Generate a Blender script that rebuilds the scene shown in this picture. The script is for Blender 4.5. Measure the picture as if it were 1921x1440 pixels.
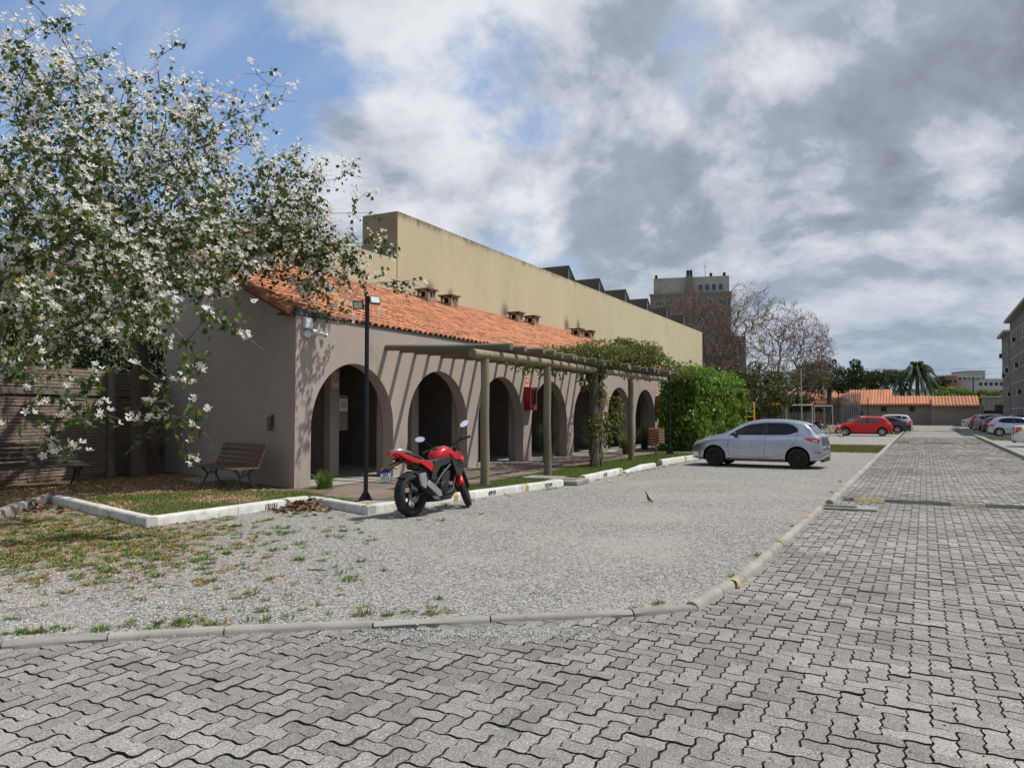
import bpy, math, random
import numpy as np
from mathutils import Vector, Matrix
for o in list(bpy.data.objects): bpy.data.objects.remove(o)
random.seed(7); RNG = np.random.default_rng(7)
S = bpy.context.scene
R_ = math.radians
# ------------------------------------------------------------------ camera
FPX, HGT, VPX, HY = 1440.0, 1.6, 1735.0, 777.5      # focal length, eye height, road vanishing point (photo pixels)
PIT = math.atan((HY - 720) / FPX); YAW = math.atan((VPX - 960.5) / math.hypot(FPX, HY - 720))
cd = bpy.data.cameras.new('camera'); cam = bpy.data.objects.new('camera', cd); S.collection.objects.link(cam)
cam.location = (0, 0, HGT); cam.rotation_euler = (math.pi / 2 + PIT, 0, YAW)
cd.sensor_width = 36; cd.lens = FPX / 1921 * 36; cd.clip_end = 3000; cd.clip_start = .05
S.camera = cam; S.render.resolution_x = 1024; S.render.resolution_y = 767
FW = np.array([-math.sin(YAW) * math.cos(PIT), math.cos(YAW) * math.cos(PIT), math.sin(PIT)])
RT = np.array([math.cos(YAW), math.sin(YAW), 0]); UP = np.cross(RT, FW); CP = np.array([0, 0, HGT])
def ray(x, y): return FW + RT * (x - 960.5) / FPX + UP * (720 - y) / FPX
def G(x, y, z=0):
    d = ray(x, y); return CP + d * ((z - HGT) / d[2])
def AX(x, y, X):
    d = ray(x, y); return CP + d * (X / d[0])
def AY(x, y, Y):
    d = ray(x, y); return CP + d * (Y / d[1])
def AD(x, y, D): return CP + ray(x, y) * D
# ------------------------------------------------------------------ sun, sky, exposure
SUN = Vector((.47, .38, 1)).normalized()
sd = bpy.data.lights.new('sun', 'SUN'); sd.energy = 4.3; sd.angle = R_(.8); sd.color = (1, .955, .88)
so = bpy.data.objects.new('sun', sd); S.collection.objects.link(so); so.location = (0, 0, 60)
so.rotation_euler = SUN.to_track_quat('Z', 'Y').to_euler()
S.view_settings.view_transform = 'Standard'; S.view_settings.look = 'None'; S.view_settings.exposure = .16
S.view_settings.gamma = 1; S.view_settings.use_curve_mapping = False

def nn(nt, typ, ins=None, **props):
    n = nt.nodes.new(typ)
    for k, v in props.items(): setattr(n, k, v)
    for k, v in (ins or {}).items():
        s = n.inputs[k]
        if isinstance(v, bpy.types.NodeSocket): nt.links.new(v, s)
        else:
            if hasattr(s, 'default_value'):
                try: s.default_value = v
                except Exception: s.default_value = (*v, 1)
    return n
def mth(nt, op, a, b=0., c=0., clamp=False):
    return nn(nt, 'ShaderNodeMath', {0: a, 1: b, 2: c}, operation=op, use_clamp=clamp).outputs[0]
def mixc(nt, f, a, b, mode='MIX'):
    n = nn(nt, 'ShaderNodeMix', {0: f}, data_type='RGBA', blend_type=mode)
    for i, v in ((6, a), (7, b)):
        if isinstance(v, bpy.types.NodeSocket): nt.links.new(v, n.inputs[i])
        else: n.inputs[i].default_value = (*v[:3], 1)
    return n.outputs[2]
def ramp(nt, f, lo, hi, smooth=True):
    n = nn(nt, 'ShaderNodeMapRange', {0: f, 1: lo, 2: hi, 3: 0., 4: 1.}, clamp=True)
    n.interpolation_type = 'SMOOTHSTEP' if smooth else 'LINEAR'
    return n.outputs[0]
def noise(nt, vec, scale, detail=4, rough=.55, dist=0, typ='3D'):
    return nn(nt, 'ShaderNodeTexNoise', {'Vector': vec, 'Scale': scale, 'Detail': detail, 'Roughness': rough, 'Distortion': dist}, noise_dimensions=typ).outputs[0]

W = bpy.data.worlds.new('World'); S.world = W; W.use_nodes = True
wt = W.node_tree; wt.nodes.clear()
sky = wt.nodes.new('ShaderNodeTexSky'); sky.sky_type = 'NISHITA'; sky.sun_disc = False
sky.sun_elevation = math.asin(SUN.z); sky.sun_rotation = math.atan2(SUN.x, SUN.y)
sky.air_density = 1.3; sky.dust_density = .8; sky.ozone_density = 2.5
tc = wt.nodes.new('ShaderNodeTexCoord'); dirv = tc.outputs['Generated']
sx = nn(wt, 'ShaderNodeSeparateXYZ', {0: dirv}); dx, dy, dz = sx.outputs
den = mth(wt, 'ADD', mth(wt, 'MAXIMUM', dz, 0.), .42)
pv = nn(wt, 'ShaderNodeCombineXYZ', {0: mth(wt, 'DIVIDE', dx, den), 1: mth(wt, 'DIVIDE', dy, den), 2: 0.}).outputs[0]
pv = nn(wt, 'ShaderNodeVectorMath', {0: pv, 1: (16.4, 3.3, 0)}, operation='ADD').outputs[0]
def off(v, o): return nn(wt, 'ShaderNodeVectorMath', {0: v, 1: o}, operation='ADD').outputs[0]
def scl(v, o): return nn(wt, 'ShaderNodeVectorMath', {0: v, 1: o}, operation='MULTIPLY').outputs[0]
CS = 1.25
n1 = noise(wt, pv, CS, 11, .60, .2)
n2 = noise(wt, off(pv, (.10, .085, .0)), CS, 8, .55, .25)            # the same field a step towards the sun
n3 = noise(wt, off(pv, (9.1, 4.2, 0)), 3.2, 8, .6, .3)
n4 = noise(wt, off(pv, (2.0, 7.7, 0)), .9, 3, .5, .1)
# a broad opening of blue lies to the west, broken cloud elsewhere; unseen cloud behind the camera is added for warmer, neutral fill
side = nn(wt, 'ShaderNodeVectorMath', {0: dirv, 1: (-.90, .25, .36)}, operation='DOT_PRODUCT').outputs['Value']
cover = ramp(wt, side, .95, .80)
dens = mth(wt, 'ADD', mth(wt, 'MULTIPLY_ADD', n3, .34, mth(wt, 'MULTIPLY', n1, .66)), mth(wt, 'MULTIPLY', mth(wt, 'SUBTRACT', cover, .60), .27))
alpha = ramp(wt, dens, .435, .535)
thick = ramp(wt, mth(wt, 'ADD', dens, mth(wt, 'MULTIPLY', mth(wt, 'SUBTRACT', n4, .5), .6)), .52, .92)
light = ramp(wt, mth(wt, 'SUBTRACT', n1, n2), -.07, .07)
cl_hi = (7.0, 7.2, 7.5); cl_mid = (3.45, 3.95, 4.8); cl_lo = (1.45, 1.6, 1.92)
shade = mth(wt, 'ADD', mth(wt, 'MULTIPLY', thick, .85), mth(wt, 'SUBTRACT', mth(wt, 'MULTIPLY', n3, .90), mth(wt, 'MULTIPLY_ADD', light, .42, -.02)))
cc = mixc(wt, ramp(wt, shade, .02, .42, False), cl_hi, cl_mid); cc = mixc(wt, ramp(wt, shade, .36, .95, False), cc, cl_lo)
low = ramp(wt, dz, .26, .0)
cc = mixc(wt, mth(wt, 'MULTIPLY', low, .6), cc, (3.1, 3.95, 5.1))
wisp = ramp(wt, noise(wt, scl(pv, (1.1, 3.4, 1)), 1.6, 8, .62, .8), .44, .82)
alpha = mth(wt, 'MAXIMUM', alpha, mth(wt, 'MULTIPLY', wisp, .45))
skyc = mixc(wt, 1., sky.outputs[0], (.92, 1.08, 1.30), 'MULTIPLY')
skyc = mixc(wt, .16, skyc, (4.4, 5.0, 5.9))
skyc = mixc(wt, ramp(wt, dz, .30, -.02), skyc, (3.6, 4.6, 6.0))
fin = mixc(wt, alpha, skyc, cc)
bg = nn(wt, 'ShaderNodeBackground', {0: fin, 1: .1}); wo = wt.nodes.new('ShaderNodeOutputWorld')
wt.links.new(bg.outputs[0], wo.inputs[0])

# ------------------------------------------------------------------ object helpers
LINK = S.collection.objects.link
def tag(o, label=None, cat=None, group=None, kind=None):
    for k, v in (('label', label), ('category', cat), ('group', group), ('kind', kind)):
        if v: o[k] = v
    return o
def thing(name, label, cat, loc=(0, 0, 0), rz=0, group=None):
    o = bpy.data.objects.new(name, None); LINK(o); o.location = loc; o.rotation_euler = (0, 0, rz)
    o.empty_display_size = .2
    return tag(o, label, cat, group)
def wloc(p):
    v = Vector((0, 0, 0))
    while p is not None: v += p.location; p = p.parent
    return v
def mesh_np(name, V, loops, starts, mats, mi=None, smooth=False, ang=None):
    me = bpy.data.meshes.new(name)
    V = np.asarray(V, np.float32); loops = np.asarray(loops, np.int32); starts = np.asarray(starts, np.int32)
    me.vertices.add(len(V)); me.vertices.foreach_set('co', V.ravel())
    me.loops.add(len(loops)); me.loops.foreach_set('vertex_index', loops)
    me.polygons.add(len(starts)); me.polygons.foreach_set('loop_start', starts)
    for m in (mats if isinstance(mats, (list, tuple)) else [mats]): me.materials.append(m)
    if mi is not None: me.polygons.foreach_set('material_index', np.asarray(mi, np.int32))
    me.polygons.foreach_set('use_smooth', np.full(len(starts), bool(smooth)))
    me.update(calc_edges=True); me.validate()
    if smooth and ang: me.set_sharp_from_angle(angle=R_(ang))
    return me
def link(name, me, parent=None, loc=None, **t):
    o = bpy.data.objects.new(name, me); LINK(o)
    if parent is not None: o.parent = parent
    if loc is not None: o.location = loc
    return tag(o, **t)
class B:
    """collects polygons; mk() links them as ONE mesh object"""
    def __init__(s): s.v = []; s.f = []; s.m = []
    def add(s, V, F, mi=0):
        o = len(s.v); s.v.extend([tuple(map(float, p)) for p in V]); s.f.extend([tuple(i + o for i in q) for q in F]); s.m.extend([mi] * len(F)); return s
    def box(s, c, d, rz=0, mi=0, M=None):
        x, y, z = d[0] / 2, d[1] / 2, d[2] / 2
        V = [Vector((a * x, b * y, e * z)) for e in (-1, 1) for a, b in ((-1, -1), (1, -1), (1, 1), (-1, 1))]
        if M is None: M = Matrix.Rotation(rz, 3, 'Z')
        V = [M @ p + Vector(c) for p in V]
        return s.add(V, [(3, 2, 1, 0), (4, 5, 6, 7), (0, 1, 5, 4), (1, 2, 6, 5), (2, 3, 7, 6), (3, 0, 4, 7)], mi)
    def bx(s, a, b, mi=0):
        return s.box([(a[i] + b[i]) / 2 for i in range(3)], [abs(b[i] - a[i]) for i in range(3)], mi=mi)
    def tube(s, P, r, n=8, mi=0, cap=True, closed=False):
        P = [Vector(p) for p in P]; k = len(P); r = r if isinstance(r, (list, tuple)) else [r] * k
        V = []; F = []; u = None
        for i in range(k):
            a = P[(i - 1) % k] if (closed or i > 0) else P[i]; b = P[(i + 1) % k] if (closed or i < k - 1) else P[i]
            t = (b - a).normalized()
            if u is None:
                u = t.cross(Vector((0, 0, 1)) if abs(t.z) < .9 else Vector((1, 0, 0))).normalized()
            else: u = (u - t * u.dot(t)).normalized()
            w = t.cross(u)
            for j in range(n):
                q = 2 * math.pi * j / n; V.append(P[i] + (u * math.cos(q) + w * math.sin(q)) * r[i])
        for i in range(k if closed else k - 1):
            i2 = (i + 1) % k
            for j in range(n): F.append((i * n + j, i * n + (j + 1) % n, i2 * n + (j + 1) % n, i2 * n + j))
        if cap and not closed: F += [tuple(range(n - 1, -1, -1)), tuple(range((k - 1) * n, k * n))]
        return s.add(V, F, mi)
    def cyl(s, a, b, r0, r1=None, n=10, mi=0): return s.tube([a, b], [r0, r0 if r1 is None else r1], n, mi)
    def lathe(s, prof, n=20, M=None, mi=0, closed=False):
        V = []; F = []; k = len(prof); M = M or Matrix.Identity(4)
        for (r, z) in prof:
            for j in range(n):
                q = 2 * math.pi * j / n; V.append(M @ Vector((r * math.cos(q), r * math.sin(q), z)))
        for i in range(k if closed else k - 1):
            i2 = (i + 1) % k
            for j in range(n): F.append((i * n + j, i * n + (j + 1) % n, i2 * n + (j + 1) % n, i2 * n + j))
        return s.add(V, F, mi)
    def ell(s, c, r, nu=12, nv=8, M=None, mi=0):
        M = M or Matrix.Identity(3); V = []; F = []; c = Vector(c)
        for i in range(1, nv):
            t = math.pi * i / nv
            for j in range(nu):
                q = 2 * math.pi * j / nu
                V.append(M @ Vector((r[0] * math.sin(t) * math.cos(q), r[1] * math.sin(t) * math.sin(q), r[2] * math.cos(t))) + c)
        V.append(M @ Vector((0, 0, r[2])) + c); V.append(M @ Vector((0, 0, -r[2])) + c)
        a = len(V) - 2
        for i in range(nv - 2):
            for j in range(nu): F.append((i * nu + j, (i + 1) * nu + j, (i + 1) * nu + (j + 1) % nu, i * nu + (j + 1) % nu))
        for j in range(nu): F.append((a, j, (j + 1) % nu)); F.append((a + 1, (nv - 2) * nu + (j + 1) % nu, (nv - 2) * nu + j))
        return s.add(V, F, mi)
    def prism(s, poly, ax, d0, d1, mi=0):
        """polygon in the two other axes, extruded along ax"""
        def P(p, d): return {'x': (d, p[0], p[1]), 'y': (p[0], d, p[1]), 'z': (p[0], p[1], d)}[ax]
        k = len(poly); V = [P(p, d0) for p in poly] + [P(p, d1) for p in poly]
        F = [tuple(range(k - 1, -1, -1)), tuple(range(k, 2 * k))] + [(i, (i + 1) % k, k + (i + 1) % k, k + i) for i in range(k)]
        return s.add(V, F, mi)
    def xf(s, M):
        s.v = [tuple(M @ Vector(p)) for p in s.v]; return s
    def mk(s, name, mats, parent=None, smooth=None, bevel=0, world=False, **t):
        me = bpy.data.meshes.new(name)
        V = s.v
        if world and parent is not None:
            w = wloc(parent); V = [(p[0] - w.x, p[1] - w.y, p[2] - w.z) for p in V]
        me.from_pydata(V, [], s.f)
        for m in (mats if isinstance(mats, (list, tuple)) else [mats]): me.materials.append(m)
        if any(s.m): me.polygons.foreach_set('material_index', s.m)
        if smooth:
            me.polygons.foreach_set('use_smooth', [True] * len(s.f)); me.set_sharp_from_angle(angle=R_(smooth))
        me.update()
        o = link(name, me, parent, **t)
        if bevel:
            b = o.modifiers.new('edge', 'BEVEL'); b.width = bevel; b.segments = 2; b.limit_method = 'ANGLE'; b.angle_limit = R_(35)
        return o
def copy_tree(o, parent=None):
    c = o.copy(); LINK(c)
    if parent is not None: c.parent = parent
    for ch in list(o.children): copy_tree(ch, c)
    return c
def eul(n, tilt, rng=RNG):
    """n random rotation matrices: spin about z, tilt up to `tilt` about a random horizontal axis"""
    a = rng.uniform(0, 2 * np.pi, n); b = rng.uniform(0, 2 * np.pi, n); t = rng.uniform(-1, 1, n) * tilt
    ca, sa = np.cos(a), np.sin(a); z = np.zeros(n); o = np.ones(n)
    Rz = np.stack([np.stack([ca, -sa, z], -1), np.stack([sa, ca, z], -1), np.stack([z, z, o], -1)], 1)
    ux, uy = np.cos(b), np.sin(b); ct, st = np.cos(t), np.sin(t); k = 1 - ct
    Rt = np.stack([np.stack([ct + ux * ux * k, ux * uy * k, uy * st], -1), np.stack([ux * uy * k, ct + uy * uy * k, -ux * st], -1), np.stack([-uy * st, ux * st, ct], -1)], 1)
    return Rt @ Rz
def scatter(name, T, F, P, R, sc, mats, parent=None, fm=None, smooth=False, world=True, **t):
    """joined copies of a small template (verts T, faces F) at P with rotation R and scale sc"""
    T = np.asarray(T, float); P = np.asarray(P, float); n = len(P); sc = np.broadcast_to(np.asarray(sc, float), (n,)) if np.ndim(sc) < 2 else sc
    if np.ndim(sc) == 2: V = np.einsum('nij,nkj->nki', R, T[None] * sc[:, None, :])
    else: V = np.einsum('nij,kj->nki', R, T) * sc[:, None, None]
    V = V + P[:, None, :]
    if world and parent is not None: w = wloc(parent); V = V - np.array([w.x, w.y, w.z])
    fl = np.concatenate([np.array(f) for f in F]); ln = np.array([len(f) for f in F])
    loops = (fl[None] + np.arange(n)[:, None] * len(T)).ravel()
    st = np.concatenate([[0], np.cumsum(ln)[:-1]]); starts = (st[None] + np.arange(n)[:, None] * len(fl)).ravel()
    mi = None if fm is None else np.tile(np.array(fm), n)
    return link(name, mesh_np(name, V.reshape(-1, 3), loops, starts, mats, mi, smooth), parent, **t)

# ------------------------------------------------------------------ materials
M = {}
def base(name):
    m = bpy.data.materials.new(name); m.use_nodes = True; nt = m.node_tree; b = nt.nodes['Principled BSDF']; M[name] = m
    return m, nt, b
def pm(name, c, c2=None, scale=4., rough=.8, bump=0., bscale=None, metal=0., rnd=0., spec=.4, coat=0., lo=.35, hi=.65, detail=5, stretch=None, c3=None, s3=.6, lo3=.5, hi3=.75, bdist=.01):
    """procedural material: two (three) colours mixed by noise, per-piece variation, fine relief"""
    m, nt, b = base(name)
    co = nn(nt, 'ShaderNodeTexCoord').outputs['Object']
    if rnd:
        oi = nn(nt, 'ShaderNodeObjectInfo').outputs['Random']
        gi = nn(nt, 'ShaderNodeNewGeometry').outputs['Random Per Island']
        rr = mth(nt, 'FRACT', mth(nt, 'ADD', mth(nt, 'MULTIPLY', oi, 7.31), gi))
        co = nn(nt, 'ShaderNodeVectorMath', {0: co, 1: nn(nt, 'ShaderNodeCombineXYZ', {0: mth(nt, 'MULTIPLY', oi, 31.), 1: mth(nt, 'MULTIPLY', oi, 17.), 2: mth(nt, 'MULTIPLY', oi, 5.)}).outputs[0]}, operation='ADD').outputs[0]
    if stretch: co = nn(nt, 'ShaderNodeVectorMath', {0: co, 1: stretch}, operation='MULTIPLY').outputs[0]
    col = None
    if c2 is not None:
        col = mixc(nt, ramp(nt, noise(nt, co, scale, detail, .6), lo, hi), c, c2)
    if c3 is not None: col = mixc(nt, ramp(nt, noise(nt, co, s3, 6, .65), lo3, hi3), col if col else c, c3)
    if rnd:
        v = mth(nt, 'MULTIPLY_ADD', rr, 2 * rnd, 1 - rnd)
        hs = nn(nt, 'ShaderNodeHueSaturation', {'Value': v, 'Hue': mth(nt, 'MULTIPLY_ADD', mth(nt, 'FRACT', mth(nt, 'MULTIPLY', rr, 13.7)), rnd * .05, .5 - rnd * .025)})
        if col is None: hs.inputs['Color'].default_value = (*c, 1)
        else: nt.links.new(col, hs.inputs['Color'])
        col = hs.outputs[0]
    if col is None: b.inputs['Base Color'].default_value = (*c, 1)
    else: nt.links.new(col, b.inputs['Base Color'])
    b.inputs['Roughness'].default_value = rough; b.inputs['Metallic'].default_value = metal
    b.inputs['Specular IOR Level'].default_value = spec; b.inputs['Coat Weight'].default_value = coat; b.inputs['Coat Roughness'].default_value = .04
    if bump:
        bn = nn(nt, 'ShaderNodeBump', {'Height': noise(nt, co, bscale or scale * 4, 6, .65), 'Strength': bump, 'Distance': bdist})
        nt.links.new(bn.outputs[0], b.inputs['Normal'])
    return m
def leafm(name, c, c2, rnd=.3, tr=.35, rough=.5, back=None):
    """thin leaf: reflects and lets light through, varies leaf by leaf"""
    m, nt, b = base(name)
    gi = nn(nt, 'ShaderNodeNewGeometry'); r = gi.outputs['Random Per Island']
    r2 = mth(nt, 'FRACT', mth(nt, 'MULTIPLY', r, 91.7))
    col = mixc(nt, r, c, c2)
    hs = nn(nt, 'ShaderNodeHueSaturation', {'Color': col, 'Value': mth(nt, 'MULTIPLY_ADD', r2, 2 * rnd, 1 - rnd)}).outputs[0]
    nt.links.new(hs, b.inputs['Base Color']); b.inputs['Roughness'].default_value = rough; b.inputs['Specular IOR Level'].default_value = .35
    tl = nn(nt, 'ShaderNodeBsdfTranslucent', {'Color': hs})
    mx = nn(nt, 'ShaderNodeMixShader', {0: tr, 1: b.outputs[0], 2: tl.outputs[0]})
    nt.links.new(mx.outputs[0], nt.nodes['Material Output'].inputs[0])
    return m
# ------------------------------------------------------------------ shared materials
pm('concrete', (.30, .29, .27), (.22, .21, .195), 3, .9, .35, 60, c3=(.16, .155, .14), s3=1.2)
pm('kerb_conc', (.30, .288, .262), (.24, .23, .207), 2.5, .92, .7, 60, c3=(.15, .14, .115), s3=6, lo3=.55, hi3=.8, rnd=.08)
pm('kerb_white', (.56, .56, .535), (.45, .45, .425), 4, .88, .4, 50, c3=(.27, .255, .215), s3=7, lo3=.50, hi3=.76)
pm('yellow_paint', (.47, .33, .06), (.38, .28, .08), 9, .85, .2, 40, c3=(.32, .28, .18), s3=22, lo3=.48, hi3=.66)
pm('black_paint', (.02, .02, .022), (.05, .05, .05), 20, .7)
pm('black_metal', (.012, .012, .016), (.022, .022, .026), 6, .45, .1, 60, metal=.3)
pm('black_plastic', (.016, .016, .017), (.028, .028, .028), 8, .6, .1, 80)
pm('steel', (.45, .45, .45), (.36, .36, .36), 8, .38, metal=.9)
pm('white_paint', (.72, .72, .70), (.62, .62, .60), 6, .6)
pm('soil', (.105, .078, .06), (.15, .115, .09), 2.2, .97, .6, 30, c3=(.20, .165, .13), s3=5)
leafm('grass', (.075, .16, .02), (.15, .22, .045), .35, .35, .6)
leafm('dry_grass', (.20, .17, .06), (.11, .13, .035), .35, .25, .7)
pm('dry_leaf', (.13, .07, .04), (.23, .13, .075), 30, .8, rnd=.45)
pm('litter', (.50, .36, .20), (.30, .17, .08), 30, .85, rnd=.5)
pm('wood_log', (.235, .21, .15), (.165, .145, .10), 3, .85, .6, 22, stretch=(1, 1, .18), c3=(.085, .075, .05), s3=2.2, lo3=.52, hi3=.8, rnd=.10)
pm('wood_rafter', (.17, .155, .115), (.11, .10, .07), 3, .9, .6, 20, stretch=(.2, 1, 1), c3=(.30, .27, .20), s3=3, rnd=.15)

# earth sheet out to the horizon
def sheet(name, poly, z, mat, parent=None, **t):
    b = B(); b.add([(x, y, z) for x, y in poly], [tuple(range(len(poly)))]); return b.mk(name, mat, parent, **t)
pm('earth', (.13, .125, .085), (.17, .16, .12), .35, .95, .4, 9, c3=(.075, .095, .035), s3=.12, lo3=.45, hi3=.6)
sheet('ground', [(-900, -60), (900, -60), (900, 1500), (-900, 1500)], -.04, M['earth'], kind='structure')

# ------------------------------------------------------------------ road of interlocking concrete pavers
def paver_mat(name):
    m, nt, b = base(name)
    gi = nn(nt, 'ShaderNodeNewGeometry'); oi = nn(nt, 'ShaderNodeObjectInfo').outputs['Random']
    r = mth(nt, 'FRACT', mth(nt, 'ADD', gi.outputs['Random Per Island'], mth(nt, 'MULTIPLY', oi, 5.17)))
    pos = gi.outputs['Position']
    big = noise(nt, pos, .35, 4, .6); med = noise(nt, pos, 7, 5, .65); fine = noise(nt, pos, 75, 4, .75); sp = noise(nt, pos, 150, 2, .6)
    col = mixc(nt, ramp(nt, fine, .3, .7), (.135, .127, .117), (.345, .33, .305))
    col = mixc(nt, mth(nt, 'MULTIPLY', ramp(nt, med, .40, .72), .45), col, (.14, .135, .125))
    stain = ramp(nt, noise(nt, pos, .9, 6, .7, .6), .54, .74)
    col = mixc(nt, mth(nt, 'MULTIPLY', stain, .6), col, (.085, .08, .075))
    col = mixc(nt, ramp(nt, sp, .60, .70), col, (.55, .54, .52))
    col = mixc(nt, ramp(nt, sp, .40, .30), col, (.05, .05, .048))
    v = mth(nt, 'MULTIPLY', mth(nt, 'MULTIPLY_ADD', r, .36, .80), mth(nt, 'MULTIPLY_ADD', ramp(nt, big, .3, .7), .40, .80))
    hs = nn(nt, 'ShaderNodeHueSaturation', {'Color': col, 'Value': v, 'Saturation': .9})
    nt.links.new(hs.outputs[0], b.inputs['Base Color']); b.inputs['Roughness'].default_value = .93; b.inputs['Specular IOR Level'].default_value = .25
    h = mth(nt, 'ADD', mth(nt, 'MULTIPLY', fine, .8), mth(nt, 'MULTIPLY', sp, .5))
    nt.links.new(nn(nt, 'ShaderNodeBump', {'Height': h, 'Strength': .9, 'Distance': .006}).outputs[0], b.inputs['Normal'])
    return m
paver_mat('paver')
pm('joint', (.024, .021, .016), (.055, .048, .038), 55, 1., .5, 200, c3=(.035, .042, .015), s3=1.6, lo3=.5, hi3=.7)
pm('road_far', (.225, .22, .205), (.18, .175, .165), .8, .95, .6, 25)
KERB = [(-8.6, -.35), (-5.59, 3.02), (-5.12, 3.48), (-4.53, 3.99), (-3.68, 4.64), (-2.98, 5.20), (-2.07, 5.90), (-1.66, 6.30), (-1.54, 7.6), (-1.53, 13.85)]
b = B()
zj = -.028
near = [(-9.5, -6), (3.15, -6), (3.15, 62), (-1.5, 62), (-1.5, 6.5)] + [(x, y) for x, y in KERB[::-1][2:]] + [(-9.5, -.9)]
b.add([(x, y, zj) for x, y in near], [tuple(range(len(near)))], 0)
b.add([(-1.5, 62, 0), (3.15, 62, 0), (3.3, 131, 0), (-1.75, 131, 0)], [(0, 1, 2, 3)], 1)
road = b.mk('road', [M['joint'], M['road_far']], kind='structure')
u = .1135
def zig(p, q):                                     # wavy 16-sided outline of one grid edge
    p = np.array(p, float); q = np.array(q, float); d = q - p; n = np.array([1., 0.]) if abs(d[0]) < abs(d[1]) else np.array([0., 1.])
    s = 1 if (d.sum() > 0) else -1
    ts = (0, .25, .75)
    out = []
    for t in ts:
        tt = t if s > 0 else 1 - t
        a = 0 if t == 0 else (.068 if tt < .5 else -.068)
        out.append(p + d * t + n * a)
    return out
def paver_tmpl(w, h):
    c = [(0, 0)] + [(i, 0) for i in range(1, w + 1)] + [(w, j) for j in range(1, h + 1)] + [(i, h) for i in range(w - 1, -1, -1)] + [(0, j) for j in range(h - 1, 0, -1)]
    pts = []
    for i in range(len(c)): pts += zig(c[i], c[(i + 1) % len(c)])
    pts = (np.array(pts) - np.array([w / 2, h / 2])) * u
    nx = np.roll(pts, -1, 0) - np.roll(pts, 1, 0); nr = np.stack([nx[:, 1], -nx[:, 0]], 1); nr /= np.linalg.norm(nr, axis=1)[:, None]
    top = pts - nr * .0058; low = pts - nr * .0044
    k = len(pts); V = np.concatenate([np.c_[top, np.zeros(k)], np.c_[low, np.full(k, -.027)]])
    F = [tuple(range(k))] + [(k + i, k + (i + 1) % k, (i + 1) % k, i) for i in range(k)]
    return V, F
TH, TV = paver_tmpl(2, 1), paver_tmpl(1, 2)
# herringbone: H block at (2k+..)
from math import floor
kx = np.array([p[0] for p in KERB]); ky = np.array([p[1] for p in KERB])
def lefty(y): return np.interp(y, ky, kx)         # kerb x at given y (monotone in y)
Hc, Vc = [], []
NI, NJ = int(13 / u), int(68 / u)
for j in range(-int(6 / u), NJ):
    y0 = j * u
    for i in range(-int(9.5 / u), int(3.1 / u)):
        k = (i - j) % 4
        if k == 0: cx, cy, L = (i + 1) * u, (j + .5) * u, Hc
        elif k == 3: cx, cy, L = (i + .5) * u, (j + 1.) * u, Vc   # lower cell of a vertical block (cells j, j+1)
        else: continue
        if cy > 62 or cy < -1.5: continue
        xl = lefty(cy) if cy < 13.85 else -1.52
        if cx < xl - (.11 if L is Hc else .05) or cx > 3.05: continue
        if cx > .095 * cy + 2.2: continue
        if cy < .4 and cx > -2 : continue
        L.append((cx, cy))
allp = []
for tpl, L, tid in ((TH, Hc, 0), (TV, Vc, 1)):
    for c in L: allp.append((c[0], c[1], tid))
allp = np.array(allp)
dep = allp[:, 0] * FW[0] + allp[:, 1] * FW[1]; lat = allp[:, 0] * RT[0] + allp[:, 1] * RT[1]
vis = (dep > 3.3) & (np.abs(lat / np.maximum(dep, .1)) < .68)
order = np.argsort(np.where(vis, dep, 1e6)); nearI = set(order[:300].tolist())
pmesh = []
for V, F in (TH, TV):
    me = bpy.data.meshes.new('paver'); me.from_pydata(V.tolist(), [], F); me.materials.append(M['paver']); me.materials.append(M['joint']); me.polygons.foreach_set('material_index', [0] + [1] * (len(F) - 1)); me.update(); pmesh.append(me)
for i in order[:300]:
    x, y, t = allp[i]
    o = link('paver', pmesh[int(t)], road, (x, y, random.uniform(-.006, .004)))
    o.rotation_euler = (random.gauss(0, .014), random.gauss(0, .014), random.gauss(0, .012))
rest = [i for i in range(len(allp)) if i not in nearI]
for t, (V, F) in enumerate((TH, TV)):
    I = [i for i in rest if allp[i, 2] == t]; n = len(I)
    P = np.c_[allp[I][:, :2], RNG.uniform(-.006, .004, n)]
    Rm = np.tile(np.eye(3), (n, 1, 1)); a = RNG.normal(0, .012, n); Rm[:, 0, 1] = -a; Rm[:, 1, 0] = a; Rm[:, 2, 0] = RNG.normal(0, .010, n); Rm[:, 2, 1] = RNG.normal(0, .010, n)
    scatter('paving', V, F, P, Rm, 1., [M['paver'], M['joint']], road, fm=[0] + [1] * (len(F) - 1), kind='stuff')

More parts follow.
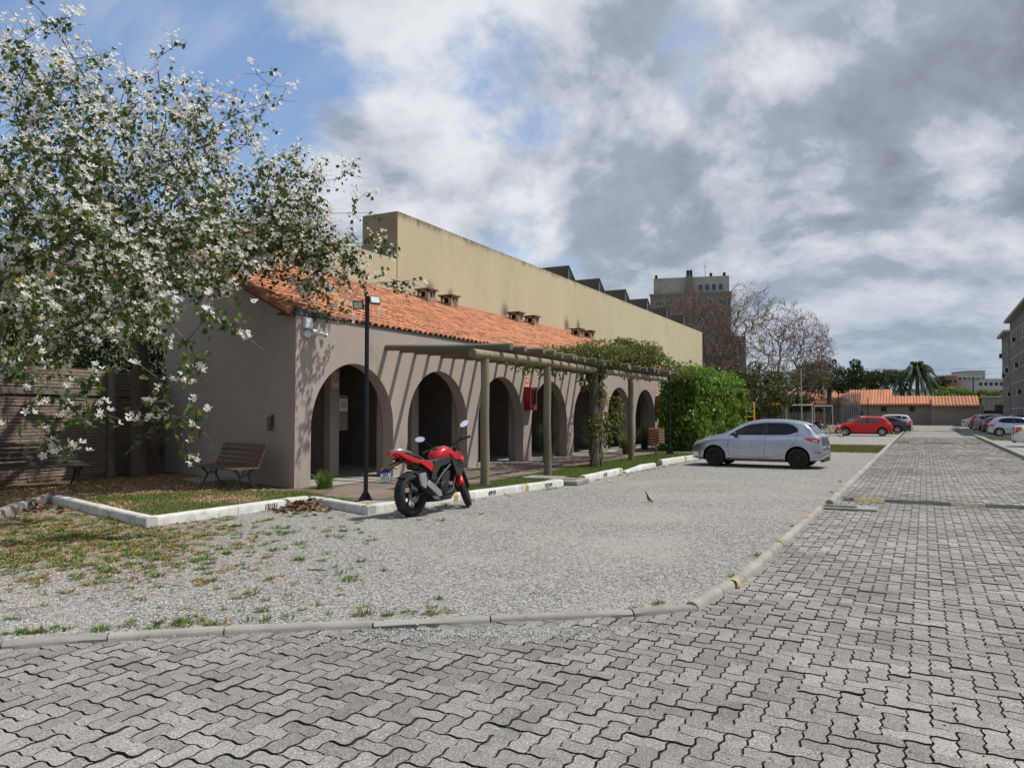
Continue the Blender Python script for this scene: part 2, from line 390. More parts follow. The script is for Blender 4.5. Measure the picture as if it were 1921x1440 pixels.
# ------------------------------------------------------------------ gravel lot
def gravel_mat(name):
    m, nt, b = base(name)
    pos = nn(nt, 'ShaderNodeNewGeometry').outputs['Position']
    v1 = nn(nt, 'ShaderNodeTexVoronoi', {'Vector': pos, 'Scale': 48.})
    v2 = nn(nt, 'ShaderNodeTexVoronoi', {'Vector': pos, 'Scale': 105.})
    sep = nn(nt, 'ShaderNodeSeparateColor', {0: v1.outputs['Color']}).outputs[0]; sep2 = nn(nt, 'ShaderNodeSeparateColor', {0: v2.outputs['Color']}).outputs[1]
    c = mixc(nt, ramp(nt, sep, .0, .95, False), (.05, .049, .047), (.395, .382, .355))
    c = mixc(nt, mth(nt, 'MULTIPLY', ramp(nt, sep2, .55, 1.), .5), c, (.34, .33, .31))
    dust = ramp(nt, noise(nt, nn(nt, 'ShaderNodeVectorMath', {0: pos, 1: (.6, .9, 1)}, operation='MULTIPLY').outputs[0], .38, 7, .62, 1.2), .46, .72)
    c = mixc(nt, mth(nt, 'MULTIPLY', dust, .60), c, (.29, .272, .235))
    c = mixc(nt, mth(nt, 'MULTIPLY', ramp(nt, noise(nt, pos, 2.2, 5, .6), .62, .78), .5), c, (.25, .195, .15))
    ds = nn(nt, 'ShaderNodeVectorMath', {0: nn(nt, 'ShaderNodeVectorMath', {0: pos, 1: (-11.0, 5.9, 0)}, operation='SUBTRACT').outputs[0], 1: (.55, .8, 1)}, operation='MULTIPLY').outputs[0]
    sl = mth(nt, 'ADD', nn(nt, 'ShaderNodeVectorMath', {0: ds}, operation='LENGTH').outputs['Value'], mth(nt, 'MULTIPLY', mth(nt, 'SUBTRACT', noise(nt, pos, 1.6, 6, .7), .5), 2.2))
    c = mixc(nt, mth(nt, 'MULTIPLY', ramp(nt, sl, 2.1, 1.15), .8), c, mixc(nt, ramp(nt, noise(nt, pos, 9, 4, .7), .35, .65), (.17, .125, .08), (.25, .19, .12)))
    nt.links.new(c, b.inputs['Base Color']); b.inputs['Roughness'].default_value = .95; b.inputs['Specular IOR Level'].default_value = .2
    h = mth(nt, 'ADD', mth(nt, 'MULTIPLY', v1.outputs['Distance'], -1.), mth(nt, 'MULTIPLY', v2.outputs['Distance'], -.4))
    nt.links.new(nn(nt, 'ShaderNodeBump', {'Height': h, 'Strength': mth(nt, 'MULTIPLY_ADD', dust, -.5, .95), 'Distance': .012}).outputs[0], b.inputs['Normal'])
gravel_mat('gravel')
WK = [(-10.2, 4.2), (-12.55, 6.85), (-13.84, 8.28), (-9.60, 7.13), (-9.59, 10.29), (-7.77, 9.65), (-7.50, 12.47), (-7.08, 15.60), (-7.08, 16.82), (-7.22, 19.6), (-7.26, 22.9), (-7.12, 29.5), (-7.12, 35)]
gp = [(x - .03, y + .03) for x, y in KERB] + [(-1.6, 35)] + WK[::-1] + [(-12, 3.2)]
gl = sheet('gravel_lot', gp, .022, M['gravel'], kind='structure')
pm('lot_far', (.20, .195, .185), (.26, .255, .24), 14, .95, .8, 60, c3=(.17, .165, .155), s3=.5)
pm('verge', (.19, .185, .06), (.13, .145, .04), 1.5, .95, .5, 30)
sheet('grass_verge', [(-7.6, 34.9), (-1.6, 34.9), (-1.6, 43.2), (-9, 43.2)], .016, M['verge'], kind='structure')
sheet('parking_bay', [(-14, 43.1), (-1.6, 43.1), (-1.65, 68), (-14, 68)], .024, M['lot_far'], kind='structure')
sheet('parking_bay', [(3.30, 28), (9, 28), (9, 125), (3.55, 125)], .02, M['lot_far'], kind='structure')
sheet('parking_bay', [(-14, 68.2), (-1.65, 68.2), (-1.75, 128), (-30, 128), (-30, 68.2)], .012, M['earth'], kind='structure')
# loose stones lying on the lot and spilled over the kerb
octv = [(1, 0, 0), (-.9, .1, 0), (0, 1, .1), (.1, -.85, 0), (0, 0, .7), (0, 0, -.6)]; octf = [(0, 2, 4), (2, 1, 4), (1, 3, 4), (3, 0, 4), (2, 0, 5), (1, 2, 5), (3, 1, 5), (0, 3, 5)]
def inpoly(P, poly):
    x, y = P[:, 0], P[:, 1]; r = np.zeros(len(P), bool); k = len(poly)
    for i in range(k):
        (x1, y1), (x2, y2) = poly[i], poly[(i + 1) % k]
        c = ((y1 > y) != (y2 > y)) & (x < (x2 - x1) * (y - y1) / (y2 - y1 + 1e-12) + x1); r ^= c
    return r
pm('pebble', (.30, .30, .30), (.42, .41, .39), 50, .9, rnd=.55)
q = RNG.uniform(0, 1, (60000, 2)); px = np.c_[q[:, 0] * 1500 - 20, 930 + (q[:, 1] ** .8) * 290]
P = np.array([G(a, c) for a, c in px[:34000]])
P = P[inpoly(P, gp)]; P[:, 2] = .022
scatter('loose_gravel', octv, octf, P, eul(len(P), 1.2), RNG.uniform(.004, .0125, len(P)), M['pebble'], gl, kind='stuff')
sp = []
for (cx, cy, sx_, sy_, n) in ((890, 1182, 120, 14, 2600), (760, 1190, 160, 10, 900), (1010, 1180, 70, 12, 900), (1200, 1172, 80, 9, 500), (500, 1212, 200, 10, 350), (900, 1230, 200, 40, 260), (1400, 1230, 300, 120, 160)):
    for k in range(n): sp.append(G(cx + random.gauss(0, sx_), cy + abs(random.gauss(0, sy_)) - 4, .003))
sp = np.array(sp); sp = sp[~inpoly(sp, gp)]
scatter('spilled_gravel', octv, octf, sp, eul(len(sp), 1.2), RNG.uniform(.003, .009, len(sp)), M['pebble'], gl, kind='stuff')

# ------------------------------------------------------------------ kerbs
def kerb_piece(a, c, w, h, z0, mat, parent, name='kerb_stone', rnd=.012, taper=0, h2=None):
    """one kerb stone from a to c (front base line), rounded top, w wide to the left of a->c"""
    a = Vector((*a, 0)); c = Vector((*c, 0)); d = (c - a).normalized(); nrm = Vector((-d.y, d.x, 0)); h2 = h if h2 is None else h2
    e = min(.035, h * .6); prof = [(0, -.1), (0, h - e), (.02, h - e * .25), (.045, h), (w - .03, h), (w - .012, h - e * .2), (w, h - e * .8), (w, -.1)]
    k = len(prof); V = []; n = 5
    for i in range(n):
        t = i / (n - 1); p = a.lerp(c, t); hh = h + (h2 - h) * t - h
        for (o, z) in prof:
            jz = random.gauss(0, rnd * .25) if 0 < i < n - 1 else 0
            V.append(p + nrm * (o + random.gauss(0, rnd * .2)) + Vector((0, 0, z0 + z + (hh if z > 0 else 0) + jz)))
    F = [(i * k + j, i * k + j + 1, (i + 1) * k + j + 1, (i + 1) * k + j) for i in range(n - 1) for j in range(k - 1)]
    F += [tuple(range(k - 1, -1, -1)), tuple(range((n - 1) * k, n * k))]
    bb = B(); bb.add(V, F); return bb.mk(name, mat, parent, smooth=50)
kr = tag(bpy.data.objects.new('road_kerb', None), kind='structure'); LINK(kr)
def pieces(a, c, step=1.0, gap=.012):
    a = np.array(a, float); c = np.array(c, float); L = np.linalg.norm(c - a); n = max(1, round(L / step)); d = (c - a) / L
    return [(a + d * (L * i / n + gap / 2), a + d * (L * (i + 1) / n - gap / 2)) for i in range(n)]
hts = {}
for i in range(len(KERB) - 1):
    for (p, q2) in pieces(KERB[i], KERB[i + 1], .8 if KERB[i][1] > 2 else 1.2):
        m = (p + q2) / 2
        h = (.044 if m[1] < 6.3 else .066) - .036 * math.exp(-((m[0] + 2.95) ** 2 + (m[1] - 5.2) ** 2) / .20)
        kerb_piece(p, q2, .105, h, 0, M['kerb_conc'], kr)
for (p, q2) in pieces((-1.46, 14.75), (-1.56, 34.4), 1.05) + pieces((-1.56, 34.4), (-1.70, 62), 3.0) + pieces((-1.70, 62), (-1.78, 128), 6.0):
    kerb_piece(p, q2, .12, .085, 0, M['kerb_conc'], kr)
for (p, q2) in pieces((3.3, 128), (3.12, 28), 4.0): kerb_piece(p, q2, .14, .12, 0, M['kerb_conc'], kr)
# yellow bay marks painted round the kerb
def band(p, d, w, h, L, parent, mat, name='yellow_mark', e=.004):
    p = Vector((*p, 0)); d = Vector((*d, 0)).normalized(); n = Vector((-d.y, d.x, 0))
    r = min(.035, h * .6); prof = [(-e, .0), (-e, h - r), (.02 - e, h - r * .25 + e), (.045, h + e), (w - .03, h + e), (w - .012, h - r * .2 + e), (w + e, h - r * .8), (w + e, 0)]
    V = [p + d * (t * L) + n * o + Vector((0, 0, z)) for t in (-.5, .5) for o, z in prof]; k = len(prof)
    bb = B(); bb.add(V, [(j, j + 1, k + j + 1, k + j) for j in range(k - 1)]); return bb.mk(name, mat, parent)
for px_, py_ in ((1389, 1092), (1470, 1017), (1522, 972), (1575, 925)):
    g_ = G(px_, py_, .05); xk = -1.54 if g_[1] < 14 else -1.465
    band((xk, g_[1]), (0, 1), .105 if g_[1] < 14 else .12, .066 if g_[1] < 14 else .085, .07, kr, M['yellow_paint'], e=.008)
# white wheel-stop kerb round the garden
wk = tag(bpy.data.objects.new('white_kerb', None), kind='structure'); LINK(wk)
WH, WWD = .165, .16
segs = [((-10.2, 4.2), (-12.55, 6.85)), ((-12.55, 6.85), (-13.84, 8.28)), ((-13.72, 8.22), (-9.60, 7.08)), ((-9.60, 7.13), (-9.59, 10.29)), ((-9.55, 10.23), (-7.74, 9.62)), ((-7.77, 9.65), (-7.50, 12.47)), ((-7.50, 12.47), (-7.08, 15.60)), ((-7.08, 16.82), (-7.20, 19.7))]
whites = []
for i, (a_, c_) in enumerate(segs):
    mt = M['kerb_conc'] if i in (0, 1) else M['kerb_white']
    for (p, q2) in pieces(a_, c_, 1.45, .008): whites.append(kerb_piece(p, q2, WWD, WH, 0, mt, wk))
kerb_piece((-7.15, 19.85), (-7.18, 21.4), WWD, .07, 0, M['kerb_white'], wk, h2=.15); kerb_piece((-7.24, 21.42), (-7.26, 22.8), WWD, .15, 0, M['kerb_white'], wk, h2=.13)
kerb_piece((-7.26, 23.45), (-7.2, 26.0), WWD, .19, 0, M['kerb_white'], wk); kerb_piece((-7.2, 26.02), (-7.12, 29.4), WWD, .18, 0, M['kerb_white'], wk)
def lerp2(s, t): return (segs[s][0][0] * (1 - t) + segs[s][1][0] * t, segs[s][0][1] * (1 - t) + segs[s][1][1] * t)
def sdir(s): return (segs[s][1][0] - segs[s][0][0], segs[s][1][1] - segs[s][0][1])
band(lerp2(5, .03), sdir(5), WWD, WH, .13, wk, M['yellow_paint']); band(lerp2(5, .80), sdir(5), WWD, WH, .12, wk, M['yellow_paint'])
band(lerp2(6, .55), sdir(6), WWD, WH, .10, wk, M['yellow_paint']); band(lerp2(7, .95), sdir(7), WWD, WH, .10, wk, M['yellow_paint'])
band((-7.2, 25.9), (.03, 1), WWD, .19, .12, wk, M['yellow_paint'])
def text(s, size, loc, M3, mat, parent, name='painted_number', depth=.0015, squash=1.):
    cu = bpy.data.curves.new('txt', 'FONT'); cu.body = s; cu.size = size; cu.extrude = depth; cu.align_x = 'CENTER'; cu.align_y = 'CENTER'; cu.offset = size * .012
    to = bpy.data.objects.new('txt', cu); LINK(to); bpy.context.view_layer.update()
    me = bpy.data.meshes.new_from_object(to.evaluated_get(bpy.context.evaluated_depsgraph_get())); bpy.data.objects.remove(to)
    T = Matrix.Translation(Vector(loc)) @ M3.to_4x4() @ Matrix.Diagonal((squash, 1, 1, 1)); me.transform(T); me.materials.clear(); me.materials.append(mat)
    w = wloc(parent); me.transform(Matrix.Translation(-w))
    return link(name, me, parent)
def on_face(d):                                   # text frame on a vertical face whose run (seen from outside) is d
    d = Vector((d[0], d[1], 0)).normalized(); return Matrix((d, Vector((0, 0, 1)), d.cross(Vector((0, 0, 1))))).transposed()
for s_, tt, tx in ((3, .72, '13/151'), (5, .27, '13/1'), (6, .17, '4/919'), (6, .80, '12/249'), (7, .50, '11/750')):
    p = lerp2(s_, tt); d = Vector((*sdir(s_), 0)).normalized(); o = d.cross(Vector((0, 0, 1)))
    text(tx, .125, (p[0] + o.x * .006, p[1] + o.y * .006, .082), on_face(d), M['black_paint'], wk, squash=.85)
# rubber speed bumps: alternating black and yellow modules bolted down
pm('rubber', (.018, .018, .02), (.03, .03, .032), 12, .8, .2, 90)
pm('rubber_yellow', (.27, .20, .045), (.19, .15, .055), 8, .8, .2, 90, c3=(.10, .095, .07), s3=6, lo3=.5, hi3=.75)
pm('rubber_worn', (.17, .155, .085), (.10, .10, .075), 8, .85, .2, 90)
def bump(y0, x0, x1, nm, lab, first=None):
    t = thing('speed_bump', lab, 'speed bump', ((x0 + x1) / 2, y0, 0))
    first = first or (x1 - x0) / nm; wn_ = ((x1 - x0) - first) / (nm - 1); xa = -((x1 - x0) / 2); w = 0
    for i in range(nm):
        xa += w; w = first if i == 0 else wn_; bb = B()
        e0 = .14 if i == 0 else 0; e1 = .14 if i == nm - 1 else 0
        pr_ = [(-.15, .002), (-.09, .036), (-.05, .045), (.05, .045), (.09, .036), (.15, .002)]
        V = [(xa + .004 + (e0 if z > .01 else 0), yy, z) for yy, z in pr_] + [(xa + w - .004 - (e1 if z > .01 else 0), yy, z) for yy, z in pr_]
        bb.add(V, [(j, j + 1, 6 + j + 1, 6 + j) for j in range(5)] + [(5, 4, 3, 2, 1, 0), (6, 7, 8, 9, 10, 11)])
        mt = M['rubber_yellow'] if i == 1 else (M['rubber_worn'] if i % 3 == 1 else M['rubber'])
        mo = bb.mk('module', mt, t)
        for fx in (.25, .75):
            b2 = B(); b2.cyl((xa + w * fx, 0, .044), (xa + w * fx, 0, .048), .018, n=8); b2.mk('bolt', M['black_metal'], mo)
    return t
bump(15.75, -1.40, 3.0, 9, 'black and yellow rubber speed bump nearest the camera', .2)
bump(49.0, -1.5, 2.7, 6, 'faded rubber speed bump beyond the silver car, second along the road')
bump(84.0, -1.6, 2.9, 4, 'distant low speed bump just before the far wall')
# drain inlet in the kerb gap
t = thing('drain_inlet', 'concrete drain inlet with dark slot in the gap of the road kerb', 'drain', (-1.25, 14.3, 0))
b = B(); b.bx((-1.62, 14.02, -.1), (-.72, 14.10, .035)); b.bx((-1.62, 14.50, -.1), (-.72, 14.58, .03)); b.bx((-1.05, 14.1, -.1), (-.72, 14.5, .032)); b.mk('rim', M['concrete'], t, world=True, bevel=.008)
b = B(); b.bx((-1.60, 14.1, -.1), (-1.052, 14.5, -.005)); b.mk('slot', M['black_paint'], t, world=True)
# ------------------------------------------------------------------ garden soil and lawn inside the white kerb
GZ = .06
CX, CY = -11.62, 12.02                     # front corner of the arcade building
BX, BY = -18.33, 14.05                     # its rear corner, where the boundary wall starts
def rake(x): return CY + (CX - x) * (BY - CY) / (CX - BX)
gard = [(x - .1, y + .05) for x, y in WK[:-1]] + [(-7.2, 44), (-19, 44), (-19, 14), (-17.6, 3), (-13, 1.5)]
def soil_mat(name):
    m, nt, b = base(name)
    pos = nn(nt, 'ShaderNodeNewGeometry').outputs['Position']
    c = mixc(nt, ramp(nt, noise(nt, pos, 3.5, 6, .65), .35, .65), (.115, .088, .066), (.165, .13, .10))
    c = mixc(nt, mth(nt, 'MULTIPLY', ramp(nt, noise(nt, pos, 26, 4, .7), .52, .62), .7), c, (.28, .20, .13))
    c = mixc(nt, mth(nt, 'MULTIPLY', ramp(nt, noise(nt, pos, .9, 5, .6), .46, .60), .55), c, (.075, .095, .03))
    nt.links.new(c, b.inputs['Base Color']); b.inputs['Roughness'].default_value = 1; b.inputs['Specular IOR Level'].default_value = .1
    nt.links.new(nn(nt, 'ShaderNodeBump', {'Height': noise(nt, pos, 38, 5, .7), 'Strength': .9, 'Distance': .02}).outputs[0], b.inputs['Normal'])
soil_mat('garden_soil')
garden = sheet('garden_bed', gard, GZ, M['garden_soil'], kind='structure')
pm('path_soil', (.15, .115, .092), (.19, .15, .125), 1.3, .98, .5, 45, c3=(.11, .085, .07), s3=3)
sheet('path', [(-8.75, 11.3), (-8.9, 15), (-9.25, 22), (-9.5, 30), (-11.35, 30), (-11.35, 14.0), (-11.0, 12.6), (-9.9, 11.0)], GZ + .006, M['path_soil'], kind='structure')
blade = [(-.5, 0, 0), (.5, 0, 0), (.32, .12, .55), (-.28, .12, .55), (.05, .38, 1.)]; bladef = [(0, 1, 2, 3), (3, 2, 4)]
def grass(name, P, h, mat, parent, w=.16, tilt=.45, **t):
    n = len(P); sc = np.c_[h * w, h * .9, h] if np.ndim(h) else np.tile([h * w, h * .9, h], (n, 1))
    return scatter(name, blade, bladef, P, eul(n, tilt), sc, mat, parent, kind='stuff', **t)
def rnd_in(poly, n, z, rng=RNG):
    a = np.array(poly); lo, hi = a.min(0), a.max(0); P = rng.uniform(lo, hi, (int(n), 2)); P = P[inpoly(P, poly)]; return np.c_[P, np.full(len(P), z)]
lawn1 = [(-7.66, 11.6), (-7.25, 15.5), (-7.28, 17), (-7.40, 23), (-7.3, 30), (-9.4, 30), (-9.1, 22), (-8.8, 15), (-8.7, 11.8)]
lawn2 = [(-9.75, 7.3), (-9.72, 10.4), (-8.0, 9.85), (-7.85, 10.9), (-9.6, 11.0), (-11.0, 11.6), (-12.8, 10.6), (-13.6, 8.5)]
P = rnd_in(lawn1, 62000, GZ); grass('lawn', P, RNG.uniform(.03, .085, len(P)), M['grass'], garden, .10)
P = rnd_in(lawn2, 46000, GZ); k = np.array([math.sin(p[0] * 2.3 + 1.2 * math.sin(p[1] * 1.7)) + math.sin(p[1] * 2.9 + p[0]) for p in P]); P = P[(k + RNG.uniform(-1.2, 1.2, len(P))) > -.1]
grass('lawn', P, RNG.uniform(.03, .075, len(P)), M['grass'], garden, .13)
# leaf litter under the flowering tree
lf = [(-.5, 0, 0), (0, -.3, .10), (.5, 0, 0), (0, .3, .10), (0, 0, -.02)]; lff = [(0, 1, 4), (1, 2, 4), (2, 3, 4), (3, 0, 4)]
P = rnd_in([(-9.8, 7.3), (-9.8, 10.9), (-11.7, 11.7), (-17.2, 13.6), (-17.0, 7), (-14, 8.6)], 22000, GZ + .008)
scatter('leaf_litter', lf, lff, P, eul(len(P), .5), RNG.uniform(.025, .06, len(P)), M['litter'], garden, kind='stuff')
# drifts of big dry leaves in the two kerb corners
for (cx, cy, n, sx_, sy_) in ((-13.3, 7.55, 210, .40, .28), (-9.2, 9.85, 260, .30, .30)):
    P = np.c_[RNG.normal(cx, sx_, n), RNG.normal(cy, sy_, n), np.zeros(n)]
    if cx < -12: P = P[(P[:, 1] < 8.1 - (P[:, 0] + 13.72) * .27)]
    else: P = P[(P[:, 0] > -9.55) & (P[:, 1] < 10.1 - (P[:, 0] + 9.55) * .337)]
    r = np.hypot(P[:, 0] - cx, P[:, 1] - cy); P[:, 2] = .03 + RNG.uniform(0, 1, len(P)) * .15 * np.exp(-(r / .35) ** 2)
    scatter('dry_leaf_drift', lf, lff, P, eul(len(P), 1.0), RNG.uniform(.10, .19, len(P)), M['dry_leaf'], gl, kind='stuff')
# weeds and tufts in the gravel
def tufts(spots, z, mat, parent, nb=26, hh=(.02, .05), rad=.07):
    P = []; 
    for (x, y, s) in spots:
        k = int(nb * s); a = RNG.normal(0, rad * s, (k, 2)); P.append(np.c_[x + a[:, 0], y + a[:, 1], np.full(k, z)])
    P = np.concatenate(P); grass('weeds', P, RNG.uniform(*hh, len(P)), mat, parent, .16, .8)
gz = .022
leafy = np.array([(-.05, 0, 0), (.05, 0, 0), (.11, .5, .16), (-.11, .5, .16), (0, 1., .06)]); leafyf = [(0, 1, 2, 3), (3, 2, 4)]
def rosettes(spots, mat, nb, size, up=.35):
    """separate ground-hugging weeds: leaves fanning out from each centre"""
    P = []; Rr = []; sc = []
    for (x, y, s) in spots:
        k = int(nb * random.uniform(.6, 1.4)); a = RNG.uniform(0, 2 * np.pi, k); rad = RNG.uniform(0, .5, k) * size * s * 1.4; t_ = RNG.uniform(.0, up + .5, k)
        ca_, sa_ = np.cos(a), np.sin(a); ct, st = np.cos(t_), np.sin(t_); z = np.zeros(k)
        P.append(np.c_[x + ca_ * rad, y + sa_ * rad, np.full(k, gz)]); X = np.stack([-sa_, ca_, z], 1); Y = np.stack([ca_ * ct, sa_ * ct, st], 1); Z = np.cross(X, Y); Rr.append(np.stack([X, Y, Z], 2)); sc.append(RNG.uniform(.5, 1.2, k) * size * s)
    scatter('weeds', leafy, leafyf, np.concatenate(P), np.concatenate(Rr), np.concatenate(sc), mat, gl, kind='stuff')
def spots_px(n, fx, fy, lo=.6, hi=1.4):
    o = []
    for k in range(n):
        g_ = G(fx(), fy())
        if inpoly(np.array([g_[:2]]), gp)[0]: o.append((g_[0], g_[1], random.uniform(lo, hi)))
    return o
leafm('weed_green', (.06, .14, .02), (.12, .20, .035), .35, .3, .6); leafm('weed_dry', (.24, .17, .07), (.16, .16, .045), .4, .25, .7)
mat1 = spots_px(1150, lambda: random.gauss(150, 180), lambda: random.gauss(1008, 40)); mat1 = [s for s in mat1 if s[0] < -4]
rosettes(mat1[::2], M['weed_green'], 44, .055); rosettes(mat1[1::2], M['weed_dry'], 40, .055)
sc1 = spots_px(150, lambda: random.uniform(0, 720), lambda: random.gauss(1095, 45), .4, 1.1)
rosettes(sc1[::2], M['weed_green'], 30, .05); rosettes(sc1[1::2], M['weed_dry'], 30, .045)
ke = []
for k in range(62):
    x = random.choice((random.uniform(0, 420), random.uniform(300, 860))); g_ = G(x, 1213 - 14 - x * .052 - random.expovariate(1 / 7.))
    if inpoly(np.array([g_[:2]]), gp)[0]: ke.append((g_[0], g_[1], random.uniform(.5, 1.3)))
rosettes(ke[:38], M['weed_green'], 34, .05, .6); rosettes(ke[38:], M['weed_dry'], 34, .05, .5)
gr = []
for (x, y, r, n) in ((520, 1000, 45, 16), (660, 1005, 40, 7), (700, 1020, 12, 3), (420, 972, 70, 12), (300, 992, 50, 8), (610, 975, 40, 7), (800, 970, 40, 6), (1195, 1148, 8, 3), (1240, 1140, 14, 3), (1375, 1085, 6, 2), (1420, 1045, 5, 2), (1560, 925, 5, 2), (1580, 905, 5, 2), (1490, 990, 6, 2), (540, 965, 30, 6), (720, 1060, 90, 6)):
    gr += spots_px(n, lambda: x + random.gauss(0, r), lambda: y + random.gauss(0, r * .22), .5, 1.3)
rosettes(gr, M['weed_green'], 36, .055, .5)
gk = []
for k in range(60):
    y = random.uniform(10.2, 28); x = np.interp(y, [9.65, 12.47, 15.6, 28], [-7.7, -7.42, -7.0, -7.05]) + abs(random.gauss(0, .10)); gk.append((x, y, random.uniform(.4, 1.)))
rosettes(gk, M['weed_green'], 20, .07, .7)
P = np.array([(s[0] + random.gauss(0, .12), s[1] + random.gauss(0, .12), .03) for s in mat1 for _ in range(9)] + [(s[0] + random.gauss(0, .2), s[1] + random.gauss(0, .2), .03) for s in sc1 for _ in range(5)])
scatter('leaf_litter', lf, lff, P, eul(len(P), .5), RNG.uniform(.015, .038, len(P)), M['litter'], gl, kind='stuff')
pm('yellow_petal', (.75, .50, .03), (.80, .58, .05), 20, .7)
P = np.array([G(random.gauss(150, 90), random.gauss(1010, 30), .045) for _ in range(90)]); scatter('fallen_petals', lf, lff, P, eul(len(P), .6), RNG.uniform(.015, .03, len(P)), M['yellow_petal'], gl, kind='stuff')
P = rnd_in([(-7.6, 34.9), (-1.7, 34.9), (-1.7, 43), (-9, 43)], 26000, .016); grass('verge_grass', P, RNG.uniform(.05, .12, len(P)), M['dry_grass'], bpy.data.objects['grass_verge'], .16)
P = np.concatenate([rnd_in([(3.6, 55), (8.8, 55), (8.8, 63), (3.6, 63)], 5000, .022), rnd_in([(-14, 68.5), (-1.8, 68.5), (-1.8, 72), (-14, 72)], 5000, .014)]); grass('verge_grass', P, RNG.uniform(.06, .14, len(P)), M['dry_grass'], bpy.data.objects['grass_verge'], .2)

# ------------------------------------------------------------------ arcade building with tiled roof
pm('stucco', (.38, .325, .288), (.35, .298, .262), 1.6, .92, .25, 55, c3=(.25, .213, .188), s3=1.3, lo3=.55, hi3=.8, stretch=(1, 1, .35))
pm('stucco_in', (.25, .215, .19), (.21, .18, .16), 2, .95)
pm('floor_conc', (.30, .285, .26), (.24, .225, .205), 2, .9, .3, 40)
YE = 41.6
arcade = thing('arcade_building', 'long low taupe building with round arches and orange tiled roof', 'building', (CX, CY, 0))
TOPZ = 3.70
NA, PER, HWD, SPR, RISE = 8, 3.5, 1.45, 1.30, 1.48
cen = [13.95 + PER * k for k in range(NA)]
def arch_z(y, c): return SPR + RISE * math.sqrt(max(0, 1 - ((y - c) / HWD) ** 2))
def arcade_wall(x0, x1, grow=0.):
    """wall between x0 (front) and x1 with the arch openings cut out"""
    bb = B(); ys = [CY]
    def strip(p, q, x, flip):       # list of (y,zlo) pairs to the top
        pass
    zt = TOPZ
    prev = CY
    cells = []
    for c in cen:
        cells.append((prev, c - HWD - grow, None)); cells.append((c - HWD - grow, c + HWD + grow, c)); prev = c + HWD + grow
    cells.append((prev, YE, None))
    for (y0, y1, c) in cells:
        if c is None:
            for x, s in ((x0, 1), (x1, -1)):
                yq = y0 if (s > 0 or y0 > CY) else CY + .13; V = [(x, yq, 0), (x, y1, 0), (x, y1, zt), (x, yq, zt)]; bb.add(V, [(0, 1, 2, 3) if s > 0 else (3, 2, 1, 0)])
        else:
            n = 28; pts = [(c - (HWD + grow) * math.cos(math.pi * i / n), SPR + (RISE + grow) * math.sin(math.pi * i / n)) for i in range(n + 1)]
            for i in range(n):
                (ya, za), (yb, zb_) = pts[i], pts[i + 1]
                bb.add([(x0, ya, za), (x0, yb, zb_), (x0, yb, zt), (x0, ya, zt)], [(0, 1, 2, 3)])
                bb.add([(x1, ya, za), (x1, yb, zb_), (x1, yb, zt), (x1, ya, zt)], [(3, 2, 1, 0)])
                bb.add([(x0, ya, za), (x1, ya, za), (x1, yb, zb_), (x0, yb, zb_)], [(0, 1, 2, 3)])
            for y, s in ((c - HWD - grow, 1), (c + HWD + grow, -1)):
                bb.add([(x0, y, 0), (x1, y, 0), (x1, y, SPR), (x0, y, SPR)], [(3, 2, 1, 0) if s > 0 else (0, 1, 2, 3)])
    bb.add([(x0, CY, zt), (x0, YE, zt), (x1, YE, zt), (x1, CY + .13, zt)], [(0, 1, 2, 3)])
    return bb
fw_ = arcade_wall(CX, CX - .32); fw_.mk('front_wall', M['stucco'], arcade, world=True, smooth=30)
# second, slightly wider frame of piers just inside the openings
for k in range(NA - 1):
    yc = (cen[k] + cen[k + 1]) / 2
    b = B(); b.bx((CX - .62, yc - .16, 0), (CX - .323, yc + .16, 3.2)); b.mk('inner_pier', M['stucco'], arcade, world=True)
# end wall, skewed, following the roof slope
SL = .40
def roof_z(x): return 3.70 + SL * (CX - x)
def endwall(th):
    dx_, dy_ = BX - CX, BY - CY; L = math.hypot(dx_, dy_); nx, ny = dy_ / L, -dx_ / L   # points into the building (+y)
    pts = [(CX, CY, 0), (BX, BY, 0), (BX, BY, roof_z(BX) - .06), (CX, CY, TOPZ - .003)]
    V = pts + [(p[0] - nx * 0 + (-.0), p[1] + th, p[2]) for p in pts]
    bb = B(); bb.add(V, [(3, 2, 1, 0), (4, 5, 6, 7), (0, 1, 5, 4), (1, 2, 6, 5), (2, 3, 7, 6), (3, 0, 4, 7)]); return bb
ew = endwall(.25); ew.v = [(min(p[0], CX - .003), p[1] + .002, p[2]) for p in ew.v]; ew.mk('end_wall', M['stucco'], arcade, world=True)
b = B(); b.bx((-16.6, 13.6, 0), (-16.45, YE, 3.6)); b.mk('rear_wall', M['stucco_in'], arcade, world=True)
b = B(); b.add([(CX + .35, CY + 1.0, .052), (CX + .35, YE, .052), (-16.4, YE, .052), (-16.4, 13.7, .052), (CX - .3, CY + .3, .052), (CX, CY + .5, .052)], [(0, 1, 2, 3, 4, 5)])
b.v = [(p[0], p[1], p[2] + .02) for p in b.v]; b.mk('floor', M['floor_conc'], arcade, world=True)
b = B(); b.bx((-18.2, YE - .2, 0), (CX - .33, YE, 3.65)); b.mk('far_end_wall', M['stucco'], arcade, world=True)
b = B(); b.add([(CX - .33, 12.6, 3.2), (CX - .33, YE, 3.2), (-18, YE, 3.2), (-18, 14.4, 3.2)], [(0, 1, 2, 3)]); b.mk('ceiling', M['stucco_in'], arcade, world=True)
pm('tile_white', (.50, .48, .43), (.44, .42, .38), 6, .5)
pm('soot', (.012, .011, .010), (.02, .018, .017), 6, .95)
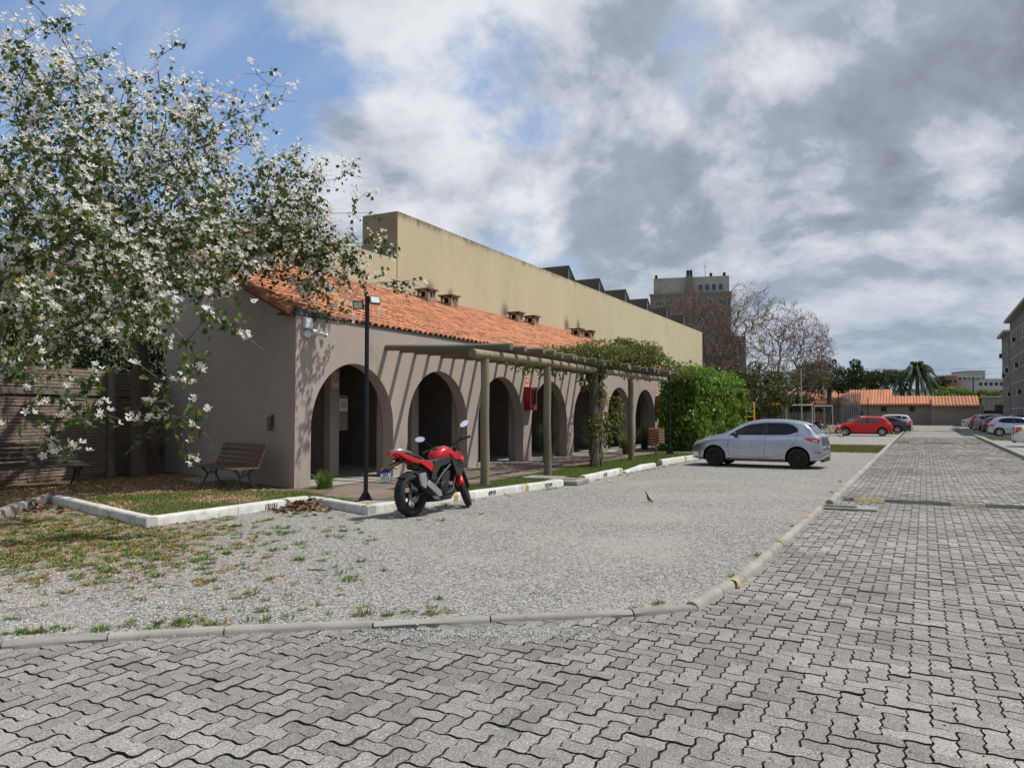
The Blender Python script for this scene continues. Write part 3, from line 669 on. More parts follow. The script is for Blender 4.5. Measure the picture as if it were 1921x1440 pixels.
for k in range(NA):
    c = cen[k]
    yp = c + 1.10
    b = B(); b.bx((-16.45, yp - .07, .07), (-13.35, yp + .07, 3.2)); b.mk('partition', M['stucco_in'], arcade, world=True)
    b = B(); b.bx((-13.40, yp - .17, .07), (-13.20, yp + .17, 3.2)); b.mk('partition_end', M['stucco'], arcade, world=True)
    c = c + 2.9
    # barbecue: tiled base, dark mouth, hood
    b = B(); b.bx((-16.44, c - .15, .07), (-15.7, c + 1.1, .85)); b.bx((-16.44, c - .15, .85), (-15.7, c + .0, 1.75)); b.bx((-16.44, c + .95, .85), (-15.7, c + 1.1, 1.75)); b.bx((-16.44, c - .15, 1.75), (-15.7, c + 1.1, 2.1))
    gr = b.mk('barbecue', M['tile_white'], arcade, world=True)
    b = B(); b.bx((-16.44, c, .86), (-16.30, c + .95, 1.75)); b.mk('fire_mouth', M['soot'], gr, world=True)
    b = B(); b.bx((-16.44, c - 1.5, .82), (-15.75, c - .25, .88)); b.mk('counter', M['tile_white'], arcade, world=True)
    b = B(); b.bx((-16.446, c - 1.3, 1.0), (-16.43, c - .6, 1.5)); b.mk('splash_panel', M['tile_white'], arcade, world=True)
# roof tiles: barrel tiles in rows up the slope
pm('roof_tile', (.50, .225, .125), (.41, .165, .085), 7, .87, .25, 60, rnd=.34, c3=(.15, .09, .065), s3=1.1, lo3=.53, hi3=.72)
pm('roof_deck', (.20, .075, .04), (.16, .06, .03), 4, .9)
pm('flashing', (.42, .17, .13), (.36, .15, .12), 3, .7)
def tile_tmpl(w, L, r=.055):
    pr_ = []
    n = 6
    for i in range(n + 1):
        t = math.pi * i / n; pr_.append((-w / 2 + .62 * w * (1 - math.cos(t)) / 2, r * math.sin(t)))
    pr_ += [(.25 * w, -.012), (.38 * w, -.012), (.5 * w, .006)]
    V = []
    for x, dz in ((0, .028), (L, .0)):           # x runs up the slope; the low end overlaps the row below
        V += [(x, y, z * (1. if x == 0 else .88) + dz) for y, z in pr_]
    V += [(0, y, z * .75 + .006) for y, z in pr_]
    k = len(pr_)
    F = [(j, k + j, k + j + 1, j + 1) for j in range(k - 1)] + [(2 * k + j, j, j + 1, 2 * k + j + 1) for j in range(k - 1)]
    return np.array(V), F
TW, TL = .235, .40
TV_, TF_ = tile_tmpl(TW, TL + .05)
ang = math.atan(SL); ca, sa = math.cos(ang), math.sin(ang)
RM = np.array([[-ca, 0, -0 + sa * -1 * -1], [0, -1, 0], [sa, 0, ca]])      # local x -> up the slope towards -x
RM = np.array([[-ca, 0., sa], [0., -1., 0.], [sa, 0., ca]])
roof = None
bb = B(); z_ = -.03
V = [(CX - .05, CY - .10), (CX - .05, YE + .2), (-18.36, YE + .2), (-18.36, BY - .08)]
bb.add([(x, y, roof_z(x) + z_ + .02) for x, y in V] + [(x, y, roof_z(x) - .10 + .02) for x, y in V], [(0, 1, 2, 3), (7, 6, 5, 4), (0, 3, 7, 4), (1, 0, 4, 5)])
roof = bb.mk('roof', M['roof_deck'], arcade, world=True)
NR = int((CX + .14 + 18.30) / ca / TL) + 1
NC = int((YE + .2 - CY) / TW) + 1
slots = []
for r in range(NR):
    s0 = r * TL; x = CX - .03 - s0 * ca; z = roof_z(x) + .03
    for c in range(NC):
        y = CY - .06 + (c + .5) * TW
        if y < rake(x) - .16: continue
        if x < -18.25: continue
        slots.append((x, y, z))
slots = np.array(slots); dpt = (slots - CP) @ FW; lt = (slots - CP) @ RT
osc = np.argsort(np.where((lt / dpt) < -.36, dpt + 3, dpt))
tme = bpy.data.meshes.new('tile'); tme.from_pydata((TV_ @ RM.T).tolist(), [], TF_); tme.materials.append(M['roof_tile']); tme.polygons.foreach_set('use_smooth', [True] * len(TF_)); tme.set_sharp_from_angle(angle=R_(50)); tme.update()
wl_ = wloc(roof)
for i in osc[:300]:
    o = link('tile', tme, roof, Vector(slots[i]) + Vector((random.gauss(0, .012), random.gauss(0, .005), random.gauss(0, .004))) - wl_)
    o.rotation_euler = (0, random.gauss(0, .008), random.gauss(0, .012))
I = osc[300:]; n = len(I); Rr = np.tile(RM, (n, 1, 1)) + RNG.normal(0, .007, (n, 3, 3))
scatter('tiling', TV_, TF_, slots[I] + RNG.normal(0, 1, (n, 3)) * np.array([.012, .005, .004]), Rr, 1., M['roof_tile'], roof, smooth=True, kind='stuff')
# rake tiles along the sloping edge of the gable and ridge flashing against the yellow wall
for i in range(NR):
    s0 = i * TL; x = CX - .10 - s0 * ca
    if x < -18.2: break
    b = B(); y = rake(x) - .12; x2 = x - TL * ca * 1.1; y2 = rake(x2) - .12
    b.tube([(x, y, roof_z(x) + .055), (x2, y2, roof_z(x2) + .035)], [.085, .07], 8); b.mk('rake_tile', M['roof_tile'], roof, world=True, smooth=60)
b = B(); b.box((-18.20, (14.3 + YE) / 2, roof_z(-18.2) + .10), (.30, YE - 14.3, .05), M=Matrix.Rotation(ang, 3, 'Y')); b.mk('ridge_flashing', M['flashing'], arcade, world=True)
# metal capping of the front wall, lifted at the corner
pm('capping', (.06, .062, .066), (.09, .09, .092), 4, .5, metal=.4)
b = B(); b.bx((CX - .30, CY - .02, TOPZ + .002), (CX + .03, YE, TOPZ + .022)); b.mk('wall_capping', M['capping'], arcade, world=True)
b = B()
b.add([(CX - .55, CY - .04, TOPZ + .03), (CX + .05, CY - .04, TOPZ + .01), (CX + .05, CY + 1.5, TOPZ + .03), (CX - .25, CY + 1.5, TOPZ + .06), (CX - .30, CY + .12, TOPZ + .20), (CX - .02, CY + .05, TOPZ + .17)], [(0, 1, 5, 4), (1, 2, 5), (2, 3, 4, 5), (0, 4, 3)])
b.mk('corner_flashing', M['capping'], arcade, world=True)
# chimney pots in pairs near the top of the roof
pm('chimney', (.36, .27, .215), (.28, .20, .155), 3, .92, .4, 40, c3=(.09, .07, .055), s3=4)
pm('chimney_cap', (.16, .10, .07), (.11, .075, .055), 5, .9)
pm('dark_hole', (.01, .009, .008), None, rough=1.)
for i, (px_, py_) in enumerate(((800, 567), (843, 578), (968, 606), (998, 612), (1083, 634), (1104, 637), (1164, 652), (1181, 656))):
    d = ray(px_, py_); t0 = (3.70 + SL * CX - HGT) / (d[2] + SL * d[0]); P = CP + d * t0
    ch = B(); x, y, z = P; w = .27
    ch.bx((x - w, y - w, z - .15), (x + w, y + w, z + .18))
    for sx_ in (-1, 1):
        for sy_ in (-1, 1): ch.prism([(x + sx_ * w, y + sy_ * w), (x + sx_ * (w - .15), y + sy_ * w), (x + sx_ * w, y + sy_ * (w - .15))][:: (1 if sx_ * sy_ > 0 else -1)], 'z', z + .18, z + .46)
    ch.bx((x - w, y - w, z + .40), (x + w, y + w, z + .47))
    co_ = ch.mk('chimney', M['chimney'], arcade, world=True)
    b = B(); b.bx((x - .35, y - .35, z + .472), (x + .35, y + .35, z + .53)); b.mk('cap', M['chimney_cap'], co_, world=True)
    b = B(); b.bx((x - .16, y - .16, z + .182), (x + .16, y + .16, z + .398)); b.mk('flue', M['dark_hole'], co_, world=True)

# ------------------------------------------------------------------ tall yellow hall behind
def yellow_mat():
    m, nt, b = base('yellow_render')
    pos = nn(nt, 'ShaderNodeNewGeometry').outputs['Position']; z = nn(nt, 'ShaderNodeSeparateXYZ', {0: pos}).outputs[2]
    st = nn(nt, 'ShaderNodeVectorMath', {0: pos, 1: (.8, .8, .16)}, operation='MULTIPLY').outputs[0]
    c = mixc(nt, mth(nt, 'MULTIPLY', ramp(nt, noise(nt, st, 1.1, 8, .7), .3, .7), .6), (.47, .415, .285), (.54, .48, .335))
    c = mixc(nt, mth(nt, 'MULTIPLY', ramp(nt, noise(nt, pos, .45, 6, .7, .4), .50, .74), .5), c, (.38, .335, .23))
    for (px_, py_, r_) in ((806, 548, .55), (947, 588, .6), (1063, 611, .6), (1085, 612, .4), (845, 558, .4)):      # soot left by the chimneys
        q_ = AX(px_, py_, -18.4); dd = nn(nt, 'ShaderNodeVectorMath', {0: nn(nt, 'ShaderNodeVectorMath', {0: pos, 1: tuple(q_)}, operation='SUBTRACT').outputs[0], 1: (0, 1.3, 1)}, operation='MULTIPLY').outputs[0]
        ln_ = mth(nt, 'ADD', nn(nt, 'ShaderNodeVectorMath', {0: dd}, operation='LENGTH').outputs['Value'], mth(nt, 'MULTIPLY', noise(nt, pos, 2.5, 4, .6), .4)); c = mixc(nt, mth(nt, 'MULTIPLY', ramp(nt, ln_, r_ + .35, .2), .8), c, (.05, .045, .038))
    sp_ = mth(nt, 'ADD', z, mth(nt, 'MULTIPLY', noise(nt, st, 3.5, 6, .75), 1.3))
    c = mixc(nt, mth(nt, 'MULTIPLY', ramp(nt, sp_, 10.0, 10.5), .8), c, (.06, .052, .04))
    nt.links.new(c, b.inputs['Base Color']); b.inputs['Roughness'].default_value = .95; b.inputs['Specular IOR Level'].default_value = .2
    nt.links.new(nn(nt, 'ShaderNodeBump', {'Height': noise(nt, pos, 18, 6, .7), 'Strength': .35, 'Distance': .01}).outputs[0], b.inputs['Normal'])
yellow_mat()
hall = thing('yellow_hall', 'tall windowless cream-yellow rendered hall behind the tiled roof', 'building', (-18.4, 24.6, 0))
YW = -18.4
b = B(); b.prism([(24.6, 0), (72.2, 0), (72.2, 9.36), (24.6, 9.72)], 'x', YW - .3, YW); b.mk('long_wall', M['yellow_render'], hall, world=True)
b = B(); b.bx((-36, 17.2, 0), (YW - .004, 24.55, 7.78)); b.mk('low_wing', M['yellow_render'], hall, world=True)
pm('dirty_render', (.20, .18, .13), (.16, .145, .11), 1.2, .95, .3, 20, c3=(.07, .065, .05), s3=.7)
b = B(); b.bx((YW - 1.75, 24.56, 7.79), (YW - .03, 24.9, 9.715)); b.mk('parapet_return', M['dirty_render'], hall, world=True)
b = B(); b.bx((-36, 24.95, 0), (YW - .31, 71.7, 8.6)); b.mk('rear_block', M['concrete'], hall, world=True)
pm('panel_back', (.09, .085, .08), (.12, .115, .11), 3, .7)
pm('panel_glass', (.015, .02, .035), None, rough=.15, spec=.6)
for i, px_ in enumerate((1058, 1115, 1164, 1205, 1242, 1274)):
    y = AX(px_, 500, -19.6)[1]
    sp_ = thing('solar_panel', ['first', 'second', 'third', 'fourth', 'fifth', 'sixth'][i] + ' tilted solar panel from the left on the yellow hall roof edge', 'solar panel', (-19.9, y, 8.6), group='solar panels on the hall roof')
    T = Matrix.Rotation(R_(-38), 3, 'X')
    b = B(); b.box((0, 0, 1.55), (1.9, 1.75, .05), M=T); b.mk('panel', M['panel_back'], sp_)
    b = B(); b.box((0, .02, 1.58), (1.8, 1.65, .02), M=T); b.mk('glass', M['panel_glass'], sp_)
    for sx_ in (-.85, .85):
        b = B(); b.cyl((sx_, -.5, 0), (sx_, -.5, 1.95), .03, n=6); b.cyl((sx_, .75, 0), (sx_, .75, .98), .03, n=6); b.cyl((sx_, -.5, 1.9), (sx_, .75, .1), .02, n=6); b.mk('support', M['steel'], sp_)
# fixtures on the arcade wall
cab_lab = ['red hose cabinet on the pier beside the third arch, above the dark bush', 'red hose cabinet on the far pier next to the hedge']
pm('red_cabinet', (.36, .012, .012), (.30, .01, .01), 3, .4, spec=.5)
pm('sign_orange', (.70, .16, .04), (.64, .14, .03), 8, .6)
pm('sign_cream', (.70, .62, .45), None, rough=.6)
pm('glass_dark', (.012, .014, .018), None, rough=.08, spec=.6)
for k, yc in enumerate((cen[2] + PER / 2, cen[6] + PER / 2)):
    t = thing('fire_cabinet', cab_lab[k], 'fire cabinet', (CX, yc, 1.75)); 
    b = B(); b.bx((.002, -.25, 0), (.24, .25, .76)); b.mk('case', M['red_cabinet'], t, bevel=.01)
    b = B(); b.bx((.241, -.18, .18), (.247, .18, .68)); b.mk('door_glass', M['glass_dark'], t)
    b = B(); b.bx((.241, -.05, .06), (.255, .05, .10)); b.mk('latch', M['steel'], t)
    s_ = thing('safety_sign', ['small orange fire sign above the near red cabinet', 'small orange fire sign above the far red cabinet'][k], 'sign', (CX, yc - .02, 2.70))
    b = B(); b.bx((.002, -.13, -.17), (.008, .13, .17)); b.mk('plate', M['sign_cream'], s_)
    b = B(); b.bx((.009, -.11, -.10), (.011, .11, .15)); b.mk('pictogram_field', M['sign_orange'], s_)
    b = B(); b.lathe([(.05, 0), (.05, .002), (.0, .002)], 12, Matrix.Translation((.012, 0, .03)) @ Matrix.Rotation(R_(90), 4, 'Y')); b.mk('pictogram', M['white_paint'], s_)
s_ = thing('prohibition_sign', 'cream sign with orange prohibition ring inside the first arch', 'sign', (-13.198, cen[0] + 1.10, 2.48))
b = B(); b.bx((.002, -.115, -.19), (.008, .115, .19)); b.mk('plate', M['sign_cream'], s_)
b = B(); b.tube([(.011, .075 * math.cos(q), .03 + .09 * math.sin(q)) for q in np.linspace(0, 2 * math.pi, 20, endpoint=False)], .012, 6, closed=True); b.cyl((.011, -.05, .10), (.011, .05, -.04), .010, n=6); b.mk('ring', M['sign_orange'], s_)
s_ = tag(B().box((-13.192, cen[0] + 1.42, 1.85), (.012, .30, .32)).mk('paper_notice', M['white_paint']), 'white paper notice on the partition inside the first arch', 'notice')
B().box((-13.1835, cen[0] + 1.42, 1.91), (.003, .22, .02)).mk('printed_line', M['black_paint'], s_); B().box((-13.1835, cen[0] + 1.42, 1.85), (.003, .22, .02)).mk('printed_line', M['black_paint'], s_); B().box((-13.1835, cen[0] + 1.42, 1.79), (.003, .22, .02)).mk('printed_line', M['black_paint'], s_)
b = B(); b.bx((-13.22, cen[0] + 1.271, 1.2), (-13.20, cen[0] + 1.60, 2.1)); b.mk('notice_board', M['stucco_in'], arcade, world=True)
# security camera on the front wall by the corner
pm('white_plastic', (.70, .71, .72), (.62, .63, .64), 5, .45)
t = thing('security_camera', 'white bullet security camera with junction box at the building corner', 'camera', (CX, CY + .42, 3.35))
b = B(); b.box((.05, -.12, .20), (.10, .22, .24)); b.mk('junction_box', M['white_plastic'], t, bevel=.02)
b = B(); b.cyl((.0, -.12, -.02), (.05, -.12, -.02), .08, n=14); b.tube([(.05, -.12, -.02), (.14, -.10, -.05), (.17, -.02, -.02)], .022, 8); b.mk('bracket', M['white_plastic'], t, smooth=40)
b = B(); b.cyl((.17, -.10, .02), (.34, .10, -.05), .055, .06, 14); b.mk('housing', M['white_plastic'], t, smooth=40)
b = B(); b.cyl((.341, .101, -.0505), (.36, .12, -.058), .050, .045, 14); b.mk('lens', M['glass_dark'], t)
# cylinder lamp on the end wall
ex, ey = -12.55, rake(-12.55)
t = thing('wall_lamp', 'small bronze cylinder lamp on the shaded end wall above the bench', 'wall lamp', (ex, ey, 1.25))
pm('bronze', (.16, .13, .105), (.12, .10, .08), 6, .5, metal=.4)
b = B(); b.lathe([(0, .0), (.055, 0), (.055, .03), (.05, .03), (.05, .30), (.04, .31), (0, .31)], 14, Matrix.Translation((0, -.09, 0))); b.mk('cylinder', M['bronze'], t, smooth=40)
b = B(); b.bx((.02, -.06, .10), (.07, .0, .36)); b.mk('wall_plate', M['bronze'], t)
# ------------------------------------------------------------------ boundary wall of ribbed concrete panels on the left
pm('wall_brick', (.32, .26, .215), (.235, .19, .157), 4, .95, .4, 50, rnd=.18, c3=(.09, .085, .055), s3=1.2, lo3=.54, hi3=.74)
pm('wall_mortar', (.05, .042, .036), (.07, .06, .05), 8, 1.)
pm('wall_post', (.20, .175, .155), (.15, .13, .115), 3, .95, .4, 40, c3=(.07, .065, .045), s3=2)
WA, WB = Vector((-18.37, 14.40, 0)), Vector((-16.75, 4.2, 0)); wd_ = (WB - WA).normalized(); WL = (WB - WA).length
wn = Vector((-wd_.y, wd_.x, 0))                                # towards the garden (+x)
bw = thing('boundary_wall', 'weathered brown boundary wall of thin brick-like courses behind the bench', 'wall', tuple(WA))
wrz = math.atan2(wd_.y, wd_.x); bw.rotation_euler = (0, 0, wrz)  # local x along the wall, local y towards the garden
b = B(); b.bx((0, -.16, 0), (WL, -.05, 2.05)); b.bx((0, -.15, 2.22), (WL, -.06, 2.72)); b.mk('core', M['wall_mortar'], bw)
b = B(); b.bx((0, -.17, 2.06), (WL, .03, 2.21)); b.mk('coping_rail', M['wall_post'], bw, bevel=.01)
bricks = []
for r in range(27):
    z = .03 + r * .074
    if z > 2.02: break
    x = -random.uniform(0, .4)
    while x < WL - .02:
        L = random.choice((.36, .46, .54, .40)); x0, x1 = max(0.005, x), min(WL, x + L - .012)
        if x1 - x0 > .05: bricks.append((x0, x1, z, random.uniform(-.016, .016)))
        x += L
for r in range(6):
    z = 2.24 + r * .076
    x = -random.uniform(0, .4)
    while x < WL - .02:
        L = random.choice((.36, .46, .54)); x0, x1 = max(0.005, x), min(WL, x + L - .012)
        if x1 - x0 > .05: bricks.append((x0, x1, z, random.uniform(-.01, .01)))
        x += L
ubox = B(); ubox.box((0, 0, 0), (1, 1, 1)); ume = bpy.data.meshes.new('brick'); ume.from_pydata(ubox.v, [], ubox.f); ume.materials.append(M['wall_brick']); ume.update()
order = sorted(range(len(bricks)), key=lambda i: abs(bricks[i][0] - 2.6) + abs(bricks[i][2] - 1.2) * .8)
for i in order[:300]:
    x0, x1, z, j = bricks[i]; o = link('brick', ume, bw, ((x0 + x1) / 2, -.05 + j, z + .03)); o.scale = (x1 - x0, .07, .060)
I = order[300:]
scatter('brickwork', ubox.v, ubox.f, np.array([((bricks[i][0] + bricks[i][1]) / 2, -.05 + bricks[i][3], bricks[i][2] + .03) for i in I]), np.tile(np.eye(3), (len(I), 1, 1)), np.array([(bricks[i][1] - bricks[i][0], .07, .060) for i in I]), M['wall_brick'], bw, world=False, kind='stuff')
for xx, lean in ((2.2, .02), (5.65, -.02), (9.05, 0)):
    b = B(); b.tube([(xx, .07, -.05), (xx + lean, .07, 1.3), (xx + lean * 2, .06, 2.76)], [.125, .115, .105], 8); b.mk('post', M['wall_post'], bw, smooth=50)

# ------------------------------------------------------------------ benches: wooden slats on curled iron frames
pm('bench_wood', (.10, .065, .042), (.15, .10, .066), 4, .75, .4, 30, rnd=.15, stretch=(.15, 1, 1))
pm('iron', (.05, .05, .052), (.08, .08, .08), 6, .55, .2, 60, metal=.5)
pm('bench_dark', (.045, .036, .026), (.075, .06, .042), 4, .8, .4, 30, rnd=.15, stretch=(.15, 1, 1))
def bench(label, loc, rz, L, wood='bench_wood'):
    t = thing('park_bench', label, 'bench', loc, rz)           # local: runs along x, faces -y
    for i in range(4): b = B(); b.box((0, -.20 + i * .115, .425 + .008 * i), (L, .095, .03)); b.mk('seat_slat', M[wood], t, bevel=.006)
    for i in range(5):
        b = B(); z = .50 + i * .098; b.box((0, .20 + i * .038, z), (L, .026, .078), M=Matrix.Rotation(R_(-20), 3, 'X')); b.mk('back_slat', M[wood], t, bevel=.006)
    for s in (-1, 1):
        x = s * (L / 2 - .22)
        b = B()
        b.tube([(x, -.24, .40), (x, -.16, .40), (x, .18, .42), (x, .235, .50), (x, .385, .94)], .016, 7)
        b.tube([(x, -.22, .39), (x, -.13, .33), (x, -.10, .24), (x, -.16, .12), (x, -.25, .0)], [.016, .022, .020, .018, .022], 7)
        b.tube([(x, .17, .41), (x, .10, .34), (x, .09, .25), (x, .16, .12), (x, .27, .0)], [.016, .022, .020, .018, .022], 7)
        b.tube([(x, -.10, .25), (x, -.04, .30), (x, 0, .27), (x, .04, .30), (x, .09, .26)], .014, 6)
        b.tube([(x, -.03, .38), (x, -.05, .33), (x, 0, .31), (x, .05, .33), (x, .03, .38)], .011, 6)
        b.mk('leg_frame', M['iron'], t, smooth=50)
    return t
bench('brown slatted bench standing in front of the grey end wall', (-13.0, 11.50, GZ), math.atan2(-.29, .957), 2.0)
bench('dark slatted bench in the tree shade against the brown boundary wall', (-16.55, 9.45, GZ), R_(90) - .14, 2.3, 'bench_dark')
# stone slab lying behind the bench
tag(B().box((-14.6, 12.35, GZ + .035), (1.0, .8, .07), -.3).mk('stone_slab', M['concrete'], bevel=.02), 'flat grey slab on the ground left of the bench', 'slab')

# ------------------------------------------------------------------ pergola of round logs
pg = thing('pergola', 'weathered round-log pergola along the arcade front', 'pergola', (-8.5, 14.3, GZ))
PXL = -8.45
posts = [(-8.38, 14.35), (-8.30, 17.3), (-8.52, 21.0), (-8.66, 24.5)]
for i, (x, y) in enumerate(posts):
    b = B(); r = .100
    b.tube([(x, y, GZ - .15), (x + .01, y, .6), (x - .012, y + .01, 1.5), (x + .01, y, 2.3), (x, y, 2.80)], [r, r * 1.0, r * .97, r * .95, r * .93], 14); b.mk('post', M['wood_log'], pg, world=True, smooth=50)
bx0 = [(-8.40, 13.85, 2.90), (-8.36, 15.8, 2.905), (-8.32, 17.4, 2.90), (-8.42, 19.2, 2.895)]
b = B(); b.tube(bx0, [.096, .092, .092, .09], 14); b.mk('beam', M['wood_log'], pg, world=True, smooth=50)
b = B(); b.tube([(-8.43, 19.22, 2.90), (-8.53, 21.2, 2.90), (-8.64, 24.6, 2.92), (-8.72, 28.6, 2.93)], .09, 14); b.mk('beam', M['wood_log'], pg, world=True, smooth=50)
for k in range(22):
    y = 15.05 + k * .62; r = random.uniform(.066, .084); xo = -7.98 + random.uniform(-.12, .12) - .012 * (y - 15)
    z1 = 3.10 + random.uniform(-.015, .02); dz = random.uniform(.05, .09)
    b = B(); b.tube([(xo, y + random.uniform(-.04, .04), z1), (-9.8, y + random.uniform(-.02, .02), z1 + dz * .5), (CX + .003, y + .05, z1 + dz + .05)], [r, r * .97, r * .92], 12); b.mk('rafter', M['wood_rafter'], pg, world=True, smooth=50)

# ------------------------------------------------------------------ floodlight poles
pm('led_face', (.62, .66, .62), (.45, .50, .44), 30, .25, spec=.5)
def flood_pole(label, loc, h, heads):
    t = thing('floodlight_pole', label, 'light pole', loc, group='black floodlight poles')
    b = B(); b.box((0, 0, .02), (.34, .34, .04)); b.mk('base_plate', M['black_metal'], t)
    b = B(); b.prism([(-.15, .041), (.15, .041), (.15, .07), (.055, .20), (-.055, .20), (-.15, .07)], 'y', -.006, .006); b.prism([(-.15, .041), (.15, .041), (.15, .07), (.055, .20), (-.055, .20), (-.15, .07)], 'x', -.0055, .0055); b.mk('gusset', M['black_metal'], t)
    b = B(); b.cyl((0, 0, .04), (0, 0, h), .038, .038, 14); b.mk('pole', M['black_metal'], t, smooth=50)
    for (ox, oy, z, rz, tilt) in heads:
        Rm = Matrix.Rotation(rz, 3, 'Z') @ Matrix.Rotation(tilt, 3, 'X')
        c = Vector((ox, oy, z))
        b = B(); b.box(c, (.19, .035, .15), M=Rm); b.tube([(0, 0, z - .02), c * .5 + Vector((0, 0, z * .5 - .02)), c], .012, 6); hd = b.mk('floodlight', M['black_metal'], t)
        b = B(); b.box(c + Rm @ Vector((0, -.0195, 0)), (.15, .004, .115), M=Rm); b.mk('led_panel', M['led_face'], hd)
    return t
flood_pole('black floodlight pole with two lamps standing beside the motorbike', (-8.58, 10.60, .06), 3.62, [(-.14, -.07, 3.46, .35, .35), (.13, .05, 3.54, 1.0, -.45)])
flood_pole('black floodlight pole standing in front of the green hedge', (-8.64, 28.85, .06), 3.62, [(.16, .06, 3.55, 2.2, .5), (.1, -.1, 3.4, .9, .2)])
for i, (px_, py_, d_, h_, lb) in enumerate(((1427, 795, 62, 4.2, 'thin black lamp pole behind the silver car near the climbing ladder'), (1497, 800, 66, 4.0, 'thin black lamp pole right of the blue and yellow play frame'), (1573, 800, 84, 4.2, 'thin black lamp pole left of the far orange roof'))):
    p = AD(px_, 778, d_); flood_pole(lb, (p[0], p[1], 0), h_, [(-.16, -.05, h_ - .15, .3, .3), (.15, -.05, h_ - .1, .6, .3)])
# concrete covers in the ground
for (x, y, lab, s) in ((-8.15, 10.35, 'square concrete cover behind the motorbike, inside the white kerb', (.75, .6)), (-7.25, 16.2, 'open concrete drain box in the gap of the white kerb', (.75, .95)), (-8.05, 16.6, 'flat concrete cover at the foot of the second pergola post', (.9, .7))):
    o = tag(B().box((x, y, .075), (s[0], s[1], .09), .1).mk('concrete_cover', M['concrete'], bevel=.012), lab, 'cover')
    B().box((x + .02, y - .02, .123), (s[0] * .55, s[1] * .5, .006), .1).mk('lid', M['kerb_conc'] if 'open' not in lab else M['soil'], o)
# orange slatted litter bin on a post
p = G(1231, 856, GZ); pm('bin_wood', (.46, .17, .05), (.36, .13, .045), 5, .6, .2, 30, rnd=.12)
t = thing('litter_bin', 'orange wooden slatted litter bin on a thin post by the hedge', 'bin', (p[0], p[1], GZ), .5)
b = B(); b.cyl((0, 0, 0), (0, 0, 1.05), .04, n=8); b.mk('post', M['wood_log'], t)
for s in (-1, 1):
    for k in range(6): b = B(); b.box((s * .17, 0, .50 + k * .10), (.22, .34, .055)); b.mk('slat', M['bin_wood'], t, bevel=.006)
    b = B(); b.box((s * .17, 0, .77), (.20, .30, .50)); b.mk('liner', M['white_paint'] if s > 0 else M['black_plastic'], t)
# litter scrap and twig
p = G(1143, 903, .022); tag(scatter('paper_scrap', lf, lff, np.array([p + np.array([random.gauss(0, .05), random.gauss(0, .05), .02]) for _ in range(6)]), eul(6, 1.), RNG.uniform(.08, .15, 6), M['white_paint']), 'crumpled white paper scrap on the gravel near the kerb', 'litter')
p0, p1 = G(577, 1068, .03), G(614, 1069, .03); tag(B().tube([p0, (p0 + p1) / 2 + np.array([0, 0, .006]), p1], [.007, .008, .005], 6).mk('twig', M['bench_wood']), 'short brown twig lying on the gravel', 'twig')

# ------------------------------------------------------------------ plants
def leaf_t(w=.5, fold=.18, tipdrop=.1):
    return [(0, 0, 0), (-w * .5, .35, fold), (-w * .42, .75, fold * .8), (0, 1, -tipdrop), (w * .42, .75, fold * .8), (w * .5, .35, fold), (0, .55, 0)], [(0, 6, 2, 1), (6, 3, 2), (0, 5, 4, 6), (6, 4, 3)]
LT, LTF = leaf_t(); LT = np.array(LT)
leafm('hedge_leaf', (.07, .16, .02), (.19, .29, .045), .48, .40, .42)
leafm('hedge_brown', (.12, .09, .04), (.16, .14, .05), .35, .25, .6)
leafm('vine_leaf', (.085, .14, .025), (.18, .16, .04), .4, .40, .5)
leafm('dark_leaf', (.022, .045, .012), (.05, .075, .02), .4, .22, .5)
leafm('olive_leaf', (.05, .075, .02), (.085, .10, .03), .4, .25, .5)
leafm('strap_leaf', (.085, .13, .032), (.15, .18, .05), .35, .35, .5)
leafm('strap_dark', (.028, .048, .02), (.05, .075, .028), .35, .2, .5)
pm('bark', (.085, .068, .055), (.13, .105, .085), 5, .95, .8, 22, stretch=(1, 1, .3), bdist=.03)
pm('twig_bark', (.17, .14, .115), (.11, .085, .068), 9, .9)
def facing(n, out, spread, rng=RNG):
    """rotations whose +z follows `out` (n,3) with random spread; y axis hangs downwards-ish"""
    z = out + rng.normal(0, spread, (n, 3)); z /= np.linalg.norm(z, axis=1)[:, None]
    dn = np.array([0, 0, -1.]) + rng.normal(0, .45, (n, 3)); y = dn - z * (dn * z).sum(1)[:, None]; y /= np.linalg.norm(y, axis=1)[:, None] + 1e-9
    x = np.cross(y, z); return np.stack([x, y, z], 2)
hx0, hx1, hy0, hy1, hz1 = -10.1, -8.45, 32.2, 41.6, 3.55
hd = thing('hedge', 'big square green hedge of climbing leaves beside the silver car', 'hedge', ((hx0 + hx1) / 2, (hy0 + hy1) / 2, GZ))
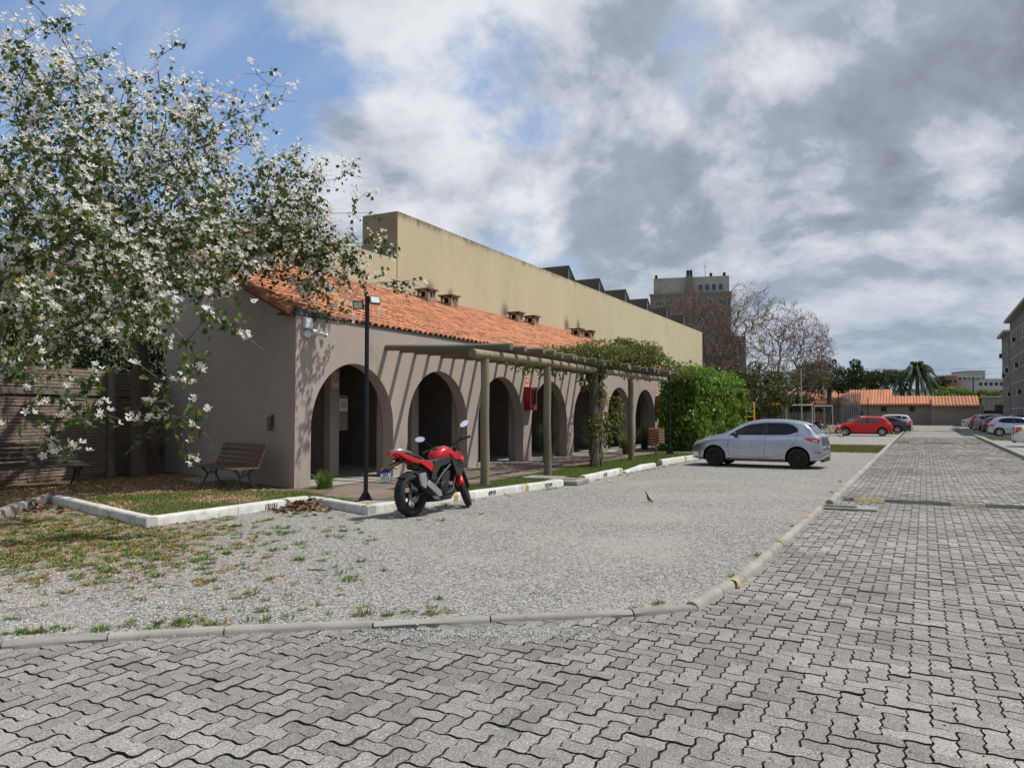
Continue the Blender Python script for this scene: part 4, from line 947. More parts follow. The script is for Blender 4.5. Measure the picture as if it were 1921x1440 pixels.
def hsurf(n):
    """points on the lumpy hedge shell: +x face, -y face, top"""
    a = RNG.uniform(0, 1, n); P = np.zeros((n, 3)); O = np.zeros((n, 3))
    y = RNG.uniform(hy0, hy1, n); z = RNG.uniform(GZ, hz1, n); x = RNG.uniform(hx0, hx1, n)
    f = a < .62; g = (a >= .62) & (a < .80); h = a >= .80
    P[f] = np.c_[np.full(f.sum(), hx1), y[f], z[f]]; O[f] = (1, 0, .25)
    P[g] = np.c_[x[g], np.full(g.sum(), hy0), z[g]]; O[g] = (0, -1, .25)
    P[h] = np.c_[x[h], y[h], np.full(h.sum(), hz1)]; O[h] = (.2, -.1, 1)
    lump = np.sin(P[:, 1] * 1.9 + P[:, 2] * 2.3) * .5 + np.sin(P[:, 1] * 4.3 - P[:, 2] * 3.1 + P[:, 0] * 3) * .5
    hole = np.sin(P[:, 1] * 3.1 + 1.) * np.sin(P[:, 2] * 3.7 + P[:, 0] * 2) > .62
    dp = lump * .26 - .35 * hole + RNG.normal(0, .14, n) - np.abs(RNG.normal(0, .12, n)) + .25 * (RNG.uniform(0, 1, n) < .02)
    P += O / np.linalg.norm(O, axis=1)[:, None] * dp[:, None]
    # rounded upper edge, bottom gathered in
    P[:, 2] -= .35 * np.clip((P[:, 0] - (hx1 - .5)) / .7, 0, 1) ** 2 * (P[:, 2] > hz1 - .6)
    P[:, 0] -= .35 * np.clip((.9 - P[:, 2]) / .9, 0, 1) * (O[:, 0] == 1)
    return P, O
P, O = hsurf(17000); br = (np.abs(P[:, 1] - 39.7) < .55) & (P[:, 2] > 1.6) & (P[:, 2] < 3.2) & (RNG.uniform(0, 1, len(P)) < .9) & (P[:, 0] > -8.75)
scatter('foliage', LT, LTF, P[~br], facing((~br).sum(), O[~br], .65), RNG.uniform(.11, .22, (~br).sum()), M['hedge_leaf'], hd, kind='stuff')
scatter('dead_foliage', LT, LTF, P[br], facing(br.sum(), O[br], .8), RNG.uniform(.04, .09, br.sum()), M['hedge_brown'], hd, kind='stuff')
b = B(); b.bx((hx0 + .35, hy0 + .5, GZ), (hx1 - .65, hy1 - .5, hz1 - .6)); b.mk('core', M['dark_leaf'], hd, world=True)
for y in np.arange(hy0 + .5, hy1, 1.1): b = B(); b.tube([(hx1 - .35, y, GZ), (hx1 - .3, y + .1, 1.0), (hx1 - .25, y - .05, 2.2)], [.05, .04, .02], 6); b.mk('stem', M['bark'], hd, world=True)
# creeper over the pergola and round its third post
vn = thing('creeper', 'straggly olive creeper spilling over the far half of the pergola', 'climbing plant', (-8.6, 21.3, GZ))
pts = []; outs = []
def blob(c, r, n):
    d = RNG.normal(0, 1, (n, 3)); d /= np.linalg.norm(d, axis=1)[:, None]; q = d * (RNG.uniform(.25, 1, n) ** .5)[:, None] * np.array(r); pts.append(q + np.array(c)); outs.append(d + np.array([.3, 0, .5]))
for k in range(34):
    y = random.uniform(19.0, 30.0); blob((random.uniform(-10.4, -8.1), y, 3.22 + random.uniform(-.05, .28) + .45 * math.exp(-((y - 25.0) / 2.0) ** 2)), (.65, .7, .26), 190)
for k in range(8): blob((random.uniform(-10.2, -8.6), random.uniform(29.5, 32.5), 3.3), (.6, .6, .3), 150)
for k in range(18): blob((-8.5 + random.uniform(-.3, .2), 21.15 + random.uniform(-.45, .6), random.uniform(1.0, 3.0)), (.22, .25, .38), 80)
for k in range(4): blob((-8.4, 22.3 + random.uniform(-.3, .3), random.uniform(1.4, 2.4)), (.2, .28, .3), 80)
for k in range(9): blob((-8.5, 15.8 + k * .35, 2.72 + random.uniform(-.1, .1)), (.12, .15, .14), 9)
for k in range(6): blob((-9.4, 25.4 + random.uniform(-1.2, 1.2), 4.0 + random.uniform(-.3, .35)), (.3, .45, .22), 45)
P = np.concatenate(pts); O = np.concatenate(outs)
scatter('foliage', LT, LTF, P, facing(len(P), O, .7), RNG.uniform(.08, .155, len(P)), M['vine_leaf'], vn, kind='stuff')
for k in range(7):
    a0 = k * .9; b = B(); b.tube([(-8.5 + .16 * math.cos(a0 + z * 1.3) + random.uniform(-.04, .04), 21.0 + .18 * math.sin(a0 + z * 1.3) + .10 * k * z * .1, GZ + z) for z in np.linspace(0, 3.0, 9)], [.028] * 5 + [.02] * 4, 6); b.mk('stem', M['twig_bark'], vn, world=True, smooth=60)
for k in range(26):
    y = random.uniform(18, 29); x = random.uniform(-9.5, -8.1); q = [(x + random.gauss(0, .2) * i, y + random.gauss(0, .25) * i, 3.2 + random.uniform(0, .14) * i) for i in range(5)]
    b = B(); b.tube(q, [.010, .009, .008, .006, .004], 5); b.mk('shoot', M['twig_bark'], vn, world=True)
def strap_clump(label, x, y, h, n, mat, spread=.9):
    t = thing('strap_plant', label, 'plant', (x, y, GZ), group='strap-leaved plants by the arcade')
    V = []; F = []
    for k in range(n):
        a = random.uniform(0, 2 * math.pi); L = h * random.uniform(.65, 1.15); bend = random.uniform(.15, 1.) * spread; w = .014 * random.uniform(.7, 1.3); r0 = random.uniform(0, .16)
        ca_, sa_ = math.cos(a), math.sin(a); o = len(V)
        for i in range(5):
            s = i / 4; rad = r0 + L * bend * .55 * s ** 1.7; z = L * (s - .38 * bend * s ** 2.4); ww = w * (1 - s * .9)
            V += [(rad * ca_ - ww * sa_, rad * sa_ + ww * ca_, z), (rad * ca_ + ww * sa_, rad * sa_ - ww * ca_, z)]
        F += [(o + 2 * i, o + 2 * i + 1, o + 2 * i + 3, o + 2 * i + 2) for i in range(4)]
    b = B(); b.add(V, F); b.mk('leaves', mat, t, kind='stuff')
strap_clump('tall dark bushy strap-leaved plant below the red cabinet', -11.0, cen[2] + 2.0, 1.35, 420, M['strap_dark'], .55)
strap_clump('arching strap-leaved clump between the fourth and fifth arch', -10.6, 26.0, 1.15, 340, M['strap_leaf'], 1.0)
strap_clump('low round strap-leaved clump right of the creeper post', -10.2, 28.4, 1.05, 340, M['strap_leaf'], .9)
strap_clump('dark strap-leaved plant half hidden in the sixth arch', -11.1, 33.2, 1.1, 180, M['strap_dark'], .7)
strap_clump('bright green grass tuft at the foot of the building corner', -11.1, 12.35, .42, 260, M['grass'], 1.1)

# ------------------------------------------------------------------ trees from a branching skeleton
def skeleton(trunk, P, wlen=.35):
    """connect crown points P to the trunk polyline; returns nodes, parent index"""
    N = [np.array(p, float) for p in trunk]; par = [-1] + list(range(len(trunk) - 1)); pl = [0.]
    for i in range(1, len(trunk)): pl.append(pl[-1] + np.linalg.norm(N[i] - N[i - 1]))
    n = len(P); best = np.full(n, 1e9); bi = np.zeros(n, int); done = np.zeros(n, bool); plen = np.zeros(n)
    s0 = max(0, len(trunk) // 2 - 1)
    for i in range(s0, len(trunk)):
        c = np.linalg.norm(P - N[i], axis=1) + wlen * pl[i]; u_ = c < best; best[u_] = c[u_]; bi[u_] = i
    for _ in range(n):
        k = int(np.argmin(np.where(done, 1e18, best))); done[k] = True; idx = len(N); N.append(P[k]); par.append(int(bi[k])); L = pl[bi[k]] + np.linalg.norm(P[k] - N[bi[k]]); pl.append(L)
        c = np.linalg.norm(P - P[k], axis=1) + wlen * L; u_ = (c < best) & ~done; best[u_] = c[u_]; bi[u_] = idx
    return np.array(N), par
def branch_mesh(name, N, par, r0, rtrunk, mat, parent, expo=2.3, jit=.0, thin=None):
    n = len(N); w = np.zeros(n); ch = [[] for _ in range(n)]
    for i in range(1, n): ch[par[i]].append(i)
    order = sorted(range(n), key=lambda i: 0)
    # children always have larger index than parents
    for i in range(n - 1, -1, -1):
        if not ch[i]: w[i] = 1
        if par[i] >= 0: w[par[i]] += w[i]
    rr = r0 * w ** (1 / expo); rr = np.minimum(rr * 1., rtrunk); rr[0] = rtrunk * 1.15
    V = []; F = []; b = B()
    for i in range(1, n):
        p = par[i]; ra = min(rr[p], max(rr[i] * 1.35, r0)); a, c = N[p], N[i]
        k = 8 if rr[i] > .05 else (5 if rr[i] > .014 else 3)
        if rr[i] > .012:
            mid = (a + c) / 2 + RNG.normal(0, 1, 3) * np.linalg.norm(c - a) * .09; b.tube([a, mid, c], [ra, (ra + rr[i]) / 2, rr[i]], k, cap=False)
        else: b.tube([a, c], [ra, rr[i]], k, cap=False)
    o = b.mk(name, mat, parent, smooth=70, world=True); return o, rr, ch
def px_cloud(cl, rng=RNG):
    out = []
    for (x, y, d, rx, ry, rd, n) in cl:
        q = rng.normal(0, 1, (n, 3)); q /= np.linalg.norm(q, axis=1)[:, None]; q *= (rng.uniform(0, 1, n) ** .38)[:, None]
        for a in q:
            dd = d + a[2] * rd; out.append(AD(x + a[0] * rx, y + a[1] * ry, dd))
    return np.array(out)
# --- white-flowered tree on the left
tb = (-17.34, 12.58, GZ)
ft = thing('flowering_tree', 'spreading tree full of white orchid-like flowers on the left', 'tree', tb)
cl = [(50, 130, 14, 110, 100, 1.8, 60), (150, 200, 14.2, 150, 100, 2, 110), (300, 250, 15.4, 140, 110, 2, 110), (420, 230, 16.6, 75, 75, 1.4, 40), (90, 360, 13, 140, 130, 2.2, 120), (270, 400, 15.3, 170, 120, 2.4, 150), (430, 390, 16.8, 140, 130, 2, 130), (545, 370, 17, 70, 90, 1.2, 50), (120, 490, 12.4, 160, 90, 2, 100), (310, 500, 15.2, 150, 70, 1.8, 100), (510, 455, 17, 110, 60, 1.2, 74), (630, 475, 17, 60, 35, 0.9, 30), (570, 530, 16.8, 80, 22, 0.8, 16), (50, 600, 11, 100, 50, 1.4, 26), (220, 590, 12, 120, 45, 1.5, 32), (-120, 330, 13, 140, 260, 3, 90), (60, 690, 10, 60, 20, 0.8, 6)]
P = px_cloud([(*c[:6], max(4, int(c[6] * (.9 if 300 < c[1] < 560 else .6)))) for c in cl])
ext = [(60, 5, 13.6), (35, -30, 13.8), (110, 40, 14), (320, 92, 15), (295, 110, 15), (482, 140, 16.8), (525, 188, 16.8), (505, 160, 16.8), (480, 200, 16.8), (650, 322, 17), (640, 335, 17), (600, 340, 17), (665, 380, 17), (660, 400, 17), (720, 470, 16.9), (700, 465, 16.9), (735, 530, 16.8), (710, 530, 16.8), (680, 535, 16.8), (755, 528, 16.8), (640, 580, 16.6), (615, 588, 16.6), (590, 585, 16.6), (385, 598, 10.2), (410, 606, 10.2), (430, 606, 10.2), (350, 640, 10.2), (370, 675, 10.3), (345, 700, 10.3), (300, 790, 10), (325, 788, 10), (340, 786, 10), (120, 745, 9.6), (150, 780, 9.6), (105, 785, 9.6), (92, 830, 9.6), (115, 832, 9.6), (170, 730, 9.6), (55, 700, 9.5), (310, 740, 10)]
P = np.concatenate([P, [AD(*e) for e in ext]])
trunk = [np.array(tb) - np.array([0, 0, .2]), (-17.3, 12.55, 1.0), (-17.22, 12.45, 2.0), (-17.0, 12.3, 2.9), (-16.7, 12.0, 3.7)]
lims = [(262, 560, 18.2), (240, 480, 17), (330, 520, 17.2), (180, 600, 16.4), (120, 560, 15), (45, 520, 13.6), (40, 420, 13.4), (300, 430, 16.2), (370, 530, 16.6), (440, 500, 16.2), (200, 380, 15.8), (100, 640, 13.2)]
N, par = skeleton(trunk, np.concatenate([[AD(*e) for e in lims], P]), .42)
bo, rr, chd = branch_mesh('branches', N, par, .0065, .20, M['bark'], ft, 2.25)
b = B(); tr_ = [np.array(t, float) for t in trunk]; b.tube(tr_, [.27, .225, .20, .185, .165], 14); b.mk('trunk', M['bark'], ft, world=True, smooth=60)
tips = [i for i in range(len(trunk), len(N)) if rr[i] < .022]
# extra fine twigs reaching out from every thin node
tw = B(); TPs = []; near_d = (N - CP) @ FW
for i in tips:
    base_ = N[i]; dr = base_ - N[par[i]]; dr = dr / (np.linalg.norm(dr) + 1e-6)
    for k in range(4 if not chd[i] else 3):
        v = dr * .6 + RNG.normal(0, .75, 3) + np.array([0, 0, .22]); v /= np.linalg.norm(v); L = RNG.uniform(.22, .62)
        m_ = base_ + v * L * .5 + RNG.normal(0, .03, 3); e_ = base_ + v * L + np.array([0, 0, -.04])
        tw.tube([base_, m_, e_], [.0055, .0045, .003], 3, cap=False); TPs += [(m_, v), (e_, v), (base_ * .25 + m_ * .75, v), (e_, v)]
tw.mk('twigs', M['twig_bark'], ft, world=True, kind='stuff')
TP = np.array([t[0] for t in TPs]); TVv = np.array([t[1] for t in TPs])
def petal_flower():
    V = []; F = []
    for k in range(5):
        a = 2 * math.pi * k / 5; up = .34 if k != 0 else .5
        c_, s_ = math.cos(a), math.sin(a); o = len(V)
        for r, w, z in ((.04, .03, 0), (.30, .17, .16), (.52, .12, up * .9), (.62, .0, up)):
            V += [(r * c_ - w * s_, r * s_ + w * c_, z), (r * c_ + w * s_, r * s_ - w * c_, z)]
        F += [(o, o + 1, o + 3, o + 2), (o + 2, o + 3, o + 5, o + 4), (o + 4, o + 5, o + 7)]
    o = len(V); V += [(-.015, 0, 0), (.015, 0, 0), (.04, .02, .42), (-.06, -.03, -.22), (.05, -.04, -.2)]; F += [(o, o + 1, o + 2), (o, o + 3, o + 1), (o, o + 4, o + 1)]
    return np.array(V), F, [0] * 15 + [1, 2, 2]
PV, PF, PMI = petal_flower()
m_ = leafm('petal', (.90, .89, .85), (.86, .84, .75), .05, .5, .55); leafm('stamen', (.55, .38, .12), (.45, .30, .12), .2, .2); leafm('calyx', (.20, .20, .06), (.24, .13, .05), .3, .2)
nf = len(TP); sel = np.where(RNG.uniform(0, 1, nf) < .27)[0]          # blossoms sit in small clusters on the twigs
rep = np.repeat(sel, RNG.integers(2, 5, len(sel)))
FP = TP[rep] + TVv[rep] * .06 + RNG.normal(0, .055, (len(rep), 3)); FP = np.where((((FP - CP) @ FW) < 11.)[:, None], TP[rep] + RNG.normal(0, .03, (len(rep), 3)), FP)
upv = TVv[rep] * .5 + np.array([0, 0, .55]) + np.array([.12, -.15, 0])
fs = RNG.uniform(.058, .100, len(rep))
scatter('flowers', PV, PF, FP, facing(len(FP), upv, .5), fs, [M['petal'], M['stamen'], M['calyx']], ft, fm=PMI, kind='stuff')
# bilobed leaves hanging below the twigs
BL = np.array([(0, 0, 0), (-.30, .22, .10), (-.36, .60, .12), (-.20, .98, .06), (0, .74, 0), (.20, .98, .06), (.36, .60, .12), (.30, .22, .10)]); BLF = [(0, 4, 3, 2, 1), (0, 7, 6, 5, 4)]
leafm('tree_leaf', (.045, .09, .02), (.11, .15, .032), .38, .42, .45)
wts = np.clip(1.05 - np.clip((TP[:, 2] - 5.4) / 4, 0, .75), .2, 1); sel = np.where(RNG.uniform(0, 1, nf) < .54 * wts)[0]
rep = np.repeat(sel, RNG.integers(2, 5, len(sel))); LP = TP[rep] - TVv[rep] * RNG.uniform(0, .22, (len(rep), 1)) + RNG.normal(0, .05, (len(rep), 3))
scatter('leaves', BL, BLF, LP, facing(len(LP), np.tile([.2, -.3, .45], (len(LP), 1)) + RNG.normal(0, .5, (len(LP), 3)), .3), RNG.uniform(.07, .118, len(LP)), M['tree_leaf'], ft, kind='stuff')
yl = LP[RNG.uniform(0, 1, len(LP)) < .02]; leafm('yellow_leaf', (.32, .26, .03), (.22, .12, .03), .3, .35)
scatter('yellow_leaves', BL, BLF, yl + .05, facing(len(yl), np.tile([.2, -.3, .45], (len(yl), 1)), .6), .11, M['yellow_leaf'], ft, kind='stuff')
# shrubs showing above the boundary wall
def bush(name, label, cat, c, r, n, ls, mat, group=None, stems=4, flat=1.):
    t = thing(name, label, cat, (c[0], c[1], 0), group=group)
    d = RNG.normal(0, 1, (n, 3)); d /= np.linalg.norm(d, axis=1)[:, None]
    lump = .78 + .16 * np.sin(d[:, 0] * 5 + d[:, 2] * 4 + c[0]) + .12 * np.sin(d[:, 1] * 7 - d[:, 2] * 5 + c[1])
    P = np.array(c) + d * (RNG.uniform(.35, 1, n) ** .45 * lump)[:, None] * np.array(r); k = P[:, 2] > .1; P = P[k]; d = d[k]
    scatter('crown', LT, LTF, P, facing(len(P), d + np.array([.2, 0, .5]), .6), RNG.uniform(.7, 1.3, len(P)) * ls, mat, t, kind='stuff')
    b = B()
    for s in range(stems):
        a = 2 * math.pi * s / stems + c[0]; q = np.array(c) + np.array([math.cos(a) * r[0] * .45, math.sin(a) * r[1] * .45, r[2] * .1]); b.tube([(c[0], c[1], -.1), (c[0] * .6 + q[0] * .4, c[1] * .6 + q[1] * .4, c[2] * .45), q], [max(.05, c[2] * .03), max(.035, c[2] * .02), .02], 7, cap=False)
    b.mk('trunk', M['bark'], t, world=True, smooth=60); return t
bush('shrub', 'bright green shrub showing over the boundary wall at far left', 'shrub', (-20.3, 9.6, 2.9), (1.3, 1.6, 1.3), 1500, .15, M['hedge_leaf'])
bush('shrub', 'dark green shrub behind the boundary wall and tree trunk', 'shrub', (-20.8, 12.6, 2.8), (1.4, 1.6, 1.6), 1500, .15, M['dark_leaf'])
bush('shrub', 'dense dark shrub beyond the boundary wall at the picture edge', 'shrub', (-19.4, 6.6, 3.0), (1.2, 1.5, 1.4), 1300, .15, M['dark_leaf'])
bush('shrub', 'tall dark bush behind the boundary wall between trunk and gable', 'shrub', (-21.5, 14.6, 3.6), (1.7, 2.2, 2.6), 2600, .17, M['dark_leaf'])
bush('shrub', 'tall olive bush behind the boundary wall left of the trunk', 'shrub', (-22.0, 10.9, 3.8), (1.8, 2.2, 2.6), 2600, .17, M['olive_leaf'])
bush('shrub', 'tall dark bush behind the boundary wall above the far bench', 'shrub', (-21.6, 7.6, 3.8), (1.8, 2.2, 2.6), 2600, .17, M['dark_leaf'])
# brown thrush standing on the gravel
p = G(1216, 942, .022)
t = thing('bird', 'small brown bird standing on the open gravel', 'bird', (p[0], p[1], .022), R_(205)); t.scale = (.82, .82, .82)   # local +x is forward
pm('feather', (.10, .06, .035), (.16, .085, .045), 40, .8, .3, 200); pm('bill', (.06, .05, .03), None, rough=.6)
b = B(); V = []
prof = [(-.155, .052, .003, .010), (-.10, .060, .010, .016), (-.065, .070, .022, .022), (-.03, .085, .034, .036), (.01, .105, .039, .042), (.04, .130, .034, .036), (.06, .155, .023, .024), (.075, .175, .022, .022), (.09, .182, .021, .020), (.105, .182, .013, .012), (.112, .181, .005, .005)]
for (x, z, ry, rz_) in prof:
    for j in range(10): q = 2 * math.pi * j / 10; V.append((x, ry * math.cos(q), z + rz_ * math.sin(q)))
b.add(V, [(i * 10 + j, i * 10 + (j + 1) % 10, (i + 1) * 10 + (j + 1) % 10, (i + 1) * 10 + j) for i in range(len(prof) - 1) for j in range(10)] + [tuple(range(9, -1, -1)), tuple(range(100, 110))]); BT = Matrix.Translation((0, 0, .09)) @ Matrix.Rotation(R_(-24), 4, 'Y') @ Matrix.Translation((0, 0, -.09)); b.xf(BT); b.mk('body', M['feather'], t, smooth=80)
b = B(); b.cyl((.105, 0, .182), (.135, 0, .170), .006, .001, 6); b.xf(BT); b.mk('bill', M['bill'], t)
for s in (-1, 1):
    b = B(); b.tube([(-.005, s * .016, .072), (.004, s * .017, .035), (-.002, s * .017, .003)], .003, 5)
    for a_ in (-.5, 0, .5, math.pi): b.tube([(-.002, s * .017, .003), (-.002 + .022 * math.cos(a_), s * .017 + .022 * math.sin(a_), .002)], .002, 4)
    b.mk('leg', M['bill'], t)
# ------------------------------------------------------------------ vehicle materials
pm('tyre', (.014, .014, .015), (.022, .022, .022), 12, .85, .2, 70)
pm('rim_black', (.015, .015, .016), None, rough=.4, metal=.4)
pm('alloy', (.52, .53, .54), (.45, .45, .46), 6, .3, metal=.85)
pm('alloy_matt', (.22, .22, .23), None, rough=.45, metal=.7)
pm('chrome', (.75, .76, .77), None, rough=.08, metal=1.)
pm('red_paint', (.45, .003, .010), (.40, .003, .008), 3, .30, coat=.6, spec=.3)
pm('orange_lens', (.75, .20, .02), None, rough=.15, spec=.6, coat=.5)
pm('red_lens', (.45, .008, .010), (.60, .03, .02), 30, .12, spec=.6, coat=.6)
pm('clear_lens', (.55, .56, .55), (.38, .40, .40), 14, .10, spec=.6, coat=.8)
pm('mirror_glass', (.80, .86, .90), None, rough=.03, metal=1.)
pm('car_glass', (.008, .010, .016), None, rough=.05, spec=.38)
pm('car_glass_clear', (.03, .04, .045), None, rough=.03, spec=.8, coat=.4)
pm('plate_white', (.70, .71, .72), None, rough=.5)
pm('plate_blue', (.02, .05, .42), None, rough=.5)
def paint(name, c, metal=.0, rough=.3): return pm(name, c, tuple(x * .93 for x in c), 2.5, rough, metal=metal, coat=.9, spec=.5)
paint('car_silver', (.45, .50, .59), .85, .22); pm('car_red', (.58, .004, .010), (.54, .004, .009), 2.5, .35, coat=.5, spec=.3); paint('car_black', (.012, .013, .018)); paint('car_white', (.70, .70, .70)); paint('car_grey', (.20, .23, .29), .6, .35); paint('car_wine', (.26, .006, .012)); paint('car_blue', (.16, .21, .30), .5, .35)
def loft(secs, n=16, pw=2.3):
    """body through sections (x, zc, half_width, up, down[, yc])"""
    V = []; k = len(secs)
    for s in secs:
        x, zc, w, up, dn = s[:5]; yc = s[5] if len(s) > 5 else 0
        for j in range(n):
            q = 2 * math.pi * j / n; c_, s_ = math.cos(q), math.sin(q)
            V.append((x, yc + w * math.copysign(abs(c_) ** (2 / pw), c_), zc + (up if s_ > 0 else dn) * math.copysign(abs(s_) ** (2 / pw), s_)))
    F = [(i * n + j, (i + 1) * n + j, (i + 1) * n + (j + 1) % n, i * n + (j + 1) % n) for i in range(k - 1) for j in range(n)]
    F += [tuple(range(n)), tuple(range(k * n - 1, (k - 1) * n - 1, -1))]
    b = B(); b.add(V, F); return b
RY = Matrix.Rotation(R_(90), 4, 'X')                       # lathe axis z -> -y / y
# ------------------------------------------------------------------ motorbike (x forward, y left)
mb = thing('motorcycle', 'red and black motorcycle leaning on its stand against the white kerb', 'motorcycle', (-7.03, 9.82, .024))
mb.rotation_euler = (R_(-7), 0, R_(87)); mb.scale = (1.03, 1.03, 1.03)
def moto_wheel(name, cx, R, w, ns, disc_side, T=None):
    T = T or Matrix.Identity(4); C_ = Matrix.Translation((cx, 0, R)) @ RY
    h = w / 2; tp = [(R - .105, h * .75), (R - .09, h * .95), (R - .055, h), (R - .022, h * .82), (R - .006, h * .45), (R, 0), (R - .006, -h * .45), (R - .022, -h * .82), (R - .055, -h), (R - .09, -h * .95), (R - .105, -h * .75)]
    wh = B(); wh.lathe(tp, 40, C_); wh.xf(T); ty = wh.mk(name, M['tyre'], mb, smooth=50)
    tr = B()
    for i in range(40):
        a = 2 * math.pi * i / 40
        for s in (-1, 1):
            m3 = C_ @ Matrix.Rotation(a, 4, 'Z') @ Matrix.Translation((R - .008, 0, s * h * .48)) @ Matrix.Rotation(s * .5, 4, 'X'); tr.box((0, 0, 0), (.012, .010, h * .62), M=Matrix.Identity(3)); V = tr.v[-8:]; tr.v[-8:] = [tuple(m3 @ Vector(p)) for p in V]
    tr.xf(T); tr.mk('tread', M['black_plastic'], ty, kind='stuff')
    rm = B(); rm.lathe([(R - .105, h * .72), (R - .12, h * .6), (R - .125, 0), (R - .12, -h * .6), (R - .105, -h * .72)], 40, C_); rm.lathe([(0, .06), (.045, .06), (.05, .03), (.05, -.03), (.045, -.06), (0, -.06)], 16, C_)
    for i in range(ns):
        a = 2 * math.pi * i / ns + .3
        for da in (-.16, .16):
            p0 = C_ @ Vector((.045 * math.cos(a), .045 * math.sin(a), 0)); p1 = C_ @ Vector(((R - .12) * math.cos(a + da), (R - .12) * math.sin(a + da), 0)); pm_ = C_ @ Vector(((R - .2) * math.cos(a), (R - .2) * math.sin(a), 0))
            rm.tube([p0, pm_, p1], [.017, .014, .012], 6)
    rm.xf(T); rm.mk('rim', M['rim_black'], ty, smooth=40)
    dc = B(); dc.lathe([(.055, disc_side * .062), (.125, disc_side * .062), (.125, disc_side * .066), (.055, disc_side * .066)], 24, C_); dc.xf(T); dc.mk('brake_disc', M['alloy_matt'], ty)
    return ty
HEAD = Vector((1.13, 0, .86)); RAKE = R_(25); sax = Vector((-math.sin(RAKE), 0, math.cos(RAKE)))
TS = Matrix.Translation(HEAD) @ Matrix.Rotation(R_(34), 4, sax) @ Matrix.Translation(-HEAD)
moto_wheel('rear_wheel', 0, .320, .168, 5, 1)
moto_wheel('front_wheel', 1.40, .300, .112, 5, -1, TS)
b = B()
for s in (-1, 1):
    b.tube([(1.40, s * .092, .30), (1.40 - .52 * math.tan(RAKE) * 1.0, s * .092, .82)], [.028, .027], 10); b.tube([(1.40 - .52 * math.tan(RAKE), s * .092, .82), (1.085, s * .092, .98)], .019, 8)
b.box((1.145, 0, .84), (.07, .24, .03)); b.box((1.10, 0, .95), (.07, .22, .03)); b.xf(TS); b.mk('fork', M['black_metal'], mb, smooth=50)
b = B(); V = []
for i in range(13):
    a = R_(10 + i * 12.5); rr_ = .335
    for j in range(7):
        q = (j - 3) / 3; V.append((1.40 - rr_ * math.cos(a) * (1 - .03 * q * q), q * .068 * (1 - .15 * abs(i - 6) / 6), .30 + rr_ * math.sin(a) * (1 - .05 * q * q) - .03 * q * q))
b.add(V, [(i * 7 + j, i * 7 + j + 1, (i + 1) * 7 + j + 1, (i + 1) * 7 + j) for i in range(12) for j in range(6)]); b.xf(TS); o = b.mk('front_fender', M['red_paint'], mb, smooth=60); o.modifiers.new('t', 'SOLIDIFY').thickness = .006
b = B(); b.tube([(1.00, .40, 1.045), (1.03, .27, 1.05), (1.07, .16, 1.03), (1.085, .06, 1.005), (1.085, -.06, 1.005), (1.07, -.16, 1.03), (1.03, -.27, 1.05), (1.00, -.40, 1.045)], .0115, 8); b.xf(TS); hb = b.mk('handlebar', M['black_metal'], mb, smooth=50)
for s in (-1, 1):
    b = B(); b.cyl((1.03, s * .27, 1.05), (.995, s * .41, 1.044), .018, n=10); b.box((1.04, s * .245, 1.05), (.06, .06, .05)); b.xf(TS); b.mk('grip', M['black_plastic'], hb, smooth=50)
    b = B(); b.tube([(1.06, s * .25, 1.05), (1.08, s * .30, 1.045), (1.06, s * .42, 1.035)], .006, 6); b.xf(TS); b.mk('lever', M['steel'], hb)
    b = B(); b.tube([(1.05, s * .22, 1.06), (1.06, s * .28, 1.16), (1.045, s * .36, 1.25)], .006, 6); b.xf(TS); mi_ = b.mk('mirror_stem', M['black_metal'], mb)
    b = B(); b.ell((1.04, s * .385, 1.275), (.022, .085, .048), 14, 8, Matrix.Rotation(s * .25, 3, 'X')); b.xf(TS); b.mk('mirror_shell', M['black_plastic'], mi_, smooth=60)
    b = B(); b.lathe([(0, 0), (.080, 0)], 16, Matrix.Translation((1.0165, s * .385, 1.275)) @ Matrix.Rotation(s * .25, 4, 'X') @ Matrix.Rotation(R_(-90), 4, 'Y') @ Matrix.Diagonal((.55, 1, 1, 1))); b.xf(TS); b.mk('mirror_glass', M['mirror_glass'], mi_)
b = loft([(1.15, .92, .06, .07, .08), (1.22, .90, .11, .09, .10), (1.28, .88, .105, .085, .09), (1.315, .87, .07, .05, .06)], 14); b.xf(TS); b.mk('headlight_cowl', M['black_plastic'], mb, smooth=50)
b = loft([(1.14, .96, .05, .02, .02), (1.24, 1.0, .08, .03, .02), (1.27, 1.01, .05, .01, .01)], 10); b.xf(TS); b.mk('instrument', M['black_plastic'], mb, smooth=50)
